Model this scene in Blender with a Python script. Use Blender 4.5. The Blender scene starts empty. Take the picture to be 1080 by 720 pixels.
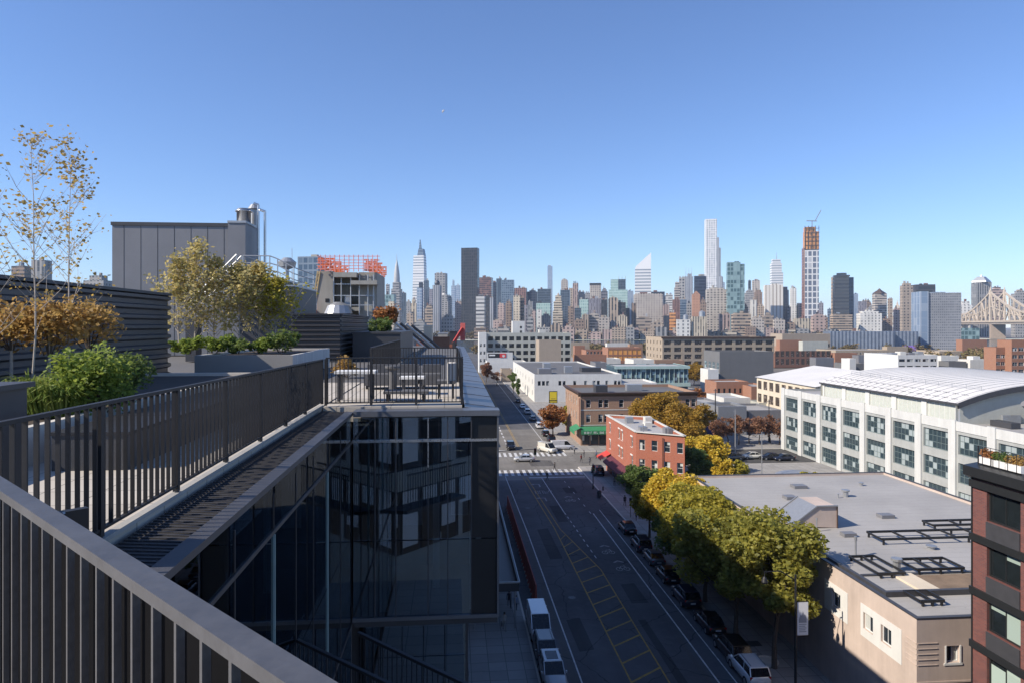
import bpy, bmesh, math, random
import numpy as np
from mathutils import Vector, Matrix, Quaternion

sc = bpy.context.scene
COL = sc.collection
R = math.radians
A = 0.0859                       # street direction, turned from +Y
SA, CA = math.sin(A), math.cos(A)
H = 29.0                         # eye height above the street

# ---------------------------------------------------------------- camera, light
cam_d = bpy.data.cameras.new('camera'); cam_d.lens = 24; cam_d.sensor_width = 36
cam_d.shift_y = -17/1080; cam_d.clip_start = .05; cam_d.clip_end = 30000
cam = bpy.data.objects.new('camera', cam_d); COL.objects.link(cam)
cam.location = (0, 0, H); cam.rotation_euler = (R(90), 0, 0)
sc.camera = cam

SUN_EL = R(37.0)
sd = Vector((-.934*math.cos(SUN_EL), -.357*math.cos(SUN_EL), math.sin(SUN_EL))).normalized()
sun_d = bpy.data.lights.new('sun', 'SUN'); sun_d.energy = 4.6; sun_d.angle = R(.5); sun_d.color = (1, .91, .79)
sun = bpy.data.objects.new('sun', sun_d); COL.objects.link(sun)
sun.rotation_euler = sd.to_track_quat('Z', 'Y').to_euler(); sun.location = (-60, -20, 120)

world = bpy.data.worlds.new('World'); sc.world = world; world.use_nodes = True
wn = world.node_tree.nodes; wl = world.node_tree.links
sky = wn.new('ShaderNodeTexSky'); sky.sky_type = 'NISHITA'; sky.sun_disc = False
sky.sun_elevation = SUN_EL; sky.sun_rotation = math.atan2(sd.x, sd.y)
sky.air_density = 1.0; sky.dust_density = .0; sky.ozone_density = 5; sky.altitude = 30
bg = wn['Background']; bg.inputs['Strength'].default_value = .12
tn = wn.new('ShaderNodeMix'); tn.data_type = 'RGBA'; tn.blend_type = 'MULTIPLY'; tn.inputs[0].default_value = 1
tn.inputs[7].default_value = (.79,.84,.99,1)      # camera white balance of the open sky
wl.new(sky.outputs[0], tn.inputs[6]); wl.new(tn.outputs[2], bg.inputs['Color'])

vs = sc.view_settings
vs.view_transform = 'Standard'; vs.look = 'None'; vs.gamma = 1; vs.use_curve_mapping = False
vs.exposure = 0.56
sc.render.engine = 'CYCLES'
sc.cycles.use_denoising = True
sc.cycles.max_bounces = 6; sc.cycles.diffuse_bounces = 3; sc.cycles.glossy_bounces = 4
sc.cycles.transmission_bounces = 4; sc.cycles.transparent_max_bounces = 12; sc.cycles.volume_bounces = 1
sc.cycles.caustics_reflective = False; sc.cycles.caustics_refractive = False

# ---------------------------------------------------------------- helpers
def W(t, s, z=0): return Vector((t*CA - s*SA, t*SA + s*CA, z))
def TS(X, Y): return (X*CA + Y*SA, -X*SA + Y*CA)
def PX(x, D):                                    # a bearing of the view at distance D, in street coordinates
    return TS((x - 540)/720*D, D)
def GP(x, y, z=0):                               # point of a level surface
    D = 720*(H - z)/(y - 343); return PX(x, D)
def ZY(y, D): return H - (y - 343)/720*D

class MB:
    def __init__(self): self.v = []; self.f = []
    def add(self, vs, fs):
        n = len(self.v); self.v += [tuple(p) for p in vs]; self.f += [tuple(i+n for i in f) for f in fs]; return self
    def box(self, x0, x1, y0, y1, z0, z1):
        return self.add([(x0,y0,z0),(x1,y0,z0),(x1,y1,z0),(x0,y1,z0),(x0,y0,z1),(x1,y0,z1),(x1,y1,z1),(x0,y1,z1)],
            [(0,3,2,1),(4,5,6,7),(0,1,5,4),(1,2,6,5),(2,3,7,6),(3,0,4,7)])
    def bar(self, p, q, w, h, up=(0,0,1)):
        p = Vector(p); q = Vector(q); d = (q-p).normalized(); up = Vector(up)
        if abs(d.dot(up)) > .98: up = Vector((0,1,0))
        a = d.cross(up).normalized(); b = a.cross(d).normalized()
        a *= w/2; b *= h/2
        return self.add([p-a-b,p+a-b,p+a+b,p-a+b,q-a-b,q+a-b,q+a+b,q-a+b],
            [(0,3,2,1),(4,5,6,7),(0,1,5,4),(1,2,6,5),(2,3,7,6),(3,0,4,7)])
    def tube(self, p, q, r0, r1=None, n=8):
        r1 = r0 if r1 is None else r1
        p = Vector(p); q = Vector(q); d = (q-p).normalized()
        a = d.orthogonal().normalized(); b = d.cross(a)
        vs = []
        for c, r in ((p,r0),(q,r1)):
            for i in range(n):
                g = 2*math.pi*i/n; vs.append(c + a*(r*math.cos(g)) + b*(r*math.sin(g)))
        fs = [(i,(i+1)%n,n+(i+1)%n,n+i) for i in range(n)] + [tuple(range(n-1,-1,-1)), tuple(range(n,2*n))]
        return self.add(vs, fs)
    def lathe(self, c, prof, n=16, sx=1, sy=1):
        vs = []; fs = []
        for r, z in prof:
            for i in range(n):
                g = 2*math.pi*i/n; vs.append((c[0]+r*sx*math.cos(g), c[1]+r*sy*math.sin(g), c[2]+z))
        for k in range(len(prof)-1):
            for i in range(n):
                fs.append((k*n+i, k*n+(i+1)%n, (k+1)*n+(i+1)%n, (k+1)*n+i))
        fs.append(tuple(range(n-1,-1,-1))); fs.append(tuple(range((len(prof)-1)*n, len(prof)*n)))
        return self.add(vs, fs)
    def prism(self, poly, z0, z1):
        n = len(poly)
        ar = sum(poly[i][0]*poly[(i+1)%n][1]-poly[(i+1)%n][0]*poly[i][1] for i in range(n))
        if ar < 0: poly = poly[::-1]
        return self.add([(x,y,z0) for x,y in poly]+[(x,y,z1) for x,y in poly],
            [tuple(range(n-1,-1,-1)), tuple(range(n,2*n))]+[(i,(i+1)%n,n+(i+1)%n,n+i) for i in range(n)])
    def prism_y(self, poly, y0, y1):              # profile in (x,z) pushed along y
        n = len(poly)
        return self.add([(x,y0,z) for x,z in poly]+[(x,y1,z) for x,z in poly],
            [tuple(range(n)), tuple(range(2*n-1,n-1,-1))]+[((i+1)%n,i,n+i,n+(i+1)%n) for i in range(n)])
    def prism_x(self, poly, x0, x1):              # profile in (y,z) pushed along x
        n = len(poly)
        return self.add([(x0,y,z) for y,z in poly]+[(x1,y,z) for y,z in poly],
            [tuple(range(n-1,-1,-1)), tuple(range(n,2*n))]+[(i,(i+1)%n,n+(i+1)%n,n+i) for i in range(n)])
    def quad(self, *p): return self.add(p, [tuple(range(len(p)))])
    def loft(self, rings):
        n = len(rings[0]); vs = [p for r in rings for p in r]; fs = []
        for k in range(len(rings)-1):
            for i in range(n): fs.append((k*n+i, k*n+(i+1)%n, (k+1)*n+(i+1)%n, (k+1)*n+i))
        fs.append(tuple(range(n-1,-1,-1))); fs.append(tuple(range((len(rings)-1)*n, len(rings)*n)))
        return self.add(vs, fs)
    def mesh(self, name, mat, off=(0,0,0), smooth=False):
        me = bpy.data.meshes.new(name)
        ox, oy, oz = off
        me.from_pydata([(x-ox,y-oy,z-oz) for x,y,z in self.v], [], self.f)
        if smooth: me.polygons.foreach_set('use_smooth', [True]*len(me.polygons))
        if mat: me.materials.append(mat)
        me.update()
        return me

ORG = {}
def tag(o, label=None, cat=None, group=None, kind=None):
    if label: o['label'] = label
    if cat: o['category'] = cat
    if group: o['group'] = group
    if kind: o['kind'] = kind
    return o
def thing(name, label, cat, org=None, loc=None, rot=A, group=None):
    o = bpy.data.objects.new(name, None); COL.objects.link(o); o.empty_display_size = .3
    if org is not None: o.location = W(*org); ORG[o] = tuple(org)
    else: o.location = loc; ORG[o] = (0,0,0)
    o.rotation_euler = (0,0,rot)
    return tag(o, label, cat, group)
def part(name, mb, mat, parent, smooth=False, label=None, kind=None):
    me = mb.mesh(name, mat, ORG[parent], smooth) if isinstance(mb, MB) else mb
    o = bpy.data.objects.new(name, me); COL.objects.link(o); o.parent = parent; ORG[o] = ORG[parent]
    return tag(o, label, None, None, kind)
def solo(name, mb, mat, label=None, cat=None, org=None, loc=None, rot=A, group=None, kind=None, smooth=False):
    off = org if org is not None else (0,0,0)
    o = bpy.data.objects.new(name, mb.mesh(name, mat, off, smooth)); COL.objects.link(o)
    o.location = W(*org) if org is not None else loc
    o.rotation_euler = (0,0,rot); ORG[o] = tuple(off)
    return tag(o, label, cat, group, kind)
def structure(name, mb, mat): return solo(name, mb, mat, org=(0,0,0), kind='structure')
KIDS = {}
def dup(o, parent=None):
    c = o.copy(); COL.objects.link(c)
    if parent: c.parent = parent
    for ch in o.children: dup(ch, c)
    return c

# ---------------------------------------------------------------- materials
class NT:
    def __init__(self, name):
        self.m = bpy.data.materials.new(name); self.m.use_nodes = True
        self.t = self.m.node_tree; self.b = self.t.nodes['Principled BSDF']; self.out = self.t.nodes['Material Output']
    def set(self, sock, v):
        if isinstance(v, bpy.types.NodeSocket): self.t.links.new(v, sock)
        elif isinstance(v, tuple) and sock.type == 'RGBA' and len(v) == 3: sock.default_value = (*v, 1)
        else: sock.default_value = v
    def n(self, ty, **p):
        nd = self.t.nodes.new(ty)
        for k, v in p.items(): setattr(nd, k, v)
        return nd
    def math(self, op, a, b=None, c=None):
        nd = self.n('ShaderNodeMath', operation=op); self.set(nd.inputs[0], a)
        if b is not None: self.set(nd.inputs[1], b)
        if c is not None: self.set(nd.inputs[2], c)
        return nd.outputs[0]
    def mix(self, f, a, b, blend='MIX'):
        nd = self.n('ShaderNodeMix', data_type='RGBA', blend_type=blend)
        self.set(nd.inputs[0], f); self.set(nd.inputs[6], a); self.set(nd.inputs[7], b); return nd.outputs[2]
    def lerp(self, f, a, b):
        nd = self.n('ShaderNodeMix', data_type='FLOAT'); self.set(nd.inputs[0], f); self.set(nd.inputs[2], a); self.set(nd.inputs[3], b); return nd.outputs[0]
    def obj(self):
        if not hasattr(self, '_tc'): self._tc = self.n('ShaderNodeTexCoord')
        return self._tc.outputs['Object']
    def objn(self): self.obj(); return self._tc.outputs['Normal']
    def rnd(self):
        return self.n('ShaderNodeObjectInfo').outputs['Random']
    def noise(self, scale, detail=4, vec=None, rough=.6):
        nd = self.n('ShaderNodeTexNoise'); self.set(nd.inputs['Vector'], vec if vec else self.obj())
        nd.inputs['Scale'].default_value = scale; nd.inputs['Detail'].default_value = detail; nd.inputs['Roughness'].default_value = rough
        return nd.outputs['Fac']
    def white(self, vec):
        nd = self.n('ShaderNodeTexWhiteNoise', noise_dimensions='3D'); self.set(nd.inputs['Vector'], vec); return nd.outputs['Value']
    def sep(self, v):
        nd = self.n('ShaderNodeSeparateXYZ'); self.set(nd.inputs[0], v); return nd.outputs
    def comb(self, x, y, z=0.0):
        nd = self.n('ShaderNodeCombineXYZ'); self.set(nd.inputs[0], x); self.set(nd.inputs[1], y); self.set(nd.inputs[2], z); return nd.outputs[0]
    def step(self, v, lo, hi):                      # smooth 0..1 between lo and hi
        nd = self.n('ShaderNodeMapRange'); self.set(nd.inputs[0], v); nd.inputs[1].default_value = lo; nd.inputs[2].default_value = hi
        return nd.outputs[0]
    def bump(self, h, strength=.3, dist=.02):
        nd = self.n('ShaderNodeBump'); nd.inputs['Strength'].default_value = strength; nd.inputs['Distance'].default_value = dist
        self.set(nd.inputs['Height'], h); self.set(self.b.inputs['Normal'], nd.outputs[0])
    def base(self, c): self.set(self.b.inputs['Base Color'], c)
    def rough(self, r): self.set(self.b.inputs['Roughness'], r)
    def wallu(self):                                # (u, z) of a vertical wall, and |normal.z|
        nx, ny, nz = self.sep(self.objn())
        x, y, z = self.sep(self.obj())
        side = self.math('GREATER_THAN', self.math('ABSOLUTE', nx), .6)
        return self.lerp(side, x, y), z, self.math('GREATER_THAN', self.math('ABSOLUTE', nz), .6)

def tint(c, k): return tuple(min(1, x*k) for x in c)
def surf(name, col, rough=.8, var=.18, scale=1.5, fine=25, metal=0.0, bump=0.0, spec=.5, rand=0.0):
    n = NT(name)
    a = n.noise(scale, 5); b = n.noise(fine, 3)
    f = n.math('ADD', n.math('MULTIPLY', a, .65), n.math('MULTIPLY', b, .35))
    f = n.step(f, .3, .7)
    c = n.mix(f, tint(col, 1-var), tint(col, 1+var))
    if rand: c = n.mix(n.math('MULTIPLY', n.rnd(), rand), c, tint(col, .45))
    n.base(c); n.rough(n.lerp(b, rough-.08, min(1, rough+.08)))
    n.b.inputs['Metallic'].default_value = metal; n.b.inputs['Specular IOR Level'].default_value = spec
    if bump: n.bump(b, bump)
    return n.m
def stucco(name, col, stain=.25, rough=.85, streak=.35):  # painted wall with weathering streaks and stains
    n = NT(name); u, z, up = n.wallu()
    st = n.noise(1.0, 5, n.comb(n.math('MULTIPLY', u, 1.6), n.math('MULTIPLY', z, .12), 0.0))
    bl = n.noise(.35, 6); fi = n.noise(30, 2)
    f = n.math('ADD', n.math('MULTIPLY', st, streak), n.math('MULTIPLY', bl, 1-streak))
    c = n.mix(n.step(f, .35, .68), tint(col, 1-stain), col)
    c = n.mix(n.math('MULTIPLY', fi, .18), c, tint(col, .7))
    n.base(c); n.rough(rough); n.bump(fi, .15); return n.m
def brick(name, c1, c2, mortar, sx=1.0, blotch=.25):
    n = NT(name); u, z, up = n.wallu()
    nd = n.n('ShaderNodeTexBrick'); n.set(nd.inputs['Vector'], n.comb(u, z)); nd.inputs['Scale'].default_value = 1
    nd.inputs['Brick Width'].default_value = .24*sx; nd.inputs['Row Height'].default_value = .075*sx; nd.inputs['Mortar Size'].default_value = .009*sx
    n.set(nd.inputs['Color1'], c1); n.set(nd.inputs['Color2'], c2); n.set(nd.inputs['Mortar'], mortar)
    bl = n.step(n.noise(.5, 6), .35, .7)
    c = n.mix(n.math('MULTIPLY', bl, blotch), nd.outputs['Color'], tint(c1, .55))
    c = n.mix(up, c, tint(c1, .6))
    n.base(c); n.rough(.9); return n.m
def facade(name, wall, glass, bay, floor, wf, hf, pale=.25, gr=.2, vary=.25, metal=0.0, palecol=None, mixed=False):
    """distant tower cladding: bays and storeys of windows, each window a little different"""
    n = NT(name); u, z, up = n.wallu()
    r = n.rnd()
    uu = n.math('ADD', n.math('DIVIDE', u, bay), n.math('MULTIPLY', r, 7.3)); zz = n.math('DIVIDE', z, floor)
    if mixed and bay < 50 and floor < 50:                      # some fronts read as vertical strips, some as bands, most as punched windows
        wf_ = n.lerp(n.math('LESS_THAN', n.math('FRACT', n.math('MULTIPLY', r, 13.7)), .22), wf, .97)
        hf_ = n.lerp(n.math('GREATER_THAN', n.math('FRACT', n.math('MULTIPLY', r, 13.7)), .74), hf, .97)
        uu = n.math('MULTIPLY', uu, n.lerp(n.math('FRACT', n.math('MULTIPLY', r, 31.3)), .8, 1.45)); zz = n.math('MULTIPLY', zz, n.lerp(n.math('FRACT', n.math('MULTIPLY', r, 57.9)), .85, 1.3))
    else: wf_, hf_ = wf, hf
    inu = n.math('LESS_THAN', n.math('FRACT', uu), wf_); inz = n.math('LESS_THAN', n.math('FRACT', zz), hf_)
    win = n.math('MULTIPLY', n.math('MULTIPLY', inu, inz), n.math('SUBTRACT', 1.0, up))
    wnse = n.white(n.comb(n.math('FLOOR', uu), n.math('FLOOR', zz), n.math('MULTIPLY', r, 50)))
    g = n.mix(n.math('MULTIPLY', n.math('GREATER_THAN', wnse, 1-pale), n.math('MULTIPLY', wnse, .6)), glass, palecol or tint(wall, .9))
    st = n.step(n.noise(.03, 5), .3, .7)
    w = n.mix(st, tint(wall, 1-vary), tint(wall, 1+vary*.5))
    w = n.mix(n.math('MULTIPLY', r, .35), w, tint(wall, .62))
    w = n.mix(up, w, (.13,.125,.12))
    n.base(n.mix(win, w, g)); n.rough(n.lerp(win, .8, gr))
    n.b.inputs['Metallic'].default_value = 0; n.set(n.b.inputs['Metallic'], n.math('MULTIPLY', win, metal))
    return n.m
def leafmat(name, cols, trans=.35):
    n = NT(name); g = n.n('ShaderNodeNewGeometry').outputs['Random Per Island']
    rp = n.n('ShaderNodeValToRGB'); n.set(rp.inputs[0], g)
    e = rp.color_ramp.elements
    e[0].color = (*cols[0], 1); e[1].color = (*cols[-1], 1)
    for i, c in enumerate(cols[1:-1]): x = e.new((i+1)/(len(cols)-1)); x.color = (*c, 1)
    sp = n.step(n.noise(.55, 3), .35, .65)
    c = n.mix(n.math('MULTIPLY', sp, .45), rp.outputs[0], tint(cols[0], .75))
    n.base(c); n.rough(.55); n.b.inputs['Specular IOR Level'].default_value = .3
    tr = n.n('ShaderNodeBsdfTranslucent'); n.set(tr.inputs[0], n.mix(.5, c, tint(cols[-1], 1.2)))
    mx = n.n('ShaderNodeMixShader'); mx.inputs[0].default_value = trans
    n.t.links.new(n.b.outputs[0], mx.inputs[1]); n.t.links.new(tr.outputs[0], mx.inputs[2]); n.t.links.new(mx.outputs[0], n.out.inputs[0])
    return n.m
def winglass(name, col=(.02,.028,.035), pw=.6, ph=.6, pale=.25, palecol=(.55,.56,.52), rough=.06, low=False):
    """window panes with blinds drawn behind some of them"""
    n = NT(name); x, y, z = n.sep(n.obj()); r = n.rnd()
    w = n.white(n.comb(n.math('FLOOR', n.math('DIVIDE', x, pw)), n.math('FLOOR', n.math('DIVIDE', z, ph)), n.math('MULTIPLY', r, 91.7)))
    f = n.math('MULTIPLY', n.math('GREATER_THAN', w, 1-pale), n.math('ADD', .35, n.math('MULTIPLY', w, .6)))
    c = n.mix(n.noise(1.3, 2), tint(col, .6), tint(col, 1.6))
    n.base(n.mix(f, c, palecol)); n.rough(rough); n.b.inputs['IOR'].default_value = 1.5
    return n.m

M = {}
M['asphalt'] = None
def _asphalt(name, col, patch):
    n = NT(name); a = n.noise(.09, 6); b = n.noise(40, 2); c2 = n.noise(1.2, 5)
    x, y, z = n.sep(n.obj())
    lane = n.noise(.6, 3, n.comb(x, n.math('MULTIPLY', y, .02)))
    c = n.mix(n.step(a, .38, .62), tint(col, .8), tint(col, 1.25))
    c = n.mix(n.math('MULTIPLY', n.step(lane, .4, .65), .35), c, tint(col, .55))
    c = n.mix(n.math('MULTIPLY', n.step(c2, .5, .75), patch), c, tint(col, 1.7))
    c = n.mix(n.math('MULTIPLY', b, .25), c, tint(col, 1.8))
    vo = n.n('ShaderNodeTexVoronoi', feature='DISTANCE_TO_EDGE'); vo.inputs['Scale'].default_value = .13
    wob = n.n('ShaderNodeVectorMath', operation='ADD'); n.set(wob.inputs[0], n.obj())
    nz = n.n('ShaderNodeTexNoise'); nz.inputs['Scale'].default_value = .7; n.set(nz.inputs['Vector'], n.obj()); n.set(wob.inputs[1], nz.outputs['Color'])
    n.set(vo.inputs['Vector'], wob.outputs[0])
    crack = n.math('LESS_THAN', vo.outputs[0], .006)
    c = n.mix(n.math('MULTIPLY', crack, .6), c, tint(col, .35))
    n.base(c); n.rough(.9); n.b.inputs['Specular IOR Level'].default_value = .15; n.bump(b, .25, .01); return n.m
M['asphalt'] = _asphalt('asphalt', (.098,.096,.098), .3)
M['asphalt_pale'] = _asphalt('pale_crossing_asphalt', (.17,.16,.145), .3)
M['earth'] = surf('city_ground', (.17,.155,.14), .95, .35, .02, .4)
def _pave(name, col, w, h, gap=.012, var=.12):
    n = NT(name); x, y, z = n.sep(n.obj())
    nd = n.n('ShaderNodeTexBrick'); n.set(nd.inputs['Vector'], n.comb(x, y)); nd.inputs['Scale'].default_value = 1; nd.offset = 0
    nd.inputs['Brick Width'].default_value = w; nd.inputs['Row Height'].default_value = h; nd.inputs['Mortar Size'].default_value = gap
    n.set(nd.inputs['Color1'], tint(col, 1-var)); n.set(nd.inputs['Color2'], tint(col, 1+var)); n.set(nd.inputs['Mortar'], tint(col, .45))
    st = n.step(n.noise(.4, 6), .35, .7)
    n.base(n.mix(n.math('MULTIPLY', st, .35), nd.outputs['Color'], tint(col, .6))); n.rough(.85); return n.m
M['pavement'] = _pave('concrete_pavement', (.3,.285,.265), 1.5, 1.5, .03)
M['paver'] = _pave('roof_paver', (.5,.455,.39), .6, .6, .01, .08)
M['water'] = surf('river_water', (.03,.05,.06), .12, .3, .05, 1)
def _mark(name, col, wear):
    n = NT(name); a = n.noise(2.2, 6); b = n.noise(14, 4)
    f = n.step(n.math('ADD', n.math('MULTIPLY', a, .6), n.math('MULTIPLY', b, .4)), .42-wear*.1, .62)
    n.base(n.mix(n.math('MULTIPLY', f, wear), col, (.07,.068,.066))); n.rough(.8); return n.m
M['white_paint'] = _mark('white_road_paint', (.72,.72,.7), .6)
M['symbol_paint'] = _mark('worn_symbol_paint', (.4,.4,.39), .85)
M['yellow_paint'] = _mark('yellow_road_paint', (.5,.3,.035), .7)

M['dark_metal'] = surf('charcoal_metal', (.05,.05,.055), .5, .2, 2, 40, .0, 0, .5)
M['rail_metal'] = surf('grey_coated_steel', (.028,.028,.031), .5, .2, 3, 60, 0, 0, .3)
M['rail_light'] = surf('light_grey_coated_steel', (.075,.075,.08), .45, .32, 5, 45, .1, .04)
M['screen_metal'] = surf('corrugated_dark_metal', (.085,.08,.082), .45, .15, 1, 30, .3)
M['panel_grey'] = surf('zinc_panel', (.2,.2,.21), .5, .1, .6, 20, .2)
M['coping'] = surf('coping_metal', (.17,.175,.19), .38, .12, 1.2, 25, .5)
M['ledge'] = surf('ledge_metal', (.075,.073,.075), .45, .15, 1, 30, .3)
M['steel'] = surf('stainless_steel', (.55,.55,.55), .28, .08, 2, 30, .9)
M['galv'] = surf('galvanised_steel', (.38,.39,.4), .45, .12, 3, 40, .6)
M['black'] = surf('black_paint', (.014,.014,.015), .5, .2, 4, 40)
M['rubber'] = surf('black_rubber', (.02,.02,.02), .8, .2, 6, 40)
M['white'] = stucco('white_painted_wall', (.7,.69,.65), .18)
M['offwhite'] = stucco('off_white_wall', (.68,.66,.6), .2)
M['cream'] = stucco('cream_painted_wall', (.68,.58,.44), .18)
M['pink_stucco'] = stucco('pinkish_beige_stucco', (.6,.485,.41), .3)
M['grey_stucco'] = stucco('grey_blank_wall', (.16,.16,.16), .15)
M['beige_box'] = stucco('beige_cladding', (.38,.31,.24), .12)
M['concrete'] = stucco('raw_concrete', (.42,.4,.35), .3, .9, .55)
M['factory_grey'] = stucco('grey_concrete_frame', (.5,.5,.44), .22)
M['tan_stone'] = stucco('tan_factory_frame', (.42,.34,.25), .25)
M['red_brick'] = brick('orange_red_brick', (.42,.115,.06), (.34,.085,.045), (.3,.2,.15))
M['condo_brick'] = brick('dark_red_brick', (.2,.065,.05), (.13,.045,.04), (.12,.09,.085), 1.3, .2)
M['brown_brick'] = brick('brown_brick', (.36,.205,.13), (.3,.165,.1), (.35,.28,.22))
M['maroon_brick'] = brick('maroon_brick', (.2,.09,.065), (.16,.07,.05), (.2,.14,.1))
M['rust_brick'] = brick('rust_brick', (.35,.16,.09), (.28,.12,.07), (.3,.2,.15))
M['cornice'] = surf('dark_brown_cornice', (.06,.035,.025), .6, .2)
M['grey_roof'] = None
def _roof(name, col, seam=1.0, puddle=.5):
    n = NT(name); x, y, z = n.sep(n.obj()); a = n.step(n.noise(.12, 7), .32, .7); b = n.noise(18, 3)
    sm = n.math('LESS_THAN', n.math('FRACT', n.math('DIVIDE', n.math('ADD', y, n.math('MULTIPLY', n.noise(.3,2), .3)), seam)), .05)
    c = n.mix(n.math('MULTIPLY', a, puddle), tint(col, 1.1), tint(col, .55))
    c = n.mix(n.math('MULTIPLY', sm, .5), c, tint(col, .55))
    sp = n.step(n.noise(2.5, 4), .58, .75)
    c = n.mix(n.math('MULTIPLY', sp, .5), c, tint(col, .5))
    n.base(n.mix(n.math('MULTIPLY', b, .2), c, tint(col, .7))); n.rough(.75); return n.m
M['grey_roof'] = _roof('grey_roof_membrane', (.36,.345,.325), 1.2)
M['dark_roof'] = _roof('dark_roof_felt', (.13,.125,.12), 1.0)
M['silver_roof'] = _roof('silver_roof_coating', (.38,.37,.355), 1.0, .4)
M['vault_roof'] = _roof('pale_standing_seam_roof', (.62,.6,.57), .6, .25)
M['tar'] = surf('brown_patched_felt', (.2,.14,.09), .85, .4, .8, 12)
M['dirt_glass'] = winglass('dark_window_pane', pale=.18, pw=.9, ph=1.2)
M['grid_glass'] = winglass('factory_window_pane', (.03,.048,.058), .943, 1.017, .22, (.36,.41,.41), .08)
M['dark_glass'] = winglass('dark_factory_pane', (.025,.028,.03), 1.0, .9, .06, (.2,.2,.19), .12)
M['blue_glass'] = winglass('blue_window_pane', (.05,.085,.1), 1.5, 1.2, .3, (.3,.42,.44), .05)
M['brown_glass'] = winglass('brown_window_pane', (.06,.048,.04), .8, .7, .12, (.22,.18,.15), .25)
M['green_frame'] = surf('green_grey_window_frame', (.13,.17,.17), .5, .1)
M['white_frame'] = surf('white_window_frame', (.72,.71,.68), .6, .1)
M['black_frame'] = surf('black_window_frame', (.02,.021,.022), .4, .1)
M['mint'] = surf('mint_metal_panel', (.42,.54,.48), .4, .1, 1, 20, .2)
M['orange_panel'] = surf('orange_facade_panel', (.75,.36,.1), .6, .15, .3)
M['orange_net'] = surf('orange_safety_netting', (.75,.16,.05), .8, .25, 1.2, 8)
M['red_net'] = surf('red_construction_mesh', (.5,.06,.05), .8, .25, 1.2, 8)
M['red_awning'] = surf('red_awning_cloth', (.5,.05,.035), .75, .15)
M['maroon_awning'] = surf('maroon_awning_cloth', (.1,.02,.03), .75, .15)
M['green_awning'] = surf('green_awning_cloth', (.035,.2,.085), .7, .15)
M['hoarding'] = surf('red_brown_barrier', (.34,.075,.05), .75, .35, .6, 6)
M['bark'] = surf('tree_bark', (.09,.07,.055), .9, .3, 6, 40)
M['pale_bark'] = surf('pale_birch_bark', (.42,.37,.32), .85, .3, 7, 40)
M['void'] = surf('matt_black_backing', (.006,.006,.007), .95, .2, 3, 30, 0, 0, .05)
M['soil'] = surf('planter_soil', (.06,.045,.035), .95, .3, 4, 40)
M['planter_wall'] = _pave('planter_cladding', (.58,.56,.53), 1.2, .3, .01, .08)
M['planter_pale'] = surf('pale_planter_stone', (.58,.54,.47), .8, .1)
M['fabric_grey'] = surf('grey_outdoor_fabric', (.1,.1,.105), .9, .15, 4, 60)
M['table_white'] = surf('white_table_top', (.75,.74,.7), .5, .06)
M['bridge'] = surf('cream_bridge_steel', (.5,.42,.33), .65, .15, .02, 1)
M['bridge_stone'] = stucco('bridge_masonry', (.42,.33,.25), .25)
M['sign_yellow'] = surf('yellow_sign_face', (.75,.56,.03), .5, .06)
M['sign_white'] = surf('white_sign_face', (.75,.75,.73), .5, .05)
M['sign_red'] = surf('red_sign_face', (.6,.04,.04), .5, .05)
M['banner'] = surf('white_banner_cloth', (.72,.73,.75), .8, .06)
M['banner_ink'] = surf('grey_banner_print', (.3,.32,.36), .8, .1)
M['curtain'] = surf('pale_curtain', (.75,.78,.76), .9, .12)
M['room'] = surf('dark_interior', (.1,.1,.105), .8, .3, .5)
M['blue_tarp'] = surf('blue_box_roof', (.04,.06,.22), .6, .15)

def _bglass():
    n = NT('tinted_curtain_wall_glass')
    tr = n.n('ShaderNodeBsdfTransparent'); tr.inputs[0].default_value = (.5,.57,.62,1)
    gl = n.n('ShaderNodeBsdfGlossy'); gl.inputs['Roughness'].default_value = .012; gl.inputs[0].default_value = (.85,.9,.95,1)
    fr = n.n('ShaderNodeFresnel'); fr.inputs[0].default_value = 1.55
    f = n.math('ADD', n.math('MULTIPLY', fr.outputs[0], .8), .2)
    mx = n.n('ShaderNodeMixShader'); n.set(mx.inputs[0], f)
    n.t.links.new(tr.outputs[0], mx.inputs[1]); n.t.links.new(gl.outputs[0], mx.inputs[2]); n.t.links.new(mx.outputs[0], n.out.inputs[0])
    return n.m
M['glass'] = _bglass()

# leaves
M['lf_yellow'] = leafmat('yellow_leaves', [(0.510,0.340,0.034),(0.714,0.476,0.051),(0.510,0.442,0.051)])
M['lf_yg'] = leafmat('yellow_green_leaves', [(.28,.25,.04),(.5,.41,.05),(.38,.34,.05)], .45)
M['lf_green'] = leafmat('green_leaves', [(.17,.175,.035),(.31,.3,.055),(.44,.38,.07)], .45)
M['lf_deep'] = leafmat('deep_green_leaves', [(0.084,0.143,0.043),(0.143,0.203,0.052),(0.214,0.262,0.071)], 0.45)
M['lf_orange'] = leafmat('orange_leaves', [(.3,.18,.03),(.48,.27,.035),(.34,.24,.04)], .42)
M['lf_rust'] = leafmat('rust_leaves', [(0.340,0.128,0.051),(0.476,0.204,0.068),(0.272,0.153,0.051)])
M['lf_copper'] = leafmat('copper_leaves', [(.36,.21,.06),(.55,.35,.11),(.42,.28,.1)], .45)
M['lf_olive'] = leafmat('olive_leaves', [(0.306,0.280,0.090),(0.510,0.433,0.153),(0.637,0.510,0.229)], 0.45)
M['lf_birch'] = leafmat('birch_leaves', [(0.204,0.163,0.061),(0.449,0.326,0.102),(0.612,0.408,0.102)], 0.45)
M['lf_shrub'] = leafmat('shrub_leaves', [(0.102,0.163,0.030),(0.204,0.286,0.052),(0.347,0.408,0.082)], 0.45)
M['lf_grass'] = leafmat('ornamental_grass_blades', [(0.102,0.170,0.034),(0.204,0.272,0.051),(0.340,0.374,0.102)])
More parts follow.
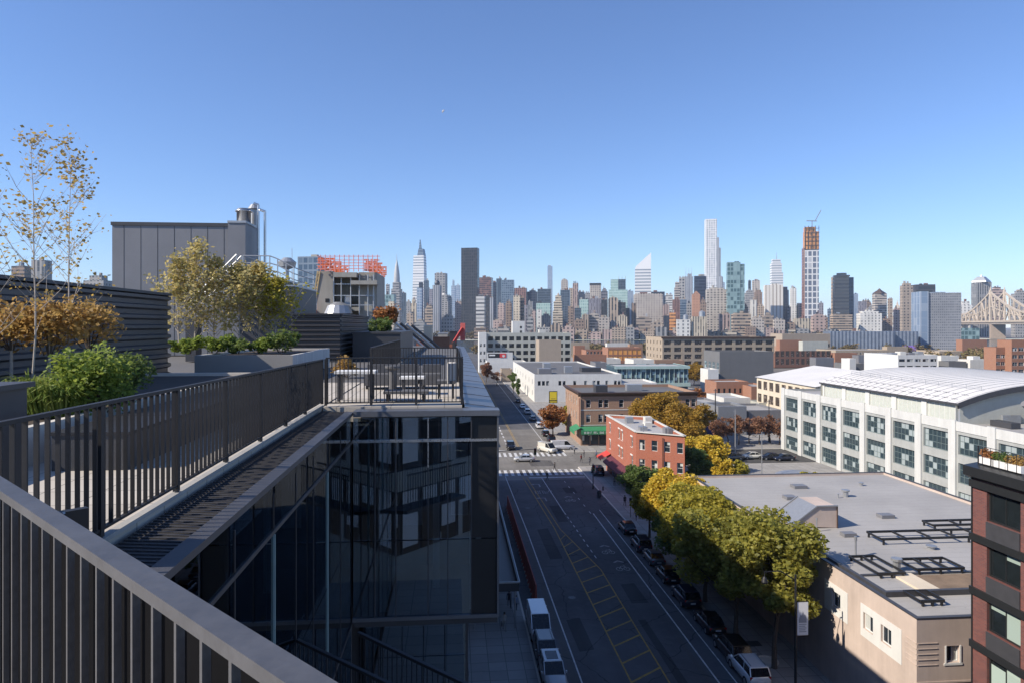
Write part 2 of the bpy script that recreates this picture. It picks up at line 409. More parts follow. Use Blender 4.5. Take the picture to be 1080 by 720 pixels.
M['lf_brown'] = leafmat('dry_brown_leaves', [(0.265,0.133,0.078),(0.398,0.199,0.111),(0.221,0.133,0.088)], 0.45)
M['lf_far'] = leafmat('far_autumn_foliage', [(0.136,0.128,0.051),(0.221,0.170,0.068),(0.255,0.153,0.068)], .2)
# ================================================================ SETTING
m = MB(); m.quad((-6000,-3000,-.3),(6000,-3000,-.3),(6000,740,-.3),(-6000,740,-.3)); structure('ground', m, M['earth'])
m = MB(); m.quad((-6000,1380,-.3),(6000,1380,-.3),(6000,12000,-.3),(-6000,12000,-.3)); structure('far_shore_ground', m, M['earth'])
m = MB(); m.quad((-6000,735,-1.2),(6000,735,-1.2),(6000,1385,-1.2),(-6000,1385,-1.2)); structure('river_water', m, M['water'])
m = MB(); m.quad((-60,-80,0),(200,-80,0),(200,127.6,0),(-60,127.6,0)); m.quad((-60,190,0),(200,190,0),(200,720,0),(-60,720,0)); structure('road', m, M['asphalt'])
m = MB(); m.quad((-60,127.6,0),(40,127.6,0),(40,190,0),(-60,190,0)); structure('crossing_road', m, M['asphalt_pale'])  # paler asphalt on this stretch of the avenue
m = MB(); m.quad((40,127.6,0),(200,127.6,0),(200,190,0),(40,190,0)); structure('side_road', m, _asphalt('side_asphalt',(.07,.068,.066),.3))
def pave(t0, t1, s0, s1, name='pavement'):
    m = MB(); m.box(t0, t1, s0, s1, -.1, .13); structure(name, m, M['pavement'])
pave(-60, 6.9, -80, 138); pave(25.6, 110, -80, 138); pave(-60, 6.9, 155, 720); pave(25.6, 110, 155, 720)
def kerb(t0, t1, s0, s1):
    m = MB(); m.box(t0, t1, s0, s1, -.1, .15); structure('kerb', m, M['planter_pale'])
for s0, s1 in ((-80,138),(155,720)):
    kerb(6.9, 7.08, s0, s1); kerb(25.42, 25.6, s0, s1)
kerb(25.6, 110, 138, 138.18); kerb(25.6, 110, 154.82, 155); 
def mark(name, quads, mat, z=.004):
    m = MB()
    for q in quads: m.quad(*[(t, s, z) for t, s in q])
    structure(name, m, mat)
def strip(pts, w):
    out = []
    for (t0,s0),(t1,s1) in zip(pts, pts[1:]):
        out.append([(t0-w/2,s0),(t0+w/2,s0),(t1+w/2,s1),(t1-w/2,s1)])
    return out
mark('lane_line_marking', strip([(10.5,-40),(10.4,95),(10.0,131)], .13), M['white_paint'])
mark('parking_line_marking', strip([(9.3,-40),(9.25,70)], .1), M['white_paint'])
mark('lane_line_marking', strip([(21.5,-40),(21.55,104)], .14), M['white_paint'])
mark('parking_line_marking', strip([(22.95,-40),(22.95,106)], .11), M['white_paint'])
mark('lane_line_marking', strip([(17.2,104),(16.8,130)], .13), M['white_paint'])
mark('lane_line_marking', [q for k in range(10) for q in strip([(17.8-.06*k,84+2.2*k),(17.77-.06*k,85+2.2*k)], .12)], M['white_paint'])
mark('lane_line_marking', [q for k in range(6) for q in strip([(21.2-.1*k,104+4.2*k),(21.15-.1*k,105.2+4.2*k)], .12)], M['white_paint'])
mark('centre_line_marking', strip([(14.4,-40),(14.45,97),(13.3,130)], .14) + strip([(17.55,-40),(17.5,80),(15.2,96.5),(14.0,130)], .14), M['yellow_paint'])
hq = []
s = -20.0
while s < 92:
    rt = 17.45 if s < 78 else 17.45-(s+2-80)*.139
    hq.append([(14.5,s),(14.5,s+.26),(rt,s+2.36),(rt,s+2.1)]); s += 3.1
mark('median_hatch_marking', hq, M['yellow_paint'])
def cross(s0, s1, t0, t1):
    q = []; t = t0
    while t < t1: q.append([(t,s0),(t+.62,s0),(t+.62,s1),(t,s1)]); t += 1.22
    mark('crosswalk_marking', q, M['white_paint'])
cross(131.5, 136.6, 7.6, 25.2); cross(150.6, 155.2, 7.6, 25.2)
mark('stop_line_marking', [[(14.4,129.2),(25.2,129.2),(25.2,129.8),(14.4,129.8)]], M['white_paint'])
mark('stop_line_marking', [[(7.4,158),(15,158),(15,158.6),(7.4,158.6)]], M['white_paint'])
mark('lane_line_marking', strip([(22.4,160),(22.3,420)], .16) + strip([(10.2,160),(10.2,420)], .14), M['white_paint'])
mark('centre_line_marking', strip([(15.4,160),(15.4,420)], .12) + strip([(15.75,160),(15.75,420)], .12), M['yellow_paint'])
mark('lane_line_marking', [q for k in range(8) for q in strip([(13.0,165+5.5*k),(13.0,168+5.5*k)], .35)], M['white_paint'])
def arrow(t, s, turn):                           # turn arrow with a shaft
    q = [[(t-.12,s),(t+.12,s),(t+.12,s+2.2),(t-.12,s+2.2)]]
    d = -1 if turn < 0 else 1
    q += [[(t,s+1.95),(t+d*.9,s+1.95),(t+d*.9,s+2.2),(t,s+2.2)], [(t+d*.9,s+1.6),(t+d*1.6,s+2.07),(t+d*.9,s+2.55)]]
    return q
mark('turn_arrow_marking', arrow(15.4,112,-1) + arrow(15.6,122,-1) , M['symbol_paint'], .008)
def bike(t, s):
    q = []
    for dt in (-.45,.45):
        for k in range(10):
            a, b = 2*math.pi*k/10, 2*math.pi*(k+1)/10
            q.append([(t+dt+.42*math.cos(a),s+.62*math.sin(a)),(t+dt+.42*math.cos(b),s+.62*math.sin(b)),(t+dt+.3*math.cos(b),s+.45*math.sin(b)),(t+dt+.3*math.cos(a),s+.45*math.sin(a))])
    q += [[(t-.5,s),(t-.1,s+1),(t+.02,s+1),(t-.38,s)],[(t-.1,s+1),(t+.5,s+1),(t+.5,s+.85),(t-.1,s+.85)],[(t+.38,s),(t+.3,s+1.3),(t+.42,s+1.3),(t+.5,s)]]
    q += [[(t-.7,s+2.3),(t,s+3),(t,s+2.6),(t-.55,s+2.1)],[(t+.7,s+2.3),(t,s+3),(t,s+2.6),(t+.55,s+2.1)]]
    return q
mark('bicycle_marking', bike(20.2,80), M['symbol_paint'], .008); mark('bicycle_marking', bike(19.8,86), M['symbol_paint'], .008)
mark('bicycle_marking', bike(19.4,112), M['symbol_paint'], .008)
mk = []                                           # worn lane legend, strokes of tall letters
for k, segs in enumerate((((0,0,.12,2.2),(.5,0,.62,2.2),(0,2.05,.62,2.2),(0,0,.62,.15)), ((0,0,.12,2.2),(.5,0,.62,2.2),(0,2.05,.62,2.2)), ((0,0,.12,2.2),(0,0,.62,.15)), ((.25,0,.37,1.2),(0,1.2,.12,2.2),(.5,1.2,.62,2.2)))):
    for a,b,c,d in segs: mk.append([(14.2+k*.8+a,117+b),(14.2+k*.8+c,117+b),(14.2+k*.8+c,117+d),(14.2+k*.8+a,117+d)])
mark('lane_word_marking', mk, M['symbol_paint'], .008)
# repaired trenches and patches in the carriageway
mark('road_patch', [[(11.2,60),(12.6,60.3),(12.5,67),(11.1,66.6)],[(18.6,70),(20.4,70),(20.3,75.5),(18.7,75.2)],[(12.0,84),(13.6,84.2),(13.5,97),(11.9,96.5)],[(18.2,52),(19.0,52),(18.9,66),(18.15,66)],[(15.5,100),(17,100),(17,109),(15.4,109)],[(19.5,117),(21.5,117),(21.5,121),(19.4,121)]], _asphalt('tar_patch',(.058,.057,.058),.15), .0025)
mark('road_patch', [[(9.6,44),(10.2,44),(10.1,124),(9.7,124)],[(20.6,40),(21.1,40),(21.0,62),(20.6,62)],[(12.5,132),(20,132),(20,135),(12.5,135.5)],[(16,140),(21,140),(21,146),(16,147)]], _asphalt('pale_patch',(.1,.095,.09),.2), .0025)
for k,(t_,s_,lab) in enumerate(((12.6,72,'iron manhole cover in the near lane beside the hatched median'),(19.6,61,'iron manhole cover in the far lane below the bicycle markings'),(16.2,118,'iron manhole cover close to the lane arrows'),(11.8,108,'iron manhole cover in the near lane beyond the barrier'))):
    solo('manhole_cover', MB().lathe((t_,s_,.009),[(.42,0),(.42,.006),(.36,.007),(.36,.01)],20), M['dark_metal'], lab, 'manhole cover', org=(t_,s_,.009))

# ================================================================ OWN BUILDING (dark glass block with the roof terraces)
F = 27.2
tower_root = thing('glass_building', 'dark glass block with notched corner and planted roof terraces beside the avenue', 'building', org=(-5,15,0))
B = tower_root
m = MB()
m.prism([(-32,-14),(1.0,-14),(1.0,-.02),(-2.92,4.2),(-2.92,22),(-32,22)], 26.9, F)
part('terrace_deck', m, M['paver'], B)
m = MB(); m.box(-32,-2.6,22,62,26.6,27.15); m.box(-2.6,.22,22,62,26.3,26.9); part('roof', m, M['dark_roof'], B)
m = MB(); m.box(-2.9,.2,15.55,21.98,26.85,F-.02); part('terrace_deck', m, M['paver'], B)
# pale kerb at the rail foot
m = MB(); m.box(-2.96,-2.88,4.2,15.5,F,F+.04); part('deck_kerb', m, surf('grey_kerb_stone',(.33,.32,.3),.8,.2), B)
# ledge along the notch
m = MB(); m.prism_y([(-2.86,27.0),(-2.86,27.14),(-2.332,27.11),(-2.332,26.98)], 4.1, 15.2)
k = 4.3
while k < 15.1:
    m.bar((-2.84,k,27.142),(-2.335,k,27.114),.012,.016); k += .085
part('ledge', m, M['ledge'], B)
m = MB(); m.prism_y([(-2.33,27.05),(-2.33,27.135),(-2.17,27.12),(-2.17,27.05)], 3.6, 15.12); part('ledge_edge', m, surf('dark_ledge_cap',(.1,.1,.108),.45,.2,2,30,.3), B)
# coping above the end face and along the street side
m = MB(); m.box(-2.16,1.02,15.02,15.5,27.02,27.14); part('coping', m, M['coping'], B)
m = MB(); m.prism_y([(.26,26.9),(.26,27.16),(1.0,27.06),(1.0,26.9)], 15.5, 62)
k = 16.2
while k < 62:
    m.bar((.27,k,27.162),(1.0,k,27.062),.02,.02); k += 2.4
part('coping', m, M['coping'], B)
# curtain wall: end face (s=15.1) and notch face (t=-2.2)
def pane_end(t0, t1, z0, z1, s=15.1):
    m = MB(); m.box(t0+.012, t1-.012, s, s+.02, z0+.012, z1-.012); part('glass_pane', m, M['glass'], B)
tcols = [-2.18,-1.7,-1.25,-.55,-.12,.4,1.0]
for a, b in zip(tcols, tcols[1:]):
    for z0, z1 in ((22.62,24.3),(24.3,26.46),(26.5,27.0)):
        if a < .39: pane_end(a, b, z0, z1)
        else: m = MB(); m.box(a+.012, b-.012, 15.1, 15.12, z0+.012, z1-.012); part('spandrel_panel', m, M['black'], B)
m = MB()
for t in tcols[1:-1]: m.box(t-.012, t+.012, 15.06, 15.1, 22.62, 27.0)
part('mullions', m, M['dark_metal'], B)
m = MB(); m.box(-2.18,1.0,15.05,15.09,26.455,26.51); m.box(-.56,-.535,15.04,15.08,25.9,27.0); part('transom', m, M['steel'], B)
m = MB(); m.box(-2.18,1.0,15.05,15.09,22.56,22.64); m.box(.965,1.005,15.04,15.1,22.56,27.0); part('edge_trim', m, M['coping'], B)
def pane_side(s0, s1, z0, z1, t=-2.2):
    m = MB(); m.box(t-.02, t, s0+.012, s1-.012, z0+.012, z1-.012); part('glass_pane', m, M['glass'], B)
scols = [3.9,5.5,7.1,8.6,9.8,11.0,12.2,13.6,15.05]
for a, b in zip(scols, scols[1:]):
    for z0, z1 in ((19.5,22.5),(22.55,24.4),(24.4,26.45),(26.5,27.04)): pane_side(a, b, z0, z1)
m = MB()
for s_ in scols[1:-1]: m.box(-2.2, -2.19, s_-.008, s_+.008, 19.5, 26.94)
part('mullions', m, M['dark_metal'], B)
m = MB(); m.box(-2.2,-2.18,3.9,15.04,26.45,26.5); m.box(-2.2,-2.18,3.9,15.04,22.5,22.56); part('transom', m, M['dark_metal'], B)
for s_ in (8.6,12.2):
    m = MB(); m.box(-2.2,-2.175,s_-.012,s_+.012,23.2,26.44)
    part('light_mullion', m, surf('teal_glass_edge',(.3,.42,.42),.3,.1), B)
# street face above the avenue
for k in range(20):
    s0 = 15.14+k*2.34
    for z0, z1 in ((22.62,24.3),(24.3,26.46),(26.5,26.9)):
        m = MB(); m.box(.98, 1.0, s0+.02, s0+2.32, z0+.012, z1-.012); part('glass_pane', m, M['glass'], B)
# rooms behind the glass
m = MB(); m.box(-2.15,.95,18.4,18.5,22.6,26.85); m.box(-2.15,.95,15.15,18.4,22.45,22.6); m.box(-2.15,.95,15.15,18.4,26.62,26.8)
m.box(-5.6,-5.5,4,15,19.4,26.85); m.box(-5.5,-2.23,4,15,22.45,22.6); m.box(-5.5,-2.23,4,15,26.62,26.8); m.box(-5.5,-2.23,4,15,19.3,19.45); m.box(-5.5,-2.23,15.2,15.3,19.4,26.6)
part('interior', m, M['room'], B)
m = MB()
for t0, t1, z0 in ((-1.6,-1.42,22.7),(-1.1,-.68,24.6),(-.45,-.3,23.2),(-.05,.33,24.8),(.5,.62,22.8),(.36,.39,22.7)): m.box(t0,t1,15.2,15.23,z0,26.4)
part('curtain', m, M['curtain'], B)
# lower storeys
m = MB(); m.box(-32,1.0,-90,-14.05,0,26.6); m.box(-32,.35,16.3,62,0,22.4); m.box(-32,-5.6,-14,62,0,26.6); m.box(-5.6,-2.25,-13,15.9,0,19.3)
m.prism([(-5.5,-13.9),(.96,-13.9),(.96,-.1),(-2.9,4.03),(-2.9,4.0),(-5.5,4.0)], 0, 26.88)
part('lower_storeys', m, M['dark_metal'], B)
m = MB(); m.box(-2.16,.98,15.12,62,22.42,22.56); part('soffit', m, M['dark_metal'], B)
m = MB(); m.box(-2.2,.93,18.55,62,22.6,26.25); part('core', m, M['room'], B)
for k in range(5):                                # shop-front glass under the overhang
    for z0, z1 in ((19.9,21.2),(21.2,22.35)):
        m = MB(); m.box(-2.2+k*.5+.012, -1.7+k*.5-.012, 16.24, 16.26, z0+.01, z1-.01); part('glass_pane', m, M['glass'], B)
for k in range(18):                               # street windows below
    for zz in (1,5.5,9.5,13.5,17.5):
        m = MB(); m.box(.352, .372, 16.6+k*2.5, 18.8+k*2.5, zz, zz+3); part('glass_pane', m, M['glass'], B)
# face below the camera terrace, mirrored in the glass of the notch
dgt = Vector((3.9,-4.2)).normalized(); nrt = Vector((.731,.683))
def dp(u, o, z): q = Vector((-2.9,4.03))+dgt*u+nrt*o; return (q.x,q.y,z)
m = MB()
for z0_, z1_ in ((26.0,26.86),(22.5,23.3),(19.0,20.0),(8,19)): m.add([dp(0,.02,z0_),dp(5.6,.02,z0_),dp(5.6,.02,z1_),dp(0,.02,z1_)],[(0,1,2,3)])
part('notch_wall', m, M['factory_grey'], B)
for z0_, z1_ in ((23.3,26.0),(20.0,22.5)):
    for k in range(5):
        u0_, u1_ = .15+k*1.1, 1.1+k*1.1
        m = MB(); m.add([dp(u0_,.03,z0_),dp(u1_,.03,z0_),dp(u1_,.03,z1_),dp(u0_,.03,z1_)],[(0,1,2,3)]); f_ = part('window', m, M['dirt_glass'], B)
        m = MB(); hh_ = (.55,.9,.3,.75,.45)[k]*(z1_-z0_); m.add([dp(u0_+.06,.04,z1_-hh_),dp(u1_-.06,.04,z1_-hh_),dp(u1_-.06,.04,z1_-.05),dp(u0_+.06,.04,z1_-.05)],[(0,1,2,3)]); part('blind', m, M['table_white'] if k%2 else M['curtain'], f_)
m = MB(); m.box(-2.15,.3,4.5,16.2,19.2,19.5); part('lower_terrace', m, M['paver'], B)

# ---- railings
def railing(label, p0, p1, zb, zt0, zt1, sp, bw=.014, bd=.045, posts=(0,1), cap=(.05,.03), n_=None, group=None, gap=.06, mat='rail_metal'):
    (t0,s0),(t1,s1) = p0, p1
    L = math.hypot(t1-t0, s1-s0); d = Vector((t1-t0, s1-s0, 0))/L; nrm = Vector((-d.y, d.x, 0))
    r = thing('railing', label, 'railing', org=(t0,s0,zb), group=group)
    P = lambda f, z: (t0+(t1-t0)*f, s0+(s1-s0)*f, z)
    m = MB(); m.bar(P(0,zt0-cap[1]/2), P(1,zt1-cap[1]/2), cap[0], cap[1]); part('top_rail', m, M[mat], r)
    m = MB(); m.bar(P(0,zb+gap), P(1,zb+gap), .04, .025); part('bottom_rail', m, M[mat], r)
    n = n_ or int(L/sp)
    one = MB(); w, dd = bw/2, bd/2
    vs_ = []
    for z in (0,1):
        for a, b in ((-w,-dd),(w,-dd),(w,dd),(-w,dd)): q = d*a + nrm*b; vs_.append((q.x,q.y,z))
    one.add(vs_, [(0,3,2,1),(4,5,6,7),(0,1,5,4),(1,2,6,5),(2,3,7,6),(3,0,4,7)])
    me = one.mesh('baluster', M[mat])
    for i in range(n):
        f = (i+.5)/n
        o = part('baluster', me, None, r); q = P(f, 0); o.location = (q[0]-t0, q[1]-s0, gap+.0125)
        o.scale = (1,1,(zt0+(zt1-zt0)*f)-zb-cap[1]-gap-.013)
    for f in posts:
        q = P(f,0); m = MB(); zt = zt0+(zt1-zt0)*f-cap[1]-.002
        m.bar((q[0],q[1],zb),(q[0],q[1],zt), .055,.055, up=d); part('post', m, M[mat], r)
    return r
near_rail = railing('broad flat topped railing crossing the near corner at a slant above the notch', (-2.92,4.2), (1.0,0), F, 28.3, 28.3, .15, .014, .022, (0,.985), (.07,.035), mat='rail_light')
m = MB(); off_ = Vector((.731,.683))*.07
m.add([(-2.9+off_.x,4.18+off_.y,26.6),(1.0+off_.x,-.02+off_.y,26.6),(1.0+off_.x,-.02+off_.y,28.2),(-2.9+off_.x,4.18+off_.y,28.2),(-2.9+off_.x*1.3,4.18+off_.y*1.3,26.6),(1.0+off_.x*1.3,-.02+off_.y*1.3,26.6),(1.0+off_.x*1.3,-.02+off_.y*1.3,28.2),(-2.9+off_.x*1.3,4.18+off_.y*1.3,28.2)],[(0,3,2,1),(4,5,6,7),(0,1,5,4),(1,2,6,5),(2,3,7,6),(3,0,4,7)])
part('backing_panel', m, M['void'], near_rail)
railing('long dark railing of upright bars beside the ledge, running towards the table terrace', (-2.92,4.35), (-2.92,15.62), F+.05, 28.385, 28.25, .13, .016, .034, (.02,.14,.28,.42,.56,.7,.84,.995), (.05,.03))
railing('short railing across the end of the table terrace above the glass end face', (-2.86,15.68), (.2,15.68), F, 28.28, 28.28, .088, .019, .03, (0,.33,.66,1), (.05,.03))
railing('railing along the street edge of the table terrace, over the metal coping', (.2,15.76), (.2,21.9), F, 28.28, 28.28, .11, .019, .03, (.25,.5,.75,1), (.05,.03))
railing('railing across the back of the table terrace behind the seats', (-2.6,21.98), (.14,21.98), F, 28.3, 28.3, .088, .019, .03, (0,.5,1), (.05,.03))
railing('farther railing running away from the table terrace beside the dark roof', (-2.62,22.06), (-2.62,34), F-.05, 28.3, 28.3, .125, .012, .04, (0,.25,.5,.75,1), (.05,.03))
# gangway in the notch with its two railings
st = thing('gangway', 'dark metal gangway slanting across the notch below the glass wall', 'gangway', org=(-1.5,9,23.4))
g0, g1 = TS(-3.0,9.55), TS(-.7,7.75); h0, h1 = TS(-2.2,9.78), TS(-.3,8.15)
m = MB(); m.add([(*g0,23.45),(*g1,23.45),(*h1,23.45),(*h0,23.45),(*g0,23.55),(*g1,23.55),(*h1,23.55),(*h0,23.55)],[(0,3,2,1),(4,5,6,7),(0,1,5,4),(1,2,6,5),(2,3,7,6),(3,0,4,7)]); part('floor_plate', m, M['dark_metal'], st)
for p, q in ((g0,g1),(h0,h1)):
    p = Vector(p); q = Vector(q); L_ = (q-p).length
    m = MB(); m.bar((*p,24.6),(*q,24.6), .05,.04); part('top_rail', m, M['rail_metal'], st)
    for k in range(int(L_/.1)):
        w = p.lerp(q,(k+.5)/int(L_/.1)); m = MB(); m.bar((*w,23.551),(*w,24.578),.014,.014); part('baluster', m, M['rail_metal'], st)
# bent conduit on a dark panel behind the near railing
cp = thing('service_panel', 'tall black panel with bent pale conduit just behind the near railing', 'service panel', org=(-2.0,3.75,24.6))
dg = Vector((.683,-.731,0)); base = Vector((-2.13,3.72,0))
pnl = MB(); a = base; b = base+dg*.1
pnl.bar((a.x+.1,a.y+.1,24.6),(a.x+.1,a.y+.1,28.02),.16,.05,up=(dg.x,dg.y,0)); part('panel', pnl, M['black'], cp)
m = MB(); m.tube((a.x+.06,a.y+.02,24.6),(a.x+.08,a.y+.0,28.0),.007); m.tube((a.x+.08,a.y+.0,28.0),(a.x+.16,a.y-.07,28.05),.007); part('highlight', m, M['galv'], cp)  # pale tube stands in for the lit edge of the dark panel

# ---- corrugated screens
def screen(name, label, pts, zb, zt, pitch, depth=.11, mat='screen_metal'):
    r = thing(name, label, 'screen wall', org=(*pts[0], zb))
    n = int(round((zt-zb)/pitch)); pitch = (zt-zb)/n
    for (t0,s0),(t1,s1) in zip(pts, pts[1:]):
        dd = Vector((t1-t0,s1-s0)).normalized(); nr = Vector((dd.y,-dd.x))*depth
        prof = []
        for k in range(n):
            z = zb+k*pitch
            prof += [(0,z),(0,z+.4*pitch),(1,z+.58*pitch),(1,z+.86*pitch)]
        prof += [(0,zt),(-.8,zt),(-.8,zb)]
        m = MB(); N = len(prof)
        m.add([(t0+nr.x*p,s0+nr.y*p,z) for p,z in prof]+[(t1+nr.x*p,s1+nr.y*p,z) for p,z in prof],
              [(i,(i+1)%N,N+(i+1)%N,N+i) for i in range(N)]+[tuple(range(N-1,-1,-1)),tuple(range(N,2*N))])
        part('corrugated_panel', m, M[mat], r)
        m = MB(); m.bar((t0,s0,zt+.04),(t1,s1,zt+.04),.26,.08); part('cap', m, M['dark_metal'], r)
    return r
screen('corrugated_screen', 'long dark corrugated screen wall behind the birches and copper hedge', [(-9.3,6),(-9.3,23.2),(-15,23.2)], F, 29.95, .31)
screen('corrugated_screen', 'lower dark ribbed screen wall with a corner, beneath the orange netted building', [(-8.0,34.6),(-5.65,34.8),(-5.65,46)], F, 29.5, .23, .08)
# ---- grey panelled plant room
ph = thing('plant_room', 'windowless grey panelled plant room standing on the roof beyond the screens', 'plant room', org=(-15,40,F))
t0,_ = PX(121,41); t1,_ = PX(240,41); t2,_ = PX(258,41); s0 = PX(185,41)[1]-1.2
m = MB(); m.box(t0,t1,s0+1.2,s0+4.2,F,34.95); part('wall', m, M['panel_grey'], ph)
m = MB(); m.box(t0-.06,t1,s0+1.14,s0+4.26,34.95,35.15); part('roof_edge', m, M['dark_metal'], ph)
m = MB(); m.box(t1,t2,s0+1.0,s0+3.6,F,35.15); part('wall', m, M['panel_grey'], ph)
m = MB(); m.box(t1-.02,t2+.05,s0+.95,s0+3.65,35.15,35.28); part('roof_edge', m, M['galv'], ph)
m = MB()
for k in range(1,8): tt = t0+(t1-t0)*(k-.3)/7; m.box(tt-.012,tt+.012,s0+1.192,s0+1.2,F,34.95)
part('panel_seam', m, M['black'], ph)
ck = thing('exhaust_stack', 'fat shiny steel exhaust stack on top of the plant room', 'chimney', org=((t1+t2)/2,s0+2.4,35.28))
c = ((t1+t2)/2,s0+2.4,35.28)
m = MB(); m.lathe(c, [(.42,0),(.42,.75),(.5,.75),(.5,.85),(.38,.85),(.38,.95)], 20); part('pipe', m, M['steel'], ck, True)
m = MB(); m.lathe((c[0]+.35,c[1]+1,c[2]), [(.25,0),(.25,1.05),(.42,1.1),(.2,1.4)], 14); part('cowl', m, M['galv'], ck)
for k, (dx, zt) in enumerate(((.35,36.5),(.75,36.1))):
    fl = MB(); x = t2+dx; y = s0+2.5; fl.tube((x,y,F),(x,y,zt),.08,.08,10); fl.tube((x,y,zt),(x-.28,y,zt+.1),.08,.08,10)
    solo('flue_pipe', fl, M['steel'], ['taller thin steel flue with bent top beside the plant room','shorter thin steel flue next to the railed platform'][k], 'flue pipe', org=(x,y,F), smooth=False)
# lower dark plant box with stair and railed platform
pb = thing('plant_box', 'low black plant box under the railed steel platform', 'plant box', org=PX(285,36)+(F,))
a,_ = PX(256,36); b,_ = PX(313,36)
m = MB(); m.box(a,b-.9,36.5,41,F,31.4); m.box(b-.85,b,36.3,42,F,31.0); part('wall', m, M['dark_metal'], pb)
m = MB(); m.box(a-.03,b-.87,36.45,41.05,31.4,31.5); m.box(b-.87,b+.03,36.25,42.05,31.0,31.08); part('roof_edge', m, M['galv'], pb)
ss = thing('steel_stair', 'galvanised ship stair with handrails climbing to the black plant box', 'stair', org=PX(245,35.5)+(F,))
ax,_ = PX(233,35.5)
for w in (35.4,36.2):
    m = MB(); m.bar((ax-1.0,w,29.4),(a+.2,w,31.5),.05,.2); part('stringer', m, M['galv'], ss)
    m = MB(); m.tube((ax-1.0,w,30.3),(a+.2,w,32.55),.03); m.tube((ax-1.0,w,29.9),(a+.2,w,32.1),.02); part('handrail', m, M['galv'], ss)
    m = MB(); m.tube((ax-1.0,w,29.4),(ax-1.0,w,30.3),.03); m.tube((a+.2,w,31.5),(a+.2,w,32.55),.03); part('post', m, M['galv'], ss)
for k in range(9):
    f = k/9; m = MB(); m.box(ax-1.0+(a+1.2-ax)*f-.12,ax-1.0+(a+1.2-ax)*f+.12,35.43,36.17,29.4+2.1*f,29.44+2.1*f); part('tread', m, M['galv'], ss)
m = MB(); m.box(ax-1.3,ax-.8,35.4,36.2,F,29.4); part('base', m, M['dark_metal'], ss)
pr = thing('platform_railing', 'light steel guard railing round the top of the black plant box', 'railing', org=(a,36.5,31.5))
pts = [(a+.2,36.5,31.5),(b-1.3,36.5,31.5),(b-.9,36.5,31.45),(b-.05,36.4,31.05)]
hts = [1.1,1.1,1.0,.95]
for h in (1,.66,.33):
    m = MB()
    for i in range(3): m.tube((pts[i][0],pts[i][1],pts[i][2]+hts[i]*h),(pts[i+1][0],pts[i+1][1],pts[i+1][2]+hts[i+1]*h),.028)
    m.tube((a+.2,36.5,31.5+1.1*h),(a+.2,40.5,31.5+1.1*h),.028); m.tube((b-.05,36.4,31.05+.95*h),(b-.05,41.5,31.05+.95*h),.028)
    part('rail', m, M['galv'], pr)
for x_, y_, z_, h_ in ((a+.2,36.5,31.5,1.1),(a+1.05,36.5,31.5,1.1),(b-1.3,36.5,31.5,1.1),(b-.9,36.5,31.45,1.0),(b-.45,36.45,31.2,.97),(b-.05,36.4,31.05,.95),(a+.2,40.5,31.5,1.1),(b-.05,41.5,31.05,.95)):
    m = MB(); m.tube((x_,y_,z_),(x_,y_,z_+h_),.03); part('post', m, M['galv'], pr)
ac = MB(); c = (b-1.0,39,31.5); ac.lathe(c,[(.1,0),(.1,.6),(.45,.75),(.5,1.0),(.2,1.25)],14); solo('fan_cowl', ac, M['galv'], 'small round fan cowl behind the platform railing', 'fan', org=c)

# planters and dark cabinet
def planter(label, t0, t1, s0, s1, z0, z1, mat):
    r = thing('planter', label, 'planter', org=((t0+t1)/2,s0,z0))
    m = MB(); w = .12
    m.box(t0,t1,s0,s0+w,z0,z1); m.box(t0,t1,s1-w,s1,z0,z1); m.box(t0,t0+w,s0+w,s1-w,z0,z1); m.box(t1-w,t1,s0+w,s1-w,z0,z1)
    part('wall', m, M[mat], r)
    m = MB(); m.box(t0+w,t1-w,s0+w,s1-w,z0,z1-.08); part('soil', m, M['soil'], r); return r
planter('long pale stone planter holding birches and green shrubs before the corrugated screen', -9.1,-5.4,7.6,19.5,F,F+.5,'planter_pale')
planter('raised grey planter crowded with olive leaved saplings', -8.6,-5.4,23.6,30.5,F,F+.8,'planter_wall')
cb = thing('cabinet', 'dark square equipment cabinet standing behind the long railing', 'cabinet', org=(-3.9,5.9,F))
m = MB(); m.box(-4.75,-3.33,5.22,5.66,F+.08,28.52); part('body', m, M['dark_metal'], cb)
m = MB(); m.box(-4.79,-3.29,5.18,5.7,28.52,28.56); part('lid', m, M['dark_metal'], cb)
m = MB()
for k in range(3): m.box(-4.72+k*.46,-4.72+k*.46+.42,5.2,5.22,F+.15,28.45)
part('door', m, M['panel_grey'], cb)
sbx = thing('shade_box','long low dark box added to shade the deck between the railing and planters','shade box',org=(-4.5,8.9,F))  # low box added so its shadow darkens the deck behind the railing
m = MB(); m.box(-4.95,-4.05,8.9,15.4,F,F+.44); part('body', m, M['dark_metal'], sbx)
for k in range(4): m = MB(); m.box(-4.98,-4.02,8.88+k*1.64,10.48+k*1.64,F+.44,F+.48); part('lid', m, M['rail_metal'], sbx)
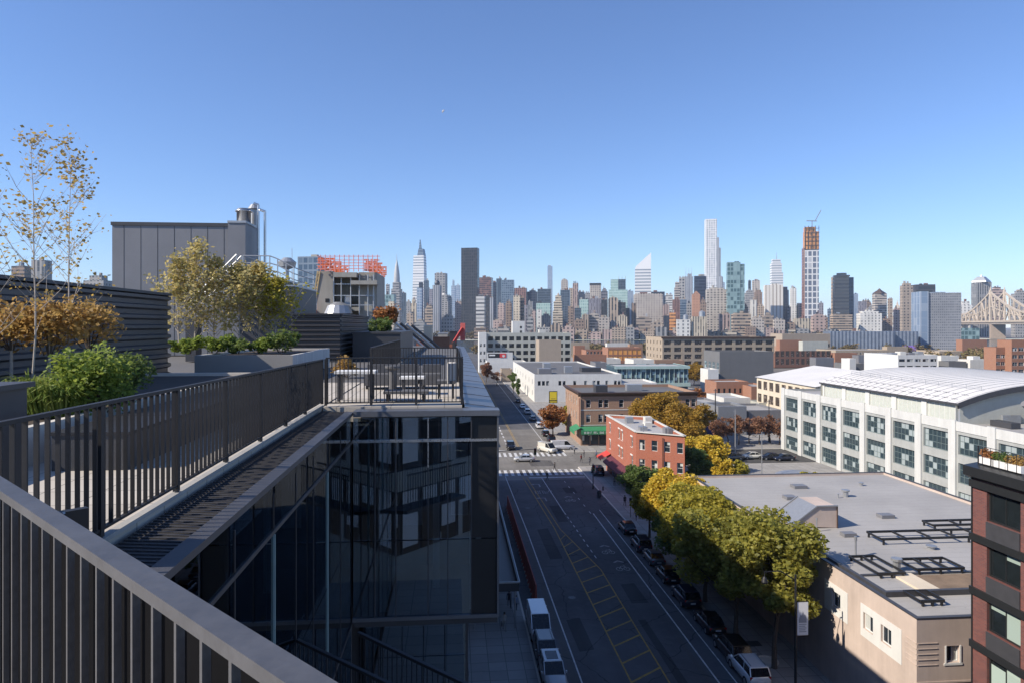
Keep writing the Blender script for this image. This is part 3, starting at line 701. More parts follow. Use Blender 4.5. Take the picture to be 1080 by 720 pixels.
# terrace furniture
def bench(label, t0, t1, s0, s1, h, top, leg, cat='table', name='terrace_table'):
    r = thing(name, label, cat, org=((t0+t1)/2,(s0+s1)/2,F))
    m = MB(); m.box(t0,t1,s0,s1,F+h-.06,F+h); part('top', m, M[top], r)
    for x in (t0+.06,t1-.14):
        for y in (s0+.06,s1-.14): m = MB(); m.box(x,x+.07,y,y+.07,F,F+h-.06); part('leg', m, M[leg], r)
bench('long white topped counter table at the corner of the table terrace nearest the long railing', -2.8,-1.85,16.4,17.0,.72,'table_white','dark_metal')
bench('shorter white topped table near the middle of the table terrace', -1.4,-.75,18.0,18.5,.46,'table_white','dark_metal')
bench('wide low dark coffee table on the sunlit pavers', -1.65,-.6,16.35,16.95,.24,'fabric_grey','black')
def sofa(label, t0, t1, s0, s1, back):
    r = thing('sofa', label, 'sofa', org=((t0+t1)/2,(s0+s1)/2,F))
    m = MB(); m.box(t0,t1,s0,s1,F+.1,F+.42); part('seat', m, M['fabric_grey'], r)
    m = MB()
    if back == 's': m.box(t0,t1,s1-.18,s1,F+.42,F+.66)
    else: m.box(t1-.18,t1,s0,s1,F+.42,F+.66)
    part('backrest', m, M['fabric_grey'], r)
    for x in (t0+.03,t1-.09):
        for y in (s0+.03,s1-.09): m = MB(); m.box(x,x+.06,y,y+.06,F,F+.1); part('leg', m, M['black'], r)
sofa('long low grey sofa across the middle of the table terrace', -2.5,-1.0,19.6,20.4,'s')
sofa('second low grey sofa beside the long one', -.9,.0-.35,19.6,20.4,'s')
ch = thing('lounge_chair', 'dark lounge chair with pale curved back near the street railing', 'chair', org=(-.15,17.2,F))
m = MB(); m.box(-.4,.05,16.9,17.5,F+.36,F+.44); part('seat', m, M['fabric_grey'], ch)
m = MB()
for k in range(6):
    a0, a1 = R(60-k*20), R(60-(k+1)*20)
    m.bar((-.35+.42*math.cos(a0),17.2+.36*math.sin(a0),F+.62),(-.35+.42*math.cos(a1),17.2+.36*math.sin(a1),F+.62),.04,.5)
part('backrest', m, M['planter_wall'], ch)
for x,y in ((-.36,16.94),(.0,16.94),(-.36,17.44),(.0,17.44)): m = MB(); m.tube((x,y,F),(x,y,F+.37),.02); part('leg', m, M['black'], ch)
so = MB(); so.lathe((-1.62,18.6,F),[(.16,0),(.2,.04),(.1,.1),(.1,.6),(.22,.66),(.22,.72)],14); solo('stool', so, M['fabric_grey'], 'single round pedestal stool between the two white topped tables', 'stool', org=(-1.62,18.6,F))

# dark roof things beyond the terrace
def boxthing(name, label, cat, t0, t1, s0, s1, z0, z1, mat, cap=None, rot=A, slats=0):
    r = thing(name, label, cat, org=((t0+t1)/2,s0,z0))
    m = MB(); m.box(t0,t1,s0,s1,z0,z1); part('wall', m, M[mat], r)
    m = MB(); m.box(t0-.05,t1+.05,s0-.05,s1+.05,z1,z1+.1); part('cap', m, M[cap or 'coping'], r)
    if slats:
        m = MB()
        for k in range(slats): z = z0+(z1-z0)*(k+.5)/slats; m.box(t0+.1,t1-.1,s0-.04,s0,z,z+.06)
        part('louvre', m, M['dark_metal'], r)
    return r
boxthing('roof_bulkhead','wide black bulkhead on the dark roof behind the ribbed screen','bulkhead',-5.2,-2.75,36,47,F-.05,28.55,'dark_metal','dark_metal')
boxthing('vent_box','small pale vent box on the roof edge beside the rust coloured shrub','vent',*[PX(394,47)[0],PX(403,47)[0]],47,48.5,F,30.0,'coping','galv')
# ================================================================ BUILDINGS WITH REAL OPENINGS
def wall_grid(mb, P, ex, w, h, rects, depth, inn):
    """wall face from corner P along ex, with recessed rectangular openings (x0,x1,z0,z1)"""
    xs = sorted({0.0, w} | {r[0] for r in rects} | {r[1] for r in rects})
    zs = sorted({0.0, h} | {r[2] for r in rects} | {r[3] for r in rects})
    P = Vector(P); ex = Vector(ex); inn = Vector(inn)*depth; up = Vector((0,0,1))
    pt = lambda x, z: P + ex*x + up*z
    for i in range(len(xs)-1):
        for j in range(len(zs)-1):
            cx, cz = (xs[i]+xs[i+1])/2, (zs[j]+zs[j+1])/2
            if any(r[0] < cx < r[1] and r[2] < cz < r[3] for r in rects): continue
            mb.quad(pt(xs[i],zs[j]), pt(xs[i+1],zs[j]), pt(xs[i+1],zs[j+1]), pt(xs[i],zs[j+1]))
    for x0,x1,z0,z1 in rects:
        a,b,c,d = pt(x0,z0),pt(x1,z0),pt(x1,z1),pt(x0,z1)
        for p,q in ((a,b),(b,c),(c,d),(d,a)): mb.quad(p, p+inn, q+inn, q)
WINC = {}
def window_mesh(w, h, nx, nz, fw=.07, fd=.06):
    k = (round(w,2), round(h,2), nx, nz, fw)
    if k not in WINC:
        m = MB(); w2 = w/2; e = .004
        m.box(-w2+e,w2-e,-fd,0,0+e,fw); m.box(-w2+e,w2-e,-fd,0,h-fw,h-e); m.box(-w2+e,-w2+fw,-fd,0,fw,h-fw); m.box(w2-fw,w2-e,-fd,0,fw,h-fw)
        for i in range(1,nx): x = -w2+w*i/nx; m.box(x-fw*.3,x+fw*.3,-fd*.8,0,fw,h-fw)
        for i in range(1,nz):
            z = h*i/nz
            for j in range(nx):
                xa = -w2+w*j/nx+(fw*.3 if j else fw); xb = -w2+w*(j+1)/nx-(fw*.3 if j < nx-1 else fw)
                m.box(xa,xb,-fd*.7,0,z-fw*.3,z+fw*.3)
        p = MB(); p.quad((-w2+.01,-.012,.01),(w2-.01,-.012,.01),(w2-.01,-.012,h-.01),(-w2+.01,-.012,h-.01))
        WINC[k] = (m, p, {})
    return WINC[k]
def put_window(root, P, ex, rect, inn, depth, nx, nz, fmat, gmat, fw=.07):
    x0,x1,z0,z1 = rect
    m, p, cache = window_mesh(x1-x0, z1-z0, nx, nz, fw)
    key = (fmat, gmat)
    if key not in cache: cache[key] = (m.mesh('window', M[fmat]), p.mesh('pane', M[gmat]))
    fm, pm = cache[key]
    q = Vector(P) + Vector(ex)*((x0+x1)/2) + Vector((0,0,z0)) + Vector(inn)*depth - Vector(ORG[root])
    f = part('window', fm, None, root); f.location = q; f.rotation_euler = (0,0,math.atan2(ex[1],ex[0]))
    g = part('pane', pm, None, f); return f
def grid(w, h, cols, rows, ww, wh, x_in=None, z0=1.0, zstep=3.5, xs=None):
    """rows x cols openings"""
    out = []
    xs = xs or [w*(i+.5)/cols for i in range(cols)]
    for r in range(rows):
        for x in xs:
            if x-ww/2 > .05 and x+ww/2 < w-.05: out.append((x-ww/2, x+ww/2, z0+r*zstep, z0+r*zstep+wh))
    return out
def building(name, label, cat, t0, t1, s0, s1, h, wall, roof='dark_roof', par=.6, front=(), left=(), right=(), fmat='white_frame', gmat='dirt_glass',
             nx=2, nz=2, depth=.18, z0=.13, group=None, fw=.07, capm=None, quadpts=None):
    """block in street axes: front faces the viewer (s0), left faces the avenue (t0); or four own corners"""
    q = quadpts or [(t0,s0),(t1,s0),(t1,s1),(t0,s1)]
    r = thing(name, label, cat, org=(q[0][0],q[0][1],z0), group=group)
    m = MB()
    for i, rects in enumerate((front, right, (), left)):
        a, b = Vector((*q[i],0)), Vector((*q[(i+1)%4],0))
        ex = (b-a); L = ex.length; ex /= L; inn = Vector((-ex.y, ex.x, 0))
        if i == 3 and rects: rects = [(L-x1,L-x0,za,zb) for x0,x1,za,zb in rects]
        rects = [(x0,x1,za,zb) for x0,x1,za,zb in rects if x0 > .02 and x1 < L-.02]
        wall_grid(m, (a.x,a.y,z0), ex, L, h, rects, depth, inn)
        for rc in rects: put_window(r, (a.x,a.y,z0), ex, rc, inn, depth, nx, nz, fmat, gmat, fw)
    # parapet: inner ring and top
    w_ = .3
    cen = Vector((sum(p[0] for p in q)/4, sum(p[1] for p in q)/4))
    ins = []
    for p in q:
        v = cen-Vector(p); ins.append((p[0]+w_*(1 if v.x>0 else -1), p[1]+w_*(1 if v.y>0 else -1)))
    zt = z0+h
    for i in range(4):
        a, b, c, d = q[i], q[(i+1)%4], ins[(i+1)%4], ins[i]
        m.quad((*a,zt),(*b,zt),(*c,zt),(*d,zt)); m.quad((*d,zt),(*c,zt),(*c,zt-par),(*d,zt-par))
    part('wall', m, M[wall], r)
    m = MB(); m.quad(*[(x,y,zt-par) for x,y in ins]); part('roof', m, M[roof], r)
    if capm:
        m = MB()
        for i in range(4): m.bar((*q[i],zt+.06),(*q[(i+1)%4],zt+.06),.5,.12)
        part('coping', m, M[capm], r)
    return r
def rbox(root, name, t0, t1, s0, s1, z0, z1, mat):
    m = MB(); m.box(t0,t1,s0,s1,z0,z1); return part(name, m, M[mat], root)
def pxb(name, label, cat, x0, x1, yt, D, dep, wall, **kw):
    """building placed by its bearing, roof height and distance"""
    t0, s0 = PX(x0, D); t1, s1 = PX(x1, D); s = (s0+s1)/2; ht = ZY(yt, D)
    win = kw.pop('win', None); lw = kw.pop('lwin', None)
    w = t1-t0; h = ht-.13
    f = l = ()
    if win: cols, rows, ww, wh, za, zs = win; f = grid(w, h, cols, rows, ww, wh, z0=za, zstep=zs)
    if lw: cols, rows, ww, wh, za, zs = lw; l = grid(dep, h, cols, rows, ww, wh, z0=za, zstep=zs)
    return building(name, label, cat, t0, t1, s, s+dep, h, wall, front=f, left=l, **kw)

# ---- red brick corner building
q = [(30.6,112.5),(37.3,107.6),(37.9,130.5),(30.5,134.5)]
e = (Vector(q[1])-Vector(q[0])).length
fr = grid(8.6,11,4,3,1.0,1.75,z0=1.6,zstep=3.25)
lf = [(x-.5,x+.5,z,z+1.75) for z in (4.9,8.1) for x in (2.4,9.2,11.3,18.6)]
lf = [(x0,x1,a,b) for x0,x1,a,b in lf]
rb = building('brick_building','orange red brick corner building with red awnings and a pale flat roof','brick building',0,0,0,0,11.0,'red_brick','silver_roof',.5,
    front=fr,left=lf,quadpts=q,fmat='white_frame',gmat='dirt_glass',nx=1,nz=2,depth=.16,capm='offwhite')
m = MB(); m.tube((34.3,109.55,3.2),(34.3,109.55,10.6),.07); part('downpipe', m, M['black'], rb)
for k, (t_, s_) in enumerate(((32.6,117),(34.6,121),(35.8,113),(32.5,126),(35.8,125))):
    m = MB(); m.box(t_,t_+1.3,s_,s_+1.6,10.63,11.3+.15*k); part('roof_unit', m, M[['galv','offwhite','panel_grey'][k%3]], rb)
for t_,s_ in ((32.4,114.5),(35.8,111.5)): m = MB(); m.tube((t_,s_,10.6),(t_,s_,12.2),.09); part('vent_pipe', m, M['galv'], rb)
for k, (z, s_) in enumerate([(z,s_) for z in (4.85,8.05) for s_ in (115.1,121.9,124.0,131.2)]):
    m = MB(); m.box(30.47,30.585,s_-.7,s_+.7,z-.06+.13,z+.1); m.box(30.47,30.585,s_-.7,s_+.7,z+1.9,z+2.1); part('sill', m, M['white_frame'], rb)
def awning(label, t, s0, s1, mat, out=1.6, z=3.9, text=False):
    a = thing('awning', label, 'awning', org=(t,s0,z))
    m = MB(); m.prism_y([(t-.02,z),(t-out,z-1.0),(t-out,z-1.3),(t-out+.04,z-1.3),(t-out+.04,z-1.03),(t-.02,z-.04)], s0, s1); part('canopy', m, M[mat], a)
    for y in (s0+.05,s1-.05): m = MB(); m.tube((t-.02,y,z-1.0),(t-out+.05,y,z-1.06),.02); part('arm', m, M['galv'], a)
    return a
awning('bright red awning on the street corner of the brick building',30.45,130.2,134.0,'red_awning',2.0,4.2)
awning('long maroon awning over the shop front along the brick building',30.45,116.0,129.6,'maroon_awning',1.7,4.0)
for k in range(3):
    m = MB(); m.box(30.42,30.5,117+k*4.4,120.6+k*4.4,.35,2.7); part('shop_window', m, M['dirt_glass'], rb)

# ---- brown brick building with dark cornice and green awning
t0, s0 = 30.6, 162.6; t1 = PX(740,164)[0]
bb = building('brick_building','wide brown brick building with overhanging dark cornice and green shop awning','brick building',t0,t1,s0,s0+22,12.7,'brown_brick','dark_roof',.7,
    front=grid(t1-t0,12,11,3,1.1,1.9,z0=2.0,zstep=3.55,xs=[1.9,4.9,6.3,10.0,14.0,15.4,19.4,22.5,26.5,28.0,32.0]), left=grid(22,12,6,3,1.1,1.9,z0=2.0,zstep=3.55), gmat='dirt_glass', nx=1, nz=2)
m = MB(); m.prism_x([(s0,11.9),(s0-.7,12.6),(s0-.7,12.9),(s0,12.9)], t0-.6, t1); m.prism_y([(t0,11.9),(t0-.7,12.6),(t0-.7,12.9),(t0,12.9)], s0-.69, s0+22); part('cornice', m, M['cornice'], bb)
m = MB(); m.tube((t0-.3,s0-.2,4.2),(t0-.3,s0-.2,11.6),.14); part('downpipe', m, M['rust_brick'], bb)
m = MB(); m.box(t0,t1,s0-.06,s0-.005,8.55,8.75); m.box(t0,t1,s0-.06,s0-.005,4.9,5.1); part('string_course', m, M['offwhite'], bb)
rbox(bb,'roof_unit',t0+5,t0+8,s0+6,s0+9,12.2,14.0,'dark_metal'); rbox(bb,'roof_unit',t0+14,t0+18,s0+10,s0+12,12.2,13.8,'galv')
ga = thing('awning','green shop awning with white lettering on the brown brick building','awning',org=(t0,s0,4.6))
m = MB(); m.prism_x([(s0-.01,4.7),(s0-1.7,3.9),(s0-1.7,3.0),(s0-1.66,3.0),(s0-1.66,3.84),(s0-.01,4.62)], t0-.2, t0+8.5); m.prism_y([(t0-.21,4.7),(t0-1.8,3.9),(t0-1.8,3.0),(t0-1.76,3.0),(t0-1.76,3.84),(t0-.21,4.62)], s0-1.7, s0+5); part('canopy', m, M['green_awning'], ga)
m = MB(); rr = random.Random(4); x = t0+.6                               # worn white letters, too small to read in the photo
while x < t0+7.6:
    w = rr.uniform(.22,.34)
    m.box(x,x+.07,s0-1.72,s0-1.703,3.2,3.68)
    if rr.random() < .7: m.box(x+.07,x+w,s0-1.72,s0-1.703,3.6,3.68)
    if rr.random() < .6: m.box(x+.07,x+w,s0-1.72,s0-1.703,3.2,3.28)
    if rr.random() < .6: m.box(x+w-.07,x+w,s0-1.722,s0-1.703,3.28,3.6)
    x += w+(.1 if rr.random() < .8 else .5)
part('lettering', m, M['sign_white'], ga)
for x in range(4): m = MB(); m.box(t0+.4+x*2.1,t0+2.2+x*2.1,s0-.05,s0-.005,.4,2.9); part('shop_window', m, M['dirt_glass'], bb)

# ---- low white building with yellow sign
t0 = 30.6; s0 = 256.5; t1 = PX(656,260)[0]
wb = building('warehouse','low white painted block with small square windows and a yellow sign beside it','warehouse',t0,t1,s0,s0+92,10.4,'white','dark_roof',.6,
    front=[(x,x+1.1,6.2,7.9) for x in (1.3,2.9,4.5,9.2,10.8,14.9,19.1,22.3,24.0,27.3,30.6,32.1)], left=[(x,x+1.6,z,z+1.9) for z in (2.0,6.2) for x in (6,18,30,42,54,66,78)], gmat='dirt_glass', fmat='black_frame', nx=1, nz=1, depth=.25)
for k,(a,b,c,d,h) in enumerate(((3,8,10,16,1.6),(14,17,14,17,2.2),(22,30,20,26,1.3),(9,12,40,46,2.0))): rbox(wb,'roof_unit',t0+a,t0+b,s0+c,s0+d,9.8,10.4+h,['panel_grey','galv','dark_metal','galv'][k])
for k in range(2): m = MB(); m.tube((t0-1.2,s0+6+k*10,0.13),(t0-1.2,s0+6+k*10,6.5),1.0,1.2); 
sg = thing('shop_sign','yellow boxed sign with dark base stripe on a thin pole before the white block','sign',org=GP(583.5,447))if False else thing('shop_sign','yellow boxed sign with dark base stripe on a thin pole before the white block','sign',org=(*PX(583.5,212),.13))
t_, s_ = PX(583.5,212); zt = ZY(412,212); zb = ZY(424.5,212)
m = MB(); m.box(t_-1.3,t_+1.3,s_,s_+.3,zb,zt); part('frame', m, M['black_frame'], sg)
m = MB(); m.box(t_-1.1,t_+1.1,s_-.02,s_,zb+.9,zt-.22); part('face', m, M['sign_yellow'], sg)
m = MB(); m.box(t_-1.1,t_+1.1,s_-.02,s_,zb+.2,zb+.55); part('face', m, M['sign_yellow'], sg)
m = MB(); m.box(t_-.7,t_+.7,s_-.03,s_-.021,zb+1.25,zb+1.4); part('print', m, M['cornice'], sg)
m = MB(); m.tube((t_,s_+.15,.13),(t_,s_+.15,zb),.12); part('pole', m, M['galv'], sg)

# ---- mint roofed glass building
gb = pxb('glass_pavilion','long glass fronted building under a pale mint green roof edge','building',650,727,386,285,20,'blue_glass',roof='silver_roof',par=.3)
t0,s0 = PX(650,285); t1,_ = PX(727,285); zt = ZY(386,285); s0 = (s0+PX(727,285)[1])/2
m = MB(); m.box(t0-1,t1+.5,s0-.8,s0-.01,zt-1.0,zt+.15); m.box(t1,t1+.5,s0-.01,s0+20,zt-1.0,zt+.15); part('roof_edge', m, M['mint'], gb)
m = MB(); m.box(t0-1,t1+.8,s0-.6,s0-.01,3.6,5.1); part('canopy', m, M['mint'], gb)
for k in range(15): rbox(gb,'mullion',t0+k*(t1-t0)/15-.12,t0+k*(t1-t0)/15+.12,s0-.25,s0-.005,5.1,zt-1.0,'mint')
ml = pxb('annex','white low annex joining the white block to the mint roofed building','annex',655,693,403,262,18,'white',roof='silver_roof',win=(4,1,2.6,2.2,1.0,3),fmat='black_frame',nx=2,nz=1)

# ---- concrete factory behind, with white stair tower and beige box
cf = pxb('factory','pale grey concrete frame factory with rows of dark openings','factory',506,603,351,430,30,'factory_grey',roof='dark_roof',win=(13,5,3.1,2.6,1.6,4.4),lwin=(5,5,3.1,2.6,1.6,4.4),fmat='black_frame',gmat='dark_glass',nx=3,nz=2,depth=.5)
bt0,bs0 = PX(541,428); bt1,_ = PX(554,428)
rbox(cf,'stair_tower',bt0,bt1,bs0+3,bs0+11,23,ZY(338.5,430),'white'); rbox(cf,'roof_unit',bt1+10,bt1+14,bs0+8,bs0+14,23.5,26.2,'offwhite')
for z in (1.2,4.0): rbox(cf,'stair_window',bt1-3,bt1-1.8,bs0+2.95,bs0+2.999,23+z,24.4+z,'black')
pxb('blank_block','windowless beige clad block standing against the grey concrete factory','block',568.5,592,358.5,400,16,'beige_box',roof='dark_roof')
sb = pxb('showroom','white low showroom with long dark sign panel and red square','showroom',513.5,555,381,395,16,'white',roof='silver_roof')
t0,s0 = PX(513.5,395); t1,_ = PX(541,395)
rbox(sb,'sign_wall',t0,t1,s0+.4,s0+1.0,8.1,ZY(371.5,395),'white')
m = MB(); zc = ZY(374.5,395); m.box(t0+.8,t0+8.5,s0+.3,s0+.395,zc-1.3,zc+1.1); part('sign_panel', m, M['black'], sb)
m = MB(); m.box(t0+7.5,t0+11.2,s0+.2,s0+.29,zc-1.3,zc+1.1); part('sign_panel', m, M['sign_red'], sb)
m = MB(); m.box(t0+9.2,t0+10.2,s0+.15,s0+.195,zc-1.0,zc+.3); m.box(t0+8.8,t0+10.6,s0+.15,s0+.195,zc-.4,zc); m.box(t0+1.4,t0+4.8,s0+.2,s0+.295,zc-.3,zc+.5); part('emblem', m, M['sign_white'], sb)
pxb('shed','tan rendered shed beside the showroom with a plain front','shed',529,540.5,389,352,10,'beige_box',roof='dark_roof')
pxb('corner_block','narrow white end block with blank windows at the street end of the factory','block',505.2,513,350.5,415,16,'white',roof='silver_roof',win=(2,4,1.2,2,2,4.6),fmat='white_frame')

# ---- tan factory with cornice
tf = pxb('factory','wide tan masonry factory with dark brown cornice and large paired windows','factory',697,819,355.5,470,40,'tan_stone',roof='dark_roof',win=(11,4,5.0,3.0,1.4,4.7),lwin=(5,4,2.0,2.2,1.8,4.7),fmat='cornice',gmat='brown_glass',nx=4,nz=2,depth=.5)
t0,s0 = PX(697,470); t1,s1 = PX(819,470); s0=(s0+s1)/2; zt = ZY(355.5,470)
m = MB(); m.box(t0-.8,t1+.6,s0-.9,s0-.02,zt-.9,zt+.3); part('cornice', m, M['cornice'], tf)
pxb('loft_building','orange panelled low block with two rows of square bays','building',641,677,366.5,520,20,'rust_brick',roof='silver_roof',win=(7,2,3.0,3.4,2.2,4.6),fmat='orange_panel',gmat='orange_panel',nx=2,nz=1)
pxb('loft_building','pinkish brick low block next to the orange panelled one','building',618,640.5,369,540,20,'rust_brick',roof='dark_roof',win=(6,2,1.6,2.2,2.2,4.0),fmat='offwhite')
# ---- blank grey block and brick neighbours
gk = pxb('blank_block','big dark grey block with blank front and pale glazed flank','block',758,817,370.5,300,19,'grey_stucco',roof='dark_roof',lwin=(4,3,3.2,3.0,1.2,4.2),fmat='white_frame',gmat='blue_glass')
pxb('annex','white square annex before the glazed side of the big dark grey block','annex',746.5,758,389,292,9,'white',roof='silver_roof')
pxb('brick_building','low rust brick block below the big dark grey block','brick building',755,790,402,262,12,'rust_brick',roof='silver_roof',win=(6,1,.9,1.8,3,3),fmat='black_frame')
pxb('brick_building','low brick shed with grey roof behind the parking street','brick building',792,815,407,255,16,'rust_brick',roof='grey_roof')
pxb('brick_building','maroon brick mill with tall arched bays beyond the cream warehouse','brick building',816,878,372.5,470,10,'maroon_brick',roof='dark_roof',win=(11,2,2.4,4.0,2,5.4),fmat='cornice',gmat='brown_glass')
# ---- cream warehouse with grey pitched roof
cw = thing('warehouse','cream two storey warehouse with grey pitched roof and brown windows','warehouse',org=(95,172,.13))
m = MB(); lf = grid(35,12.5,9,3,2.6,2.6,z0=1.2,zstep=4.0)
wall_grid(m,(95,207,.13),(0,-1,0),35,12.8,lf,.25,(1,0,0)); wall_grid(m,(95,172,.13),(1,0,0),40,12.8,[],.2,(0,1,0)); wall_grid(m,(135,172,.13),(0,1,0),35,12.8,[],.2,(-1,0,0)); wall_grid(m,(135,207,.13),(-1,0,0),40,12.8,[],.2,(0,-1,0))
m.prism_y([(95,12.93),(135,12.93),(114,16.2)],206.7,206.99); m.prism_y([(95,12.93),(135,12.93),(114,16.2)],172.01,172.3); part('wall', m, M['cream'], cw)
for rc in lf: put_window(cw,(95,207,.13),(0,-1,0),rc,(1,0,0),.25,3,2,'cornice','brown_glass')
m = MB(); m.quad((94.5,171.5,12.9),(114,171.5,16.35),(114,207.5,16.35),(94.5,207.5,12.9)); m.quad((114,171.5,16.35),(135.5,171.5,12.9),(135.5,207.5,12.9),(114,207.5,16.35)); part('roof', m, M['vault_roof'], cw)
# ---- white industrial building with vaulted roof
TW = 77.0
ww = thing('industrial_building','long white industrial building with vaulted roof, white pilasters and gridded windows','industrial building',org=(TW,80,.13))
S0, S1 = 76.0, 153.6; bay = 7.76
rects = []
for b in range(10):
    x0 = b*bay+1.05; x1 = (b+1)*bay-1.05
    for z in (.5,4.85,9.2): rects.append((x0,x1,z,z+3.05))
m = MB(); L = S1-S0
wl_ = [(L-x1,L-x0,a,b) for x0,x1,a,b in rects]
wall_grid(m,(TW,S1,.13),(0,-1,0),L,14.1,wl_,.3,(1,0,0)); wall_grid(m,(TW,S0,.13),(1,0,0),50,14.1,[],.2,(0,1,0)); wall_grid(m,(TW+50,S1,.13),(-1,0,0),50,14.1,[],.2,(0,-1,0)); wall_grid(m,(TW+50,S0,.13),(0,1,0),L,14.1,[],.2,(-1,0,0))
m.box(TW,TW+.35,S0,S1,14.231,14.24); M['pilaster'] = stucco('off_white_pilaster', (.62,.62,.59), .22, .85, .6); M['pale_grey_wall'] = stucco('pale_grey_green_wall', (.4,.41,.39), .25)
part('wall', m, M['pale_grey_wall'], ww)
for rc in wl_: put_window(ww,(TW,S1,.13),(0,-1,0),rc,(1,0,0),.3,6,3,'green_frame','grid_glass',.12)
for b in range(11):
    m = MB(); s_ = S0+b*bay; m.box(TW-.28,TW-.003,s_-.75,s_+.75,.13,14.5); part('pilaster', m, M['pilaster'], ww)
m = MB(); m.box(TW-.12,TW-.002,S0,S1,12.9,14.35); part('parapet_band', m, M['pilaster'], ww)
m = MB(); m.quad((TW+.35,S0,13.7),(TW+50,S0,13.7),(TW+50,S1,13.7),(TW+.35,S1,13.7)); part('roof', m, M['grey_roof'], ww)
V0, V1 = 99.4, 138.4
m = MB(); m.box(TW+1.2,TW+1.3,V0,V1,13.7,16.9); part('clerestory', m, surf('pale_green_translucent_panel',(.5,.52,.46),.5,.12,2), ww)
for b in range(6):
    m = MB(); s_ = V0+b*(V1-V0)/5; m.box(TW+.95,TW+1.2,max(V0,s_-.6),min(V1,s_+.6),13.7,16.9); part('pilaster', m, M['white'], ww)
    if b < 5:
        for k in range(6): m = MB(); y = s_+.9+k*1.15; m.box(TW+1.14,TW+1.195,y,y+.06,13.9,16.7); part('glazing_bar', m, M['white_frame'], ww)
arc = []
for k in range(29):
    f = k/28; t_ = TW+.5+46*f; z_ = 17.0+3.1*(1-abs(2*f-1)**2.9); arc.append((t_,z_))
m = MB(); N = len(arc)
for (a,za),(b,zb) in zip(arc,arc[1:]):
    m.quad((a,V0-.6,za),(b,V0-.6,zb),(b,V1+.6,zb),(a,V1+.6,za))
part('vaulted_roof', m, M['vault_roof'], ww)
m = MB()
for (a,za),(b,zb) in zip(arc,arc[1:]):
    m.add([(a,V0-.62,za+.03),(b,V0-.62,zb+.03),(b,V0-.62,zb-.8),(a,V0-.62,za-.8),(a,V0-.35,za+.03),(b,V0-.35,zb+.03),(b,V0-.35,zb-.8),(a,V0-.35,za-.8)],[(0,3,2,1),(4,5,6,7),(0,1,5,4),(2,3,7,6)])
part('gable_edge', m, M['dark_metal'], ww)
m = MB(); m.box(TW+.5,TW+.6,V0-.6,V1+.6,16.72,17.02); part('gutter', m, M['dark_metal'], ww)
m = MB()
for (a,za),(b,zb) in zip(arc,arc[1:]): m.quad((a,V0+.01,13.7),(b,V0+.01,13.7),(b,V0+.01,zb-.02),(a,V0+.01,za-.02)); 
part('gable_wall', m, M['factory_grey'], ww)
m = MB()                                                                  # far gable
for (a,za),(b,zb) in zip(arc,arc[1:]): m.quad((a,V1,13.7),(b,V1,13.7),(b,V1,zb-.02),(a,V1,za-.02))
part('gable_wall', m, M['factory_grey'], ww)
m = MB()
for k in range(12): s_ = V0+1.5+k*3.2; m.tube((TW+6,s_,18.75),(TW+6,s_,19.45),.03)
m.tube((TW+6,V0+1.5,19.45),(TW+6,V0+36.7,19.45),.03); m.tube((TW+6,V0+1.5,19.1),(TW+6,V0+36.7,19.1),.02); part('roof_guardrail', m, M['galv'], ww)
zr_ = lambda t_: 17.0+3.1*(1-abs(2*(t_-TW-.5)/46-1)**2.9)
for dt_ in (1.6,3.4):
    m = MB(); zz_ = zr_(TW+dt_)
    for k in range(19): s_ = V0+1+k*2.05; m.box(TW+dt_-.03,TW+dt_+.03,s_,s_+1.5,zz_+.14,zz_+.19); m.box(TW+dt_-.02,TW+dt_+.02,s_+.7,s_+.8,zz_-.05,zz_+.14)
    part('snow_guard', m, M['panel_grey'], ww)
m = MB()
for k in range(20):
    s_ = V0+k*2.0
    for (a_,za_),(b_,zb2_) in zip(arc,arc[1:]): m.bar((a_,s_,za_+.02),(b_,s_,zb2_+.02),.07,.06)
part('roof_seam', m, M['galv'], ww)
for a,b,c,d,h,mt in ((8,11,99,102,1.4,'galv'),(16,20,96,101,2.1,'panel_grey'),(5,6.5,94,98,.9,'dark_metal'),(25,27,100,103,1.8,'galv')): rbox(ww,'roof_unit',TW+a,TW+b,c,d,13.7,13.7+h,mt)
m = MB(); m.tube((TW+11,V0-2.5,13.7),(TW+11,V0-2.5,16.2),.7,.7,14); m.tube((TW+11,V0-2.5,16.2),(TW+9.5,V0-2.6,17.2),.7,.5,14); part('exhaust_duct', m, M['panel_grey'], ww)
cn = thing('canopy','small curved pale canopy on thin posts below the white industrial building','canopy',org=(60,114,.13))
m = MB(); pr = [(60-3.4*math.cos(math.pi*k/8), 2.7+.75*math.sin(math.pi*k/8)) for k in range(9)]
m.prism_y(pr+[(x,z-.1) for x,z in pr[::-1]],112,116.5); part('roof_sheet', m, M['galv'], cn)
for x in (56.9,63.1):
    for y in (112.3,116.2): m = MB(); m.tube((x,y,.13),(x,y,2.85),.06); part('post', m, M['black'], cn)

# ---- grey roofed stucco building across the avenue
h9 = 9.45
gr = building('stucco_building','low pinkish beige stucco building with a vast flat grey roof','building',30.55,57,42.7,86,h9,'pink_stucco','grey_roof',.25,
    front=[(2.1,3.0,6.5,7.6)], left=[(x,x+1.15,6.3,7.5) for x in (2.6,4.7,8.9,13.5,18,23,29,35)], fmat='white_frame', gmat='dirt_glass', nx=2, nz=1, capm=None)
zr = .13+h9-.25
m = MB(); m.box(30.5,30.545,44.2,49.2,5.7,8.2); m.box(30.5,30.545,50.6,54.6,5.7,8.2)
m.box(30.5,30.545,55.6,58.6,5.7,8.2)
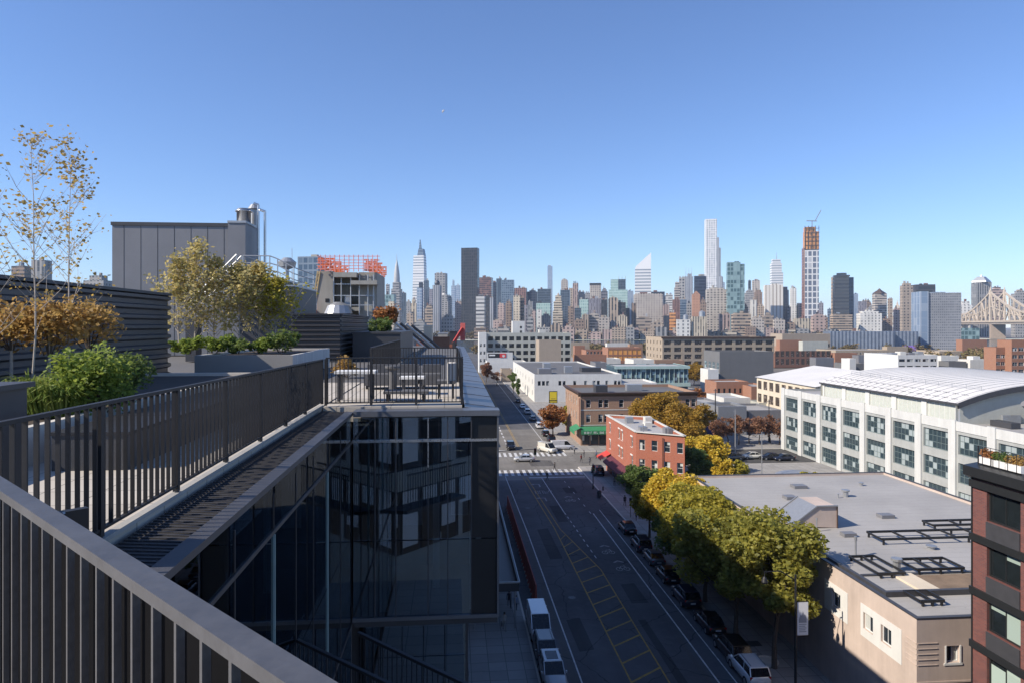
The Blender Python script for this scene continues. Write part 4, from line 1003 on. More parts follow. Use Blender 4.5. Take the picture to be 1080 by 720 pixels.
# keep the windows free: strips round each opening
m = MB()
for a,b in ((44.2,48.9),(50.6,53.9)):
    m.box(30.515,30.545,a,b,5.8,6.40); m.box(30.515,30.545,a,b,7.66,8.2)
    inside = [42.7+x for x in (2.6,4.7,8.9) if a < 42.7+x < b]
    x = a
    for w0 in inside: m.box(30.515,30.545,x,w0-.02,6.40,7.66); x = w0+1.17
    m.box(30.515,30.545,x,b,6.40,7.66)
part('white_panel', m, M['white'], gr)
m = MB(); m.box(32.45,33.75,42.66,42.695,6.45,6.60); m.box(32.53,32.63,42.66,42.695,6.6,7.75); m.box(33.57,33.67,42.66,42.695,6.6,7.75); part('window_surround', m, M['white_frame'], gr)
m = MB()
for k in range(5): z = 6.5+k*.36; m.box(30.6,32.0,42.665,42.695,z,z+.05); m.box(30.51,30.545,42.72,43.8,z,z+.05)
m.box(30.6,38,42.66,42.695,5.3,5.42); part('groove_moulding', m, M['pink_stucco'], gr)
m = MB(); m.box(30.52,57,42.67,42.98,zr+.252,zr+.33); m.box(30.52,30.83,42.98,86,zr+.252,zr+.33); m.box(56.7,57.02,42.98,86,zr+.252,zr+.33); m.box(30.83,56.7,85.7,86,zr+.252,zr+.33); part('coping', m, M['dark_metal'], gr)
# saw-tooth skylight
m = MB(); m.prism_y([(32.6,zr+.25),(37.2,zr+.02),(37.2,zr+2.1),(35.2,zr+2.1)],63.5,67.2); part('skylight', m, M['pink_stucco'], gr)
m = MB(); m.bar((32.7,63.45,zr+.42),(35.2,63.45,zr+2.2),.12,.12); m.bar((32.7,67.25,zr+.42),(35.2,67.25,zr+2.2),.12,.12); m.bar((35.15,63.4,zr+2.18),(37.25,63.4,zr+2.18),.12,.12); m.quad((32.62,63.6,zr+.34),(35.17,63.6,zr+2.15),(35.17,67.1,zr+2.15),(32.62,67.1,zr+.34)); part('skylight_glazing', m, M['galv'], gr)
m = MB(); m.bar((37.22,63.46,zr),(37.22,63.46,zr+2.1),.06,.2); part('flashing', m, M['cornice'], gr)
def dunnage(t0,t1,s0,s1,n,z=.55,tag_='steel_frame'):
    m = MB()
    for y in (s0,s1): m.box(t0,t1,y-.07,y+.07,zr+z-.14,zr+z+.06)
    for k in range(n+1): x = t0+(t1-t0)*k/n; m.box(x-.05,x+.05,s0+.07,s1-.07,zr+z-.12,zr+z+.05)
    for x in (t0+.2,(t0+t1)/2,t1-.2):
        for y in (s0,s1): m.box(x-.07,x+.07,y-.07,y+.07,zr,zr+z-.14)
    part(tag_, m, M['black'], gr)
dunnage(38.3,55,58.2,60.4,7); dunnage(36.5,40.5,51.0,53.4,3,.45); dunnage(33.0,35.2,50.5,54.5,2,.4); dunnage(46,54,62,63.5,3,.5); dunnage(32.6,34.4,45.2,47.0,2,.4)
m = MB(); m.box(36.0,43.5,47.6,50.6,zr,zr+.12); part('felt_patch', m, M['tar'], gr)
m = MB(); m.box(34.4,36.0,47.4,51,zr,zr+.16); part('felt_patch', m, M['cream'], gr)
m = MB(); m.box(31.2,50,46.9,47.2,zr,zr+.4); m.box(31.2,31.5,47.2,58,zr,zr+.35); m.box(32,46,49.0+2,49.3+2,zr,zr+.1); part('roof_kerb', m, M['dark_metal'], gr)
for x,y,r_,h_ in ((34.2,55.5,.08,1.7),(35.5,52,.28,1.0),(40.2,45.6,.25,.9),(39,45.3,.05,1.5),(34.6,62.5,.06,1.3),(45,75,.3,.8),(43.8,74.5,.08,.5),(50,80,.2,.4),(37,70,.25,.5),(48,54.8,.3,.6),(42,56.8,.3,.3),(52,50,.25,.7)):
    m = MB(); m.lathe((x,y,zr),[(r_,0),(r_,h_*.8),(r_*1.5,h_*.8),(r_*1.5,h_)],10); part('vent_pipe', m, M['galv'], gr)
for x,y,a_,b_ in ((41,79,1.6,1.2),(36.2,60.5,1.2,.8),(43.5,66,1.4,1.0),(47,56,1.8,1.2),(51.5,55,1.6,1.4),(37.5,74,1.2,1.2)):
    m = MB(); m.box(x,x+a_,y,y+b_,zr,zr+.35); part('roof_hatch', m, M['panel_grey'], gr)

# ---- dark red brick apartment block at the edge
TC = 30.55
h = 20.6; rects = []
S0c, S1c = 14.0, 37.85; Lc = S1c-S0c
wins = []
for k in range(6):
    x1 = 1.1+k*3.75; x0 = x1+2.35
    for f in range(6): wins.append((x1, x0, 1.05+f*3.15+.85, 1.05+f*3.15+2.95-.35+.1))
cd = thing('apartment_block','dark red brick apartment block with black steel floor bands and large black windows','apartment block',org=(TC,S1c,.13))
m = MB()
wall_grid(m,(TC,S1c,.13),(0,-1,0),Lc,h,wins,.22,(1,0,0)); wall_grid(m,(TC+18,S1c,.13),(-1,0,0),18,h,[],.2,(0,-1,0)); wall_grid(m,(TC,S0c,.13),(1,0,0),18,h,[],.2,(0,1,0)); wall_grid(m,(TC+18,S0c,.13),(0,1,0),Lc,h,[],.2,(-1,0,0)); part('wall', m, M['condo_brick'], cd)
M['condo_glass'] = winglass('apartment_window_pane',(.012,.016,.018),1.17,1.3,.45,(.42,.52,.46),.04)
for rc in wins: put_window(cd,(TC,S1c,.13),(0,-1,0),rc,(1,0,0),.22,2,1,'black_frame','condo_glass',.1)
m = MB()
for f in range(7):
    z = .13+1.05+f*3.15-.55; m.box(TC-.14,TC-.003,S0c,S1c+.1,z,z+.42)
part('steel_band', m, M['black_frame'], cd)
m = MB()
for k in range(6):
    x = S1c-(1.1+k*3.75); 
    for f in range(6): z = .13+1.05+f*3.15-.13; m.box(TC-.07,TC-.003,x-2.35,x,z,z+.95)
part('spandrel', m, M['dark_metal'], cd)
m = MB(); m.prism_y([(TC-.35,20.2),(TC-.35,20.75),(TC+.6,20.9),(TC+.6,20.0),(TC-.003,20.0)],S0c-.2,S1c+.3); m.box(TC+.6,TC+18.1,S1c-.2,S1c+.3,20.0,20.85); part('cornice', m, M['black_frame'], cd)
m = MB(); m.box(TC+.6,TC+18,S0c,S1c-.2,20.3,20.5); part('roof', m, M['paver'], cd)
m = MB(); m.box(TC-.04,TC-.003,S1c-.05,S1c+.05,.13,20); part('corner_angle', m, M['black_frame'], cd)
ri = railing('thin black roof railing with flower boxes on the apartment block',(TC+.3,S0c),(TC+.3,S1c-.1),20.86,21.95,21.95,.6,.02,.02,(.2,.4,.6,.8,1),(.04,.03))

# ---- row on our own side of the avenue, beyond the terraces
n1 = building('loft_building','dark roofed loft block next door along the avenue with cluttered roof','building',-40,.4,63,96,25.6,'maroon_brick','dark_roof',.7,right=grid(33,25,8,6,1.8,2.2,z0=2.5,zstep=3.8))
n2 = building('loft_building','second loft block on our side of the avenue with red parapet','building',-40,.2,96.5,124.3,26.2,'red_brick','dark_roof',.8,right=grid(30,25,7,6,1.8,2.2,z0=2.5,zstep=3.8))
n3 = building('loft_building','tall shadowed block far along our side of the avenue past the crossing','building',-40,2.0,196,330,19.5,'brown_brick','dark_roof',.8,right=grid(134,19,24,4,2.2,2.4,z0=2.5,zstep=4.2))
n4 = building('low_building','low corner block on our side of the avenue past the crossing','building',-40,1.6,160,190,7.5,'rust_brick','grey_roof',.5,right=grid(30,7,7,1,2.2,2.4,z0=2.5,zstep=4.2))
def roofthing(name,label,cat,x0,x1,yt,D,dep,zb,mat,cap=None):
    t0,s0 = PX(x0,D); t1,_ = PX(x1,D)
    return boxthing(name,label,cat,t0,t1,s0,s0+dep,zb,ZY(yt,D),mat,cap)
roofthing('bulkhead','cream stair bulkhead on the neighbouring roof below the skyline','bulkhead',447,455.5,344,80,4,25.0,'cream','offwhite')
roofthing('bulkhead','low red brick parapet wall on the neighbouring roof','wall',456,474,356,90,1,25.0,'rust_brick','rust_brick')
roofthing('bulkhead','grey metal bulkhead with sloping pipes on the neighbouring roof','bulkhead',415,436,347,74,6,25.0,'panel_grey','galv')
roofthing('bulkhead','small dark bulkhead on the red parapet roof','bulkhead',474,482,350,100,4,25.4,'dark_metal','dark_metal')
roofthing('bulkhead','low concrete bulkhead behind the cream one','bulkhead',462,472,352,112,5,25.4,'concrete','galv')
pp = thing('roof_pipes','bundle of dark sloping pipes crossing the neighbouring roof','pipes',org=PX(440,66)+(25,))
for k in range(4):
    a = PX(416+k*6,66+k); b = PX(452+k*6,68+k); m = MB(); m.tube((*a,29.3-.1*k),(*b,26.4-.1*k),.13); part('pipe', m, M['dark_metal' if k%2 else 'galv'], pp)
bm = thing('boom_lift','red covered boom leaning out over the street edge of the neighbouring roof','boom lift',org=PX(486,95)+(25.5,))
a = PX(484,95); b = PX(492,96)
m = MB(); m.bar((*PX(478,95),26.5),(*PX(488,95.5),28.6),.35,.35); part('arm', m, M['red_net'], bm)
m = MB(); q0 = PX(485.5,96); q1 = PX(490.5,96); m.prism_x([(q0[1]-.5,26.9),(q0[1]+.5,26.9),(q0[1]+.35,29.3),(q0[1]-.35,29.3)],q0[0],q1[0]); part('cover', m, surf('faded_red_cover',(.6,.13,.11),.7,.15), bm)
m = MB(); m.box(PX(477,95)[0],PX(480,95)[0],a[1]-.6,a[1]+.6,25.4,26.8); part('base', m, M['dark_metal'], bm)
# ---- concrete building under construction with orange netting
cs = thing('construction_building','raw concrete building under construction, wrapped in orange netting at the top','building',org=PX(367,78)+(0,))
t0,s0 = PX(334,78); t1,_ = PX(397,78); Z = lambda y: ZY(y,78)
m = MB(); m.box(t0,PX(351,78)[0],s0,s0+9,20,Z(286)); m.box(PX(351,78)[0],PX(378,78)[0],s0+2.2,s0+9,20,Z(286)); m.box(PX(378,78)[0],t1,s0,s0+9,20,Z(287)); part('wall', m, M['concrete'], cs)
m = MB(); m.box(PX(353,78)[0],PX(377,78)[0],s0-1.2,s0+2.2,Z(293),Z(288)); m.box(PX(372,78)[0],PX(399,78)[0],s0-2.0,s0-.05,Z(301),Z(297)); m.box(PX(352,78)[0],PX(380,78)[0],s0-.4,s0+2.2,Z(328),Z(324)); part('slab', m, M['concrete'], cs)
m = MB(); m.box(PX(343,78)[0],PX(347,78)[0],s0-.03,s0-.003,Z(319),Z(315)); part('opening', m, M['black'], cs)
m = MB(); m.lathe((*PX(357,77),Z(331)),[(1.6,0),(1.2,.9),(.4,1.3)],14); m.box(PX(362,77)[0],PX(368,77)[0],s0-.3,s0+1.5,Z(326),Z(312)); part('plant', m, M['galv'], cs)
m = MB()
for x in (352,360,370,379,388,394): p_ = PX(x,77.6); m.tube((*p_,20),(*p_,Z(290)),.07)
for y in (300,312,322): m.bar((*PX(352,77.6),Z(y)),(*PX(395,77.6),Z(y)),.08,.1)
part('scaffold', m, M['galv'], cs)
for x0,x1,y0,y1 in ((336,354,285,272),(384,399,286,273)):
    ta, tb = PX(x0,78)[0], PX(x1,78)[0]; za, zb_ = Z(y0), Z(y1); rn = random.Random(x0)
    for yy in (s0-.4, s0+4, s0+9.3):                      # ragged open netting hung on the scaffold
        nx_ = 9; m = MB()
        for i_ in range(nx_):
            for j_ in range(6):
                if rn.random() < .22: continue
                u0 = ta+(tb-ta)*i_/nx_; u1 = ta+(tb-ta)*(i_+1)/nx_; w0 = za+(zb_-za)*j_/6; w1 = za+(zb_-za)*(j_+1)/6
                m.box(u0,u1-.02,yy+rn.uniform(0,.05),yy+.08,w0,w1-.03)
        part('netting', m, M['orange_net'], cs)
m = MB()
for x in range(338,400,5): m.tube((*PX(x,77.4),Z(287)),(*PX(x,77.4),Z(269.5)),.045)
for y in (284,281,278,275,271): m.bar((*PX(334,77.4),Z(y)),(*PX(401,77.4),Z(y)),.05,.07)
part('edge_scaffold', m, surf('pink_safety_rail',(.7,.28,.25),.7,.2), cs)
m = MB()
for k in range(2):
    for x0,y0,x1,y1 in ((328,331,335,287),(330.5,331,337.5,287)): m.bar((*PX(x0,77+k),Z(y0)),(*PX(x1,77+k),Z(y1)),.12,.12)
for k in range(9): f = k/9; m.bar((*PX(328+7*f,77),Z(331-44*f)),(*PX(330.5+7*f,77),Z(331-44*(f+.08))),.07,.07)
part('hoist_mast', m, surf('yellow_hoist_steel',(.55,.4,.2),.6,.2), cs)
m = MB(); m.box(PX(314,78)[0],PX(334,78)[0],s0-1,s0+5,20,Z(327.5)); part('netting', m, M['orange_net'], cs)
# ================================================================ BRIDGE
br = thing('cantilever_bridge','long cream steel cantilever bridge with peaked trusses on stone piers over the river','bridge',loc=(0,0,0),rot=0)
P0 = Vector(((1150-540)/720*1330,1330)); PA = Vector(((1052-540)/720*1480,1480)); PB = Vector(((951-540)/720*2300,2300))
dirb = (PB-PA).normalized(); nb = Vector((-dirb.y, dirb.x)); L = (PB-PA).length
DZ = 35.0; TH = 45.0; XS = list(range(-7,13))
def ht(x):                                     # truss height along the bridge, peaks over the towers
    d = min(abs(x), abs(x-L), abs(x+360), abs(x-L-360)); return 20 + TH*max(0,1-d/165)**1.35
step_ = L/32
for side in (-13,13):
    m = MB(); pts = []
    k = -16
    while k*step_ < L+120: pts.append(k*step_); k += 1
    P = lambda x, z: (*(PA+dirb*x+nb*side), z)
    for a, b in zip(pts, pts[1:]):
        m.bar(P(a,DZ+ht(a)),P(b,DZ+ht(b)),3.0,3.6); m.bar(P(a,DZ+2),P(b,DZ+2),3.2,3.8)
        m.bar(P(a,DZ+2),P(a,DZ+ht(a)),2.4,2.4)
        m.bar(P(a,DZ+2),P(b,DZ+ht(b)),2.0,2.0) if int(a//step_)%2 else m.bar(P(a,DZ+ht(a)),P(b,DZ+2),2.0,2.0)
        m.bar(P(a,DZ+2+ht(a)*.5),P(b,DZ+2+ht(b)*.5),1.5,1.5)
    part('truss', m, M['bridge'], br)
m = MB(); m.bar((*(PA-dirb*360),DZ-2),(*(PA+dirb*(L+120)),DZ-2),26,5); part('deck', m, surf('bridge_deck_steel',(.3,.26,.22),.7,.2,.05), br)
for x in (0, L):
    for side in (-13,13):
        c = PA+dirb*x+nb*side
        m = MB(); m.bar((*c,DZ),(*c,DZ+ht(x)+4),4,4); m.lathe((c.x,c.y,DZ+ht(x)+4),[(2.2,0),(1.2,3),(.3,9)],8); part('tower', m, M['bridge'], br)
    c = PA+dirb*x
    m = MB(); m.bar((*c,-1),(*c,DZ-4.5),27,11,up=(dirb.x,dirb.y,0)); part('pier', m, M['bridge_stone'], br)
# ================================================================ SKYLINE
MS = {}
def fm(k, w, g, bay, fl, *a, **kw):
    q = .95
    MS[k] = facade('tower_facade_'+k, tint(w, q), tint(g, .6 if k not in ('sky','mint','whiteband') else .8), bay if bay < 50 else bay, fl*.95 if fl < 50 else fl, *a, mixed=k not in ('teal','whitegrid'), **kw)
fm('tan',(.46,.36,.27),(.09,.085,.085),6.5,6.4,.5,.5)
fm('tan2',(.42,.34,.27),(.1,.09,.085),9,8,.45,.5)
fm('cream',(.62,.53,.4),(.16,.14,.12),7,7,.42,.5)
fm('beige',(.52,.46,.4),(.13,.125,.13),7.5,7,.5,.5)
fm('pink',(.5,.37,.32),(.12,.1,.1),7,6.6,.45,.5)
fm('brown',(.3,.215,.16),(.07,.06,.055),7,6.4,.5,.45)
fm('redbrown',(.3,.165,.135),(.11,.07,.065),5,7,.5,.8)
fm('grey',(.36,.35,.34),(.1,.105,.115),7,7,.55,.5)
fm('lilac',(.33,.31,.34),(.11,.11,.14),5,8,.5,.8)
fm('white',(.78,.76,.71),(.3,.3,.3),9,7,.35,.6)
fm('whitegrid',(.78,.77,.74),(.16,.19,.22),12,12,.62,.62,vary=.05)
fm('whiteband',(.78,.78,.77),(.32,.37,.42),400,9,.999,.4,vary=.05)
fm('dark',(.05,.047,.05),(.028,.03,.036),5,9,.7,.7,pale=.12,gr=.12,palecol=(.09,.09,.1))
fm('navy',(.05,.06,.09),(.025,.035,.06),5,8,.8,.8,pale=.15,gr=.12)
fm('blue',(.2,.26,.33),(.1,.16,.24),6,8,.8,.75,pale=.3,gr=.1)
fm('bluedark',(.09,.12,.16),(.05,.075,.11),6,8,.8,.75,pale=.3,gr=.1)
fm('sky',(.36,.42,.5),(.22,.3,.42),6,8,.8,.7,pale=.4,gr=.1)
fm('teal',(.22,.33,.34),(.1,.19,.2),7,10,.78,.75,pale=.45,gr=.1,palecol=(.4,.55,.55))
fm('mint',(.45,.6,.55),(.28,.44,.42),6,8,.6,.6,pale=.4,gr=.15)
fm('steel',(.42,.43,.45),(.16,.18,.22),4.5,400,.45,.999,gr=.2)
fm('stripe',(.6,.59,.57),(.13,.13,.14),300,9,.999,.45)
fm('concrete',(.45,.43,.4),(.1,.1,.11),9,10,.62,.62)
fm('orange',(.8,.36,.12),(.3,.16,.08),8,9,.5,.5,pale=.5)
GR = R(-9.8)
def tower(x0, x1, yt, D, mat, label, name='high_rise', cat='high-rise', dep=.75, tiers=(), top=None, hat=0, root=False):
    """city block tower turned to the far street grid; tiers = ((width share, height share), ...)"""
    xc = (x0+x1)/2; th = math.atan2((xc-540)/720, 1); c, k = math.cos(th-R(9.8)), abs(math.sin(th-R(9.8)))
    Mm = (x1-x0)/720*D*math.cos(th)
    w = Mm/(c+dep*k); d = w*dep; h = H-(yt-343)/720*D
    loc = ((xc-540)/720*D, D, -.3)
    r = thing(name, label, cat, loc=loc, rot=GR)
    m = MB(); zz = h+.3
    hb = zz*tiers[0][1] if tiers else zz
    m.box(-w/2,w/2,-d/2,d/2,0,hb)
    for i, (ws, hs) in enumerate(tiers):
        z1 = zz*(tiers[i+1][1] if i+1 < len(tiers) else 1)
        m.box(-w/2*ws,w/2*ws,-d/2*ws,d/2*ws,zz*hs,z1)
    part('shaft', m, MS[mat], r)
    rt = random.Random(label); wq = w*(tiers[-1][0] if tiers else 1); dq = d*(tiers[-1][0] if tiers else 1)
    for q_ in range(rt.choice((1,2,2,3))):                # lift rooms, tanks and plant on the roof
        bx, by = rt.uniform(-.36,.3)*wq, rt.uniform(-.3,.25)*dq; bw, bd_, bh_ = rt.uniform(.12,.3)*wq, rt.uniform(.15,.3)*dq, rt.uniform(2,6)*(1 if w > 12 else .6)
        m = MB()
        if rt.random() < .3: m.lathe((bx,by,zz),[(bw*.35,0),(bw*.35,bh_),(.2,bh_*1.35)],10)
        else: m.box(max(-wq/2,bx-bw/2),min(wq/2,bx+bw/2),by-bd_/2,by+bd_/2,zz,zz+bh_)
        part('roof_unit', m, M[rt.choice(('beige_box','galv','dark_metal','concrete','maroon_brick'))], r)
    wt = w*(tiers[-1][0] if tiers else 1)
    if hat:
        m = MB(); m.box(-wt*.3,wt*.25,-d*.2,d*.25,zz,zz+hat); part('bulkhead', m, M['dark_metal'] if mat in ('dark','navy','brown') else M['beige_box'], r)
    return r, wt, d*(tiers[-1][0] if tiers else 1), zz
BL = 'apartment_tower'; OF = 'office_tower'
rows = [
 # x0,x1,ytop,D,style,label,name,tiers,hat,depth
 (33,55,275,900,'grey','dull grey slab tower glimpsed behind the first birch trunk',OF,(),0,.6),
 (12,34,281,980,'brown','brown slab tower low behind the bare birch twigs near the photo edge',BL,(),0,.6),
 (88,120,291,900,'grey','grey stepped block seen between the second birch and the plant room',BL,((.6,.93),),0,.6),
 (314,343,271.5,620,'blue','pale blue glass tower just behind the orange netted construction',OF,(),0,.7),
 (399,405.5,297,1900,'white','thin white slab touching the side of the concrete construction building',OF,(),0,.6),
 (404,418,311,1700,'teal','dark teal glass block in front of the art deco spire',OF,(),0,.6),
 (409.5,416.5,318,1500,'cream','small bright cream slab below the dark teal block',BL,(),0,.5),
 (423.5,428.5,309,1900,'bluedark','thin dark blue block hugging the art deco spire tower',OF,(),0,.6),
 (427,435,318,2000,'grey','low grey block between the spire and the tall tapering glass tower',OF,((.6,.93),),0,.6),
 (433,440,316,1750,'cream','cream stepped block at the foot of the tapering glass tower',BL,((.6,.9),),0,.6),
 (429,437,331,1500,'tan','low tan block under the cream stepped one',BL,(),2,.6),
 (447,452.5,296,2100,'bluedark','dark blue slab partly hidden behind the tapering glass tower',OF,(),0,.6),
 (448,458,322,1600,'tan','tan brick block with roof bulkhead, next to the domed striped tower',BL,((.7,.9),),2,.7),
 (458.5,472,288.5,2000,'grey','grey slab with dark side behind the domed striped tower',OF,(),0,.8),
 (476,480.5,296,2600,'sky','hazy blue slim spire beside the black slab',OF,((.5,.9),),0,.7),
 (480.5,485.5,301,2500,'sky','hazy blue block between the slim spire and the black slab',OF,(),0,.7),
 (480,487.5,318,1800,'pink','pinkish tan slab at the foot of the black slab',BL,(),0,.6),
 (466,480,333,1500,'grey','low dark grey terraces below the rounded old tower',BL,((.7,.9),),2,.7),
 (502,512,311,1550,'stripe','white and grey striped block leaning on the black slab',OF,((.6,.96),),0,.6),
 (505.5,520,293,1900,'redbrown','brown grey slab just behind the striped block',OF,(),0,.7),
 (512,516.5,312,1650,'dark','black glass block with pale stripe beside the striped block',OF,(),0,.7),
 (516.5,520.5,314,1640,'steel','thin steel striped block before the navy slab',OF,(),0,.7),
 (518,524.5,298,2000,'navy','navy slab with flat top, thinner than its blue neighbour',OF,(),0,.7),
 (523.5,529.5,294,2200,'bluedark','tall slate blue slab behind the navy one',OF,(),0,.7),
 (525,532.5,320,1500,'pink','slim pinkish brick tower before the slate blue slabs',BL,((.7,.95),),0,.6),
 (529.5,542.5,295.5,1800,'blue','broad slate blue slab tower with darker side',OF,(),0,.5),
 (542,556,304,2000,'redbrown','red brown ribbed slab behind the cream slab',OF,(),0,.6),
 (541.5,549,312,1500,'cream','cream slab with blank front over the white stair tower',BL,(),0,.5),
 (548.5,553,313,1510,'brown','thin dark brown flank block beside the cream slab',BL,(),0,.5),
 (556,567.5,306,2000,'navy','navy block with pointed roof pavilion',OF,((.6,.96),(.3,.99)),0,.6),
 (567,581.5,305,1900,'bluedark','flat dark blue grey box beside the navy pavilion tower',OF,(),0,.6),
 (565.5,581.5,320,1650,'mint','pale mint glass box below the dark blue grey box',OF,(),0,.6),
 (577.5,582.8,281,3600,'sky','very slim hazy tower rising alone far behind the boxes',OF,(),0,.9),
 (561,565,328,1450,'pink','narrow pink twin slab, nearer the mint box of the two',BL,(),0,.6),
 (566,571.5,327,1450,'white','narrow white twin slab by the pink one',BL,(),0,.6),
 (571,581,331,1440,'navy','low navy block in front of the mint glass box',OF,((.6,.93),),0,.6),
 (591,601.5,306,1800,'bluedark','dark green blue slab beside the stepped cream tower',OF,(),0,.6),
 (600,604.5,304,1900,'tan','thin tan slab between the dark slab and the dark capped tower',BL,(),0,.6),
 (604,610,299,1700,'pink','slim salmon brick tower with a dark cap',BL,(),0,.7),
 (609,617.5,308,2300,'navy','squat dark octagonal looking block behind the salmon tower',OF,((.8,.95),),0,.7),
 (611,621.5,316,1700,'mint','greenish white low glass block beside the salmon tower',OF,(),0,.6),
 (620.5,634.5,315,1600,'lilac','dark grey office slab under the beige gridded tower',OF,(),0,.4),
 (634,641,316,1590,'dark','black flank slab next to the dark grey office slab',OF,(),0,.5),
 (634,641,304,2000,'lilac','lilac grey tower with crown, beside the beige gridded tower',OF,((.7,.93),(.4,.97)),0,.7),
 (641.5,652,314,1500,'tan','tan brick tower in front of the mint spired tower',BL,((.8,.97),),0,.6),
 (651,660,319,1500,'dark','dark fronted block in a pale frame before the mint spired tower',OF,(),0,.6),
 (661.5,668,307,2000,'sky','pale blue glass strip tower beside the slanted white tower',OF,(),0,.6),
 (631.5,643,335,1420,'beige','grey beige block with sunlit front in the near shore row, below the dark slabs',BL,(),2,.7),
 (643,650.5,338,1425,'grey','shaded grey near shore block beside the grey beige one',BL,((.6,.93),),0,.7),  # shaded side of the grey beige block, painted as a darker block
 (651,661.5,333,1420,'cream','cream brick near shore block below the dark fronted block',BL,((.8,.95),),2,.7),
 (668,699,310,1600,'beige','very broad beige apartment slab at the foot of the slanted white tower',BL,((.9,.98),),0,.4),
 (685.5,701,308,2100,'navy','flat dark roof slab peeping over the broad beige slab',OF,(),0,.5),
 (696,702.5,312,1900,'grey','grey slab between the broad beige slab and the white finned block',OF,(),0,.6),
 (702,709.5,311,1800,'white','white block with blank sunlit fin',OF,(),0,.5),
 (709,718,316,1700,'redbrown','purple brown block beside the white finned block',OF,(),0,.6),
 (711,717.5,298,2100,'beige','beige setback tower beside the masted steel tower',OF,((.7,.9),),0,.7),
 (716,722.5,293,2200,'concrete','grey gridded tower touching the masted steel tower',OF,(),0,.7),
 (731.5,745,291.5,1900,'navy','square dark navy tower left of the white gridded needle',OF,(),0,.7),
 (738,745,316,1560,'brown','brown block tucked between the orange brick tower and the needle',BL,((.6,.92),),0,.7),
 (706,712.5,330,1450,'orange','golden brown slim block beside the white block with water tank',BL,(),0,.6),
 (699.5,706,333,1470,'navy','low navy glass block by the golden brown slim one',OF,(),0,.6),
 (686,700,340,1400,'tan2','low tan near shore block below the broad beige slab',BL,((.7,.92),),2,.7),
 (744,766.5,304,1600,'beige','wide pale beige slab at the foot of the white gridded needle',BL,((.7,.97),),0,.5),
 (764,768,314,1650,'dark','thin dark side slab beside the wide pale beige slab',OF,(),0,.6),
 (758.5,762.5,292,2200,'steel','slim steel tower close behind the white gridded needle',OF,(),0,.9),
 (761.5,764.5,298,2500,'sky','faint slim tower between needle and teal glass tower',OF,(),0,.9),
 (785,796,306,2000,'grey','grey stepped old tower next to the teal glass tower',OF,((.75,.93),(.4,.98)),0,.7),
 (789,792,296,2300,'dark','thin dark slab standing behind the grey stepped old tower',OF,(),0,.7),
 (793,801.5,296,2400,'beige','plain beige slab behind the grey stepped old tower',OF,(),0,.6),
 (795,804,306,1900,'brown','olive brown stepped block beside the white striped block',BL,((.7,.95),),0,.7),
 (791,798.5,316.5,1600,'white','small bare white slab below the stepped old towers',BL,(),0,.6),
 (827,832,306,1750,'bluedark','dark blue side block flanking the white striped block',OF,(),0,.7),
 (833,840,304,1700,'white','slim white tower standing alone with a dark neighbour',OF,(),0,.6),
 (839.5,844.5,320,1720,'dark','small dark block beside the slim white tower',OF,((.6,.94),),0,.6),
 (842,850,320,1640,'pink','dusky pink block at the foot of the orange topped tower',BL,(),0,.7),
 (861,868.5,319.5,1900,'lilac','plain mauve grey slab beside the orange topped tower',OF,(),0,.6),
 (872.5,879,326,1950,'blue','short blue glass block beside the brown round capped tower',OF,(),0,.6),
 (897,905,310,1750,'sky','grey blue slab hiding behind the brown round capped tower',OF,(),0,.7),
 (904,914,318,1900,'lilac','mauve slab behind the white stepped block',OF,(),0,.6),
 (910,918.5,317,2000,'brown','brown slab between the mauve slab and the pyramid roofed tower',OF,((.7,.96),),0,.6),
 (936,941.5,315,1700,'tan','thin tan slab beside the pyramid roofed tower',BL,(),0,.6),
 (903,930,327,1500,'white','white stepped apartment block below the pyramid roofed tower',BL,((.75,.88),(.35,.95)),0,.6),
 (929,941,336,1520,'brown','low brown block beside the white stepped apartment block',BL,((.6,.9),),0,.6),
 (949,963,299,1450,'tan2','brown tan tower with narrow top behind the grey slab',BL,((.7,.96),),0,.7),
 (962,986.5,300.5,1700,'dark','black wide topped slab rising behind the grey ribbed slab',OF,(),0,.5),
 (1010,1026,318,1700,'white','white low block beyond the bridge truss',BL,((.6,.9),),0,.6),
 (1042,1060,303,1900,'pink','tan block with dark top behind the bridge peaks',BL,((.5,.95),),0,.6),
 (1066,1085,307,1700,'grey','grey block with dark stepped top at the far end of the bridge',BL,((.6,.94),),3,.6),
 (1010,1033,346,1400,'teal','low teal glass block seen under the bridge deck',OF,(),0,.6),
 (407,411,300,2300,'grey','thin hazy grey slab between netted construction and spire tower',OF,(),0,.6),
 (451,457,305,2400,'lilac','hazy mauve slab between the pointed blue tower and the domed tower',OF,(),0,.6),
 (472,477,312,2200,'grey','narrow grey slab right beside the rounded old tower',OF,((.6,.95),),0,.7),
 (533,540,318,1560,'brown','brown block low before the broad slate blue slab',BL,((.7,.95),),0,.7),
 (549,557,322,1600,'lilac','mauve block tucked under the red brown ribbed slab',OF,(),0,.6),
 (557,562,318,1700,'grey','thin grey block beneath the navy pavilion tower',OF,(),0,.6),
 (599,605,323,1500,'brown','thin brown block at the foot of the salmon tower',BL,(),0,.6),
 (606,613,325,1520,'bluedark','small dark glass block right under the greenish white block',OF,(),0,.6),
 (617,622,309,2200,'grey','narrow grey slab behind the greenish white block',OF,(),0,.6),
 (660,664,325,1500,'dark','black sliver block under the pale blue strip tower',OF,(),0,.7),
 (666,671,320,1520,'brown','narrow brown block at the edge of the broad beige slab',BL,(),0,.7),
 (699,706,321,1560,'pink','pink block half hidden below the white finned block',BL,((.7,.96),),0,.6),
 (717,724,316,1650,'blue','blue glass block at the foot of the masted steel tower',OF,(),0,.6),
 (724,731,320,1600,'grey','grey block squeezed beside the orange brown brick tower',OF,(),0,.6),
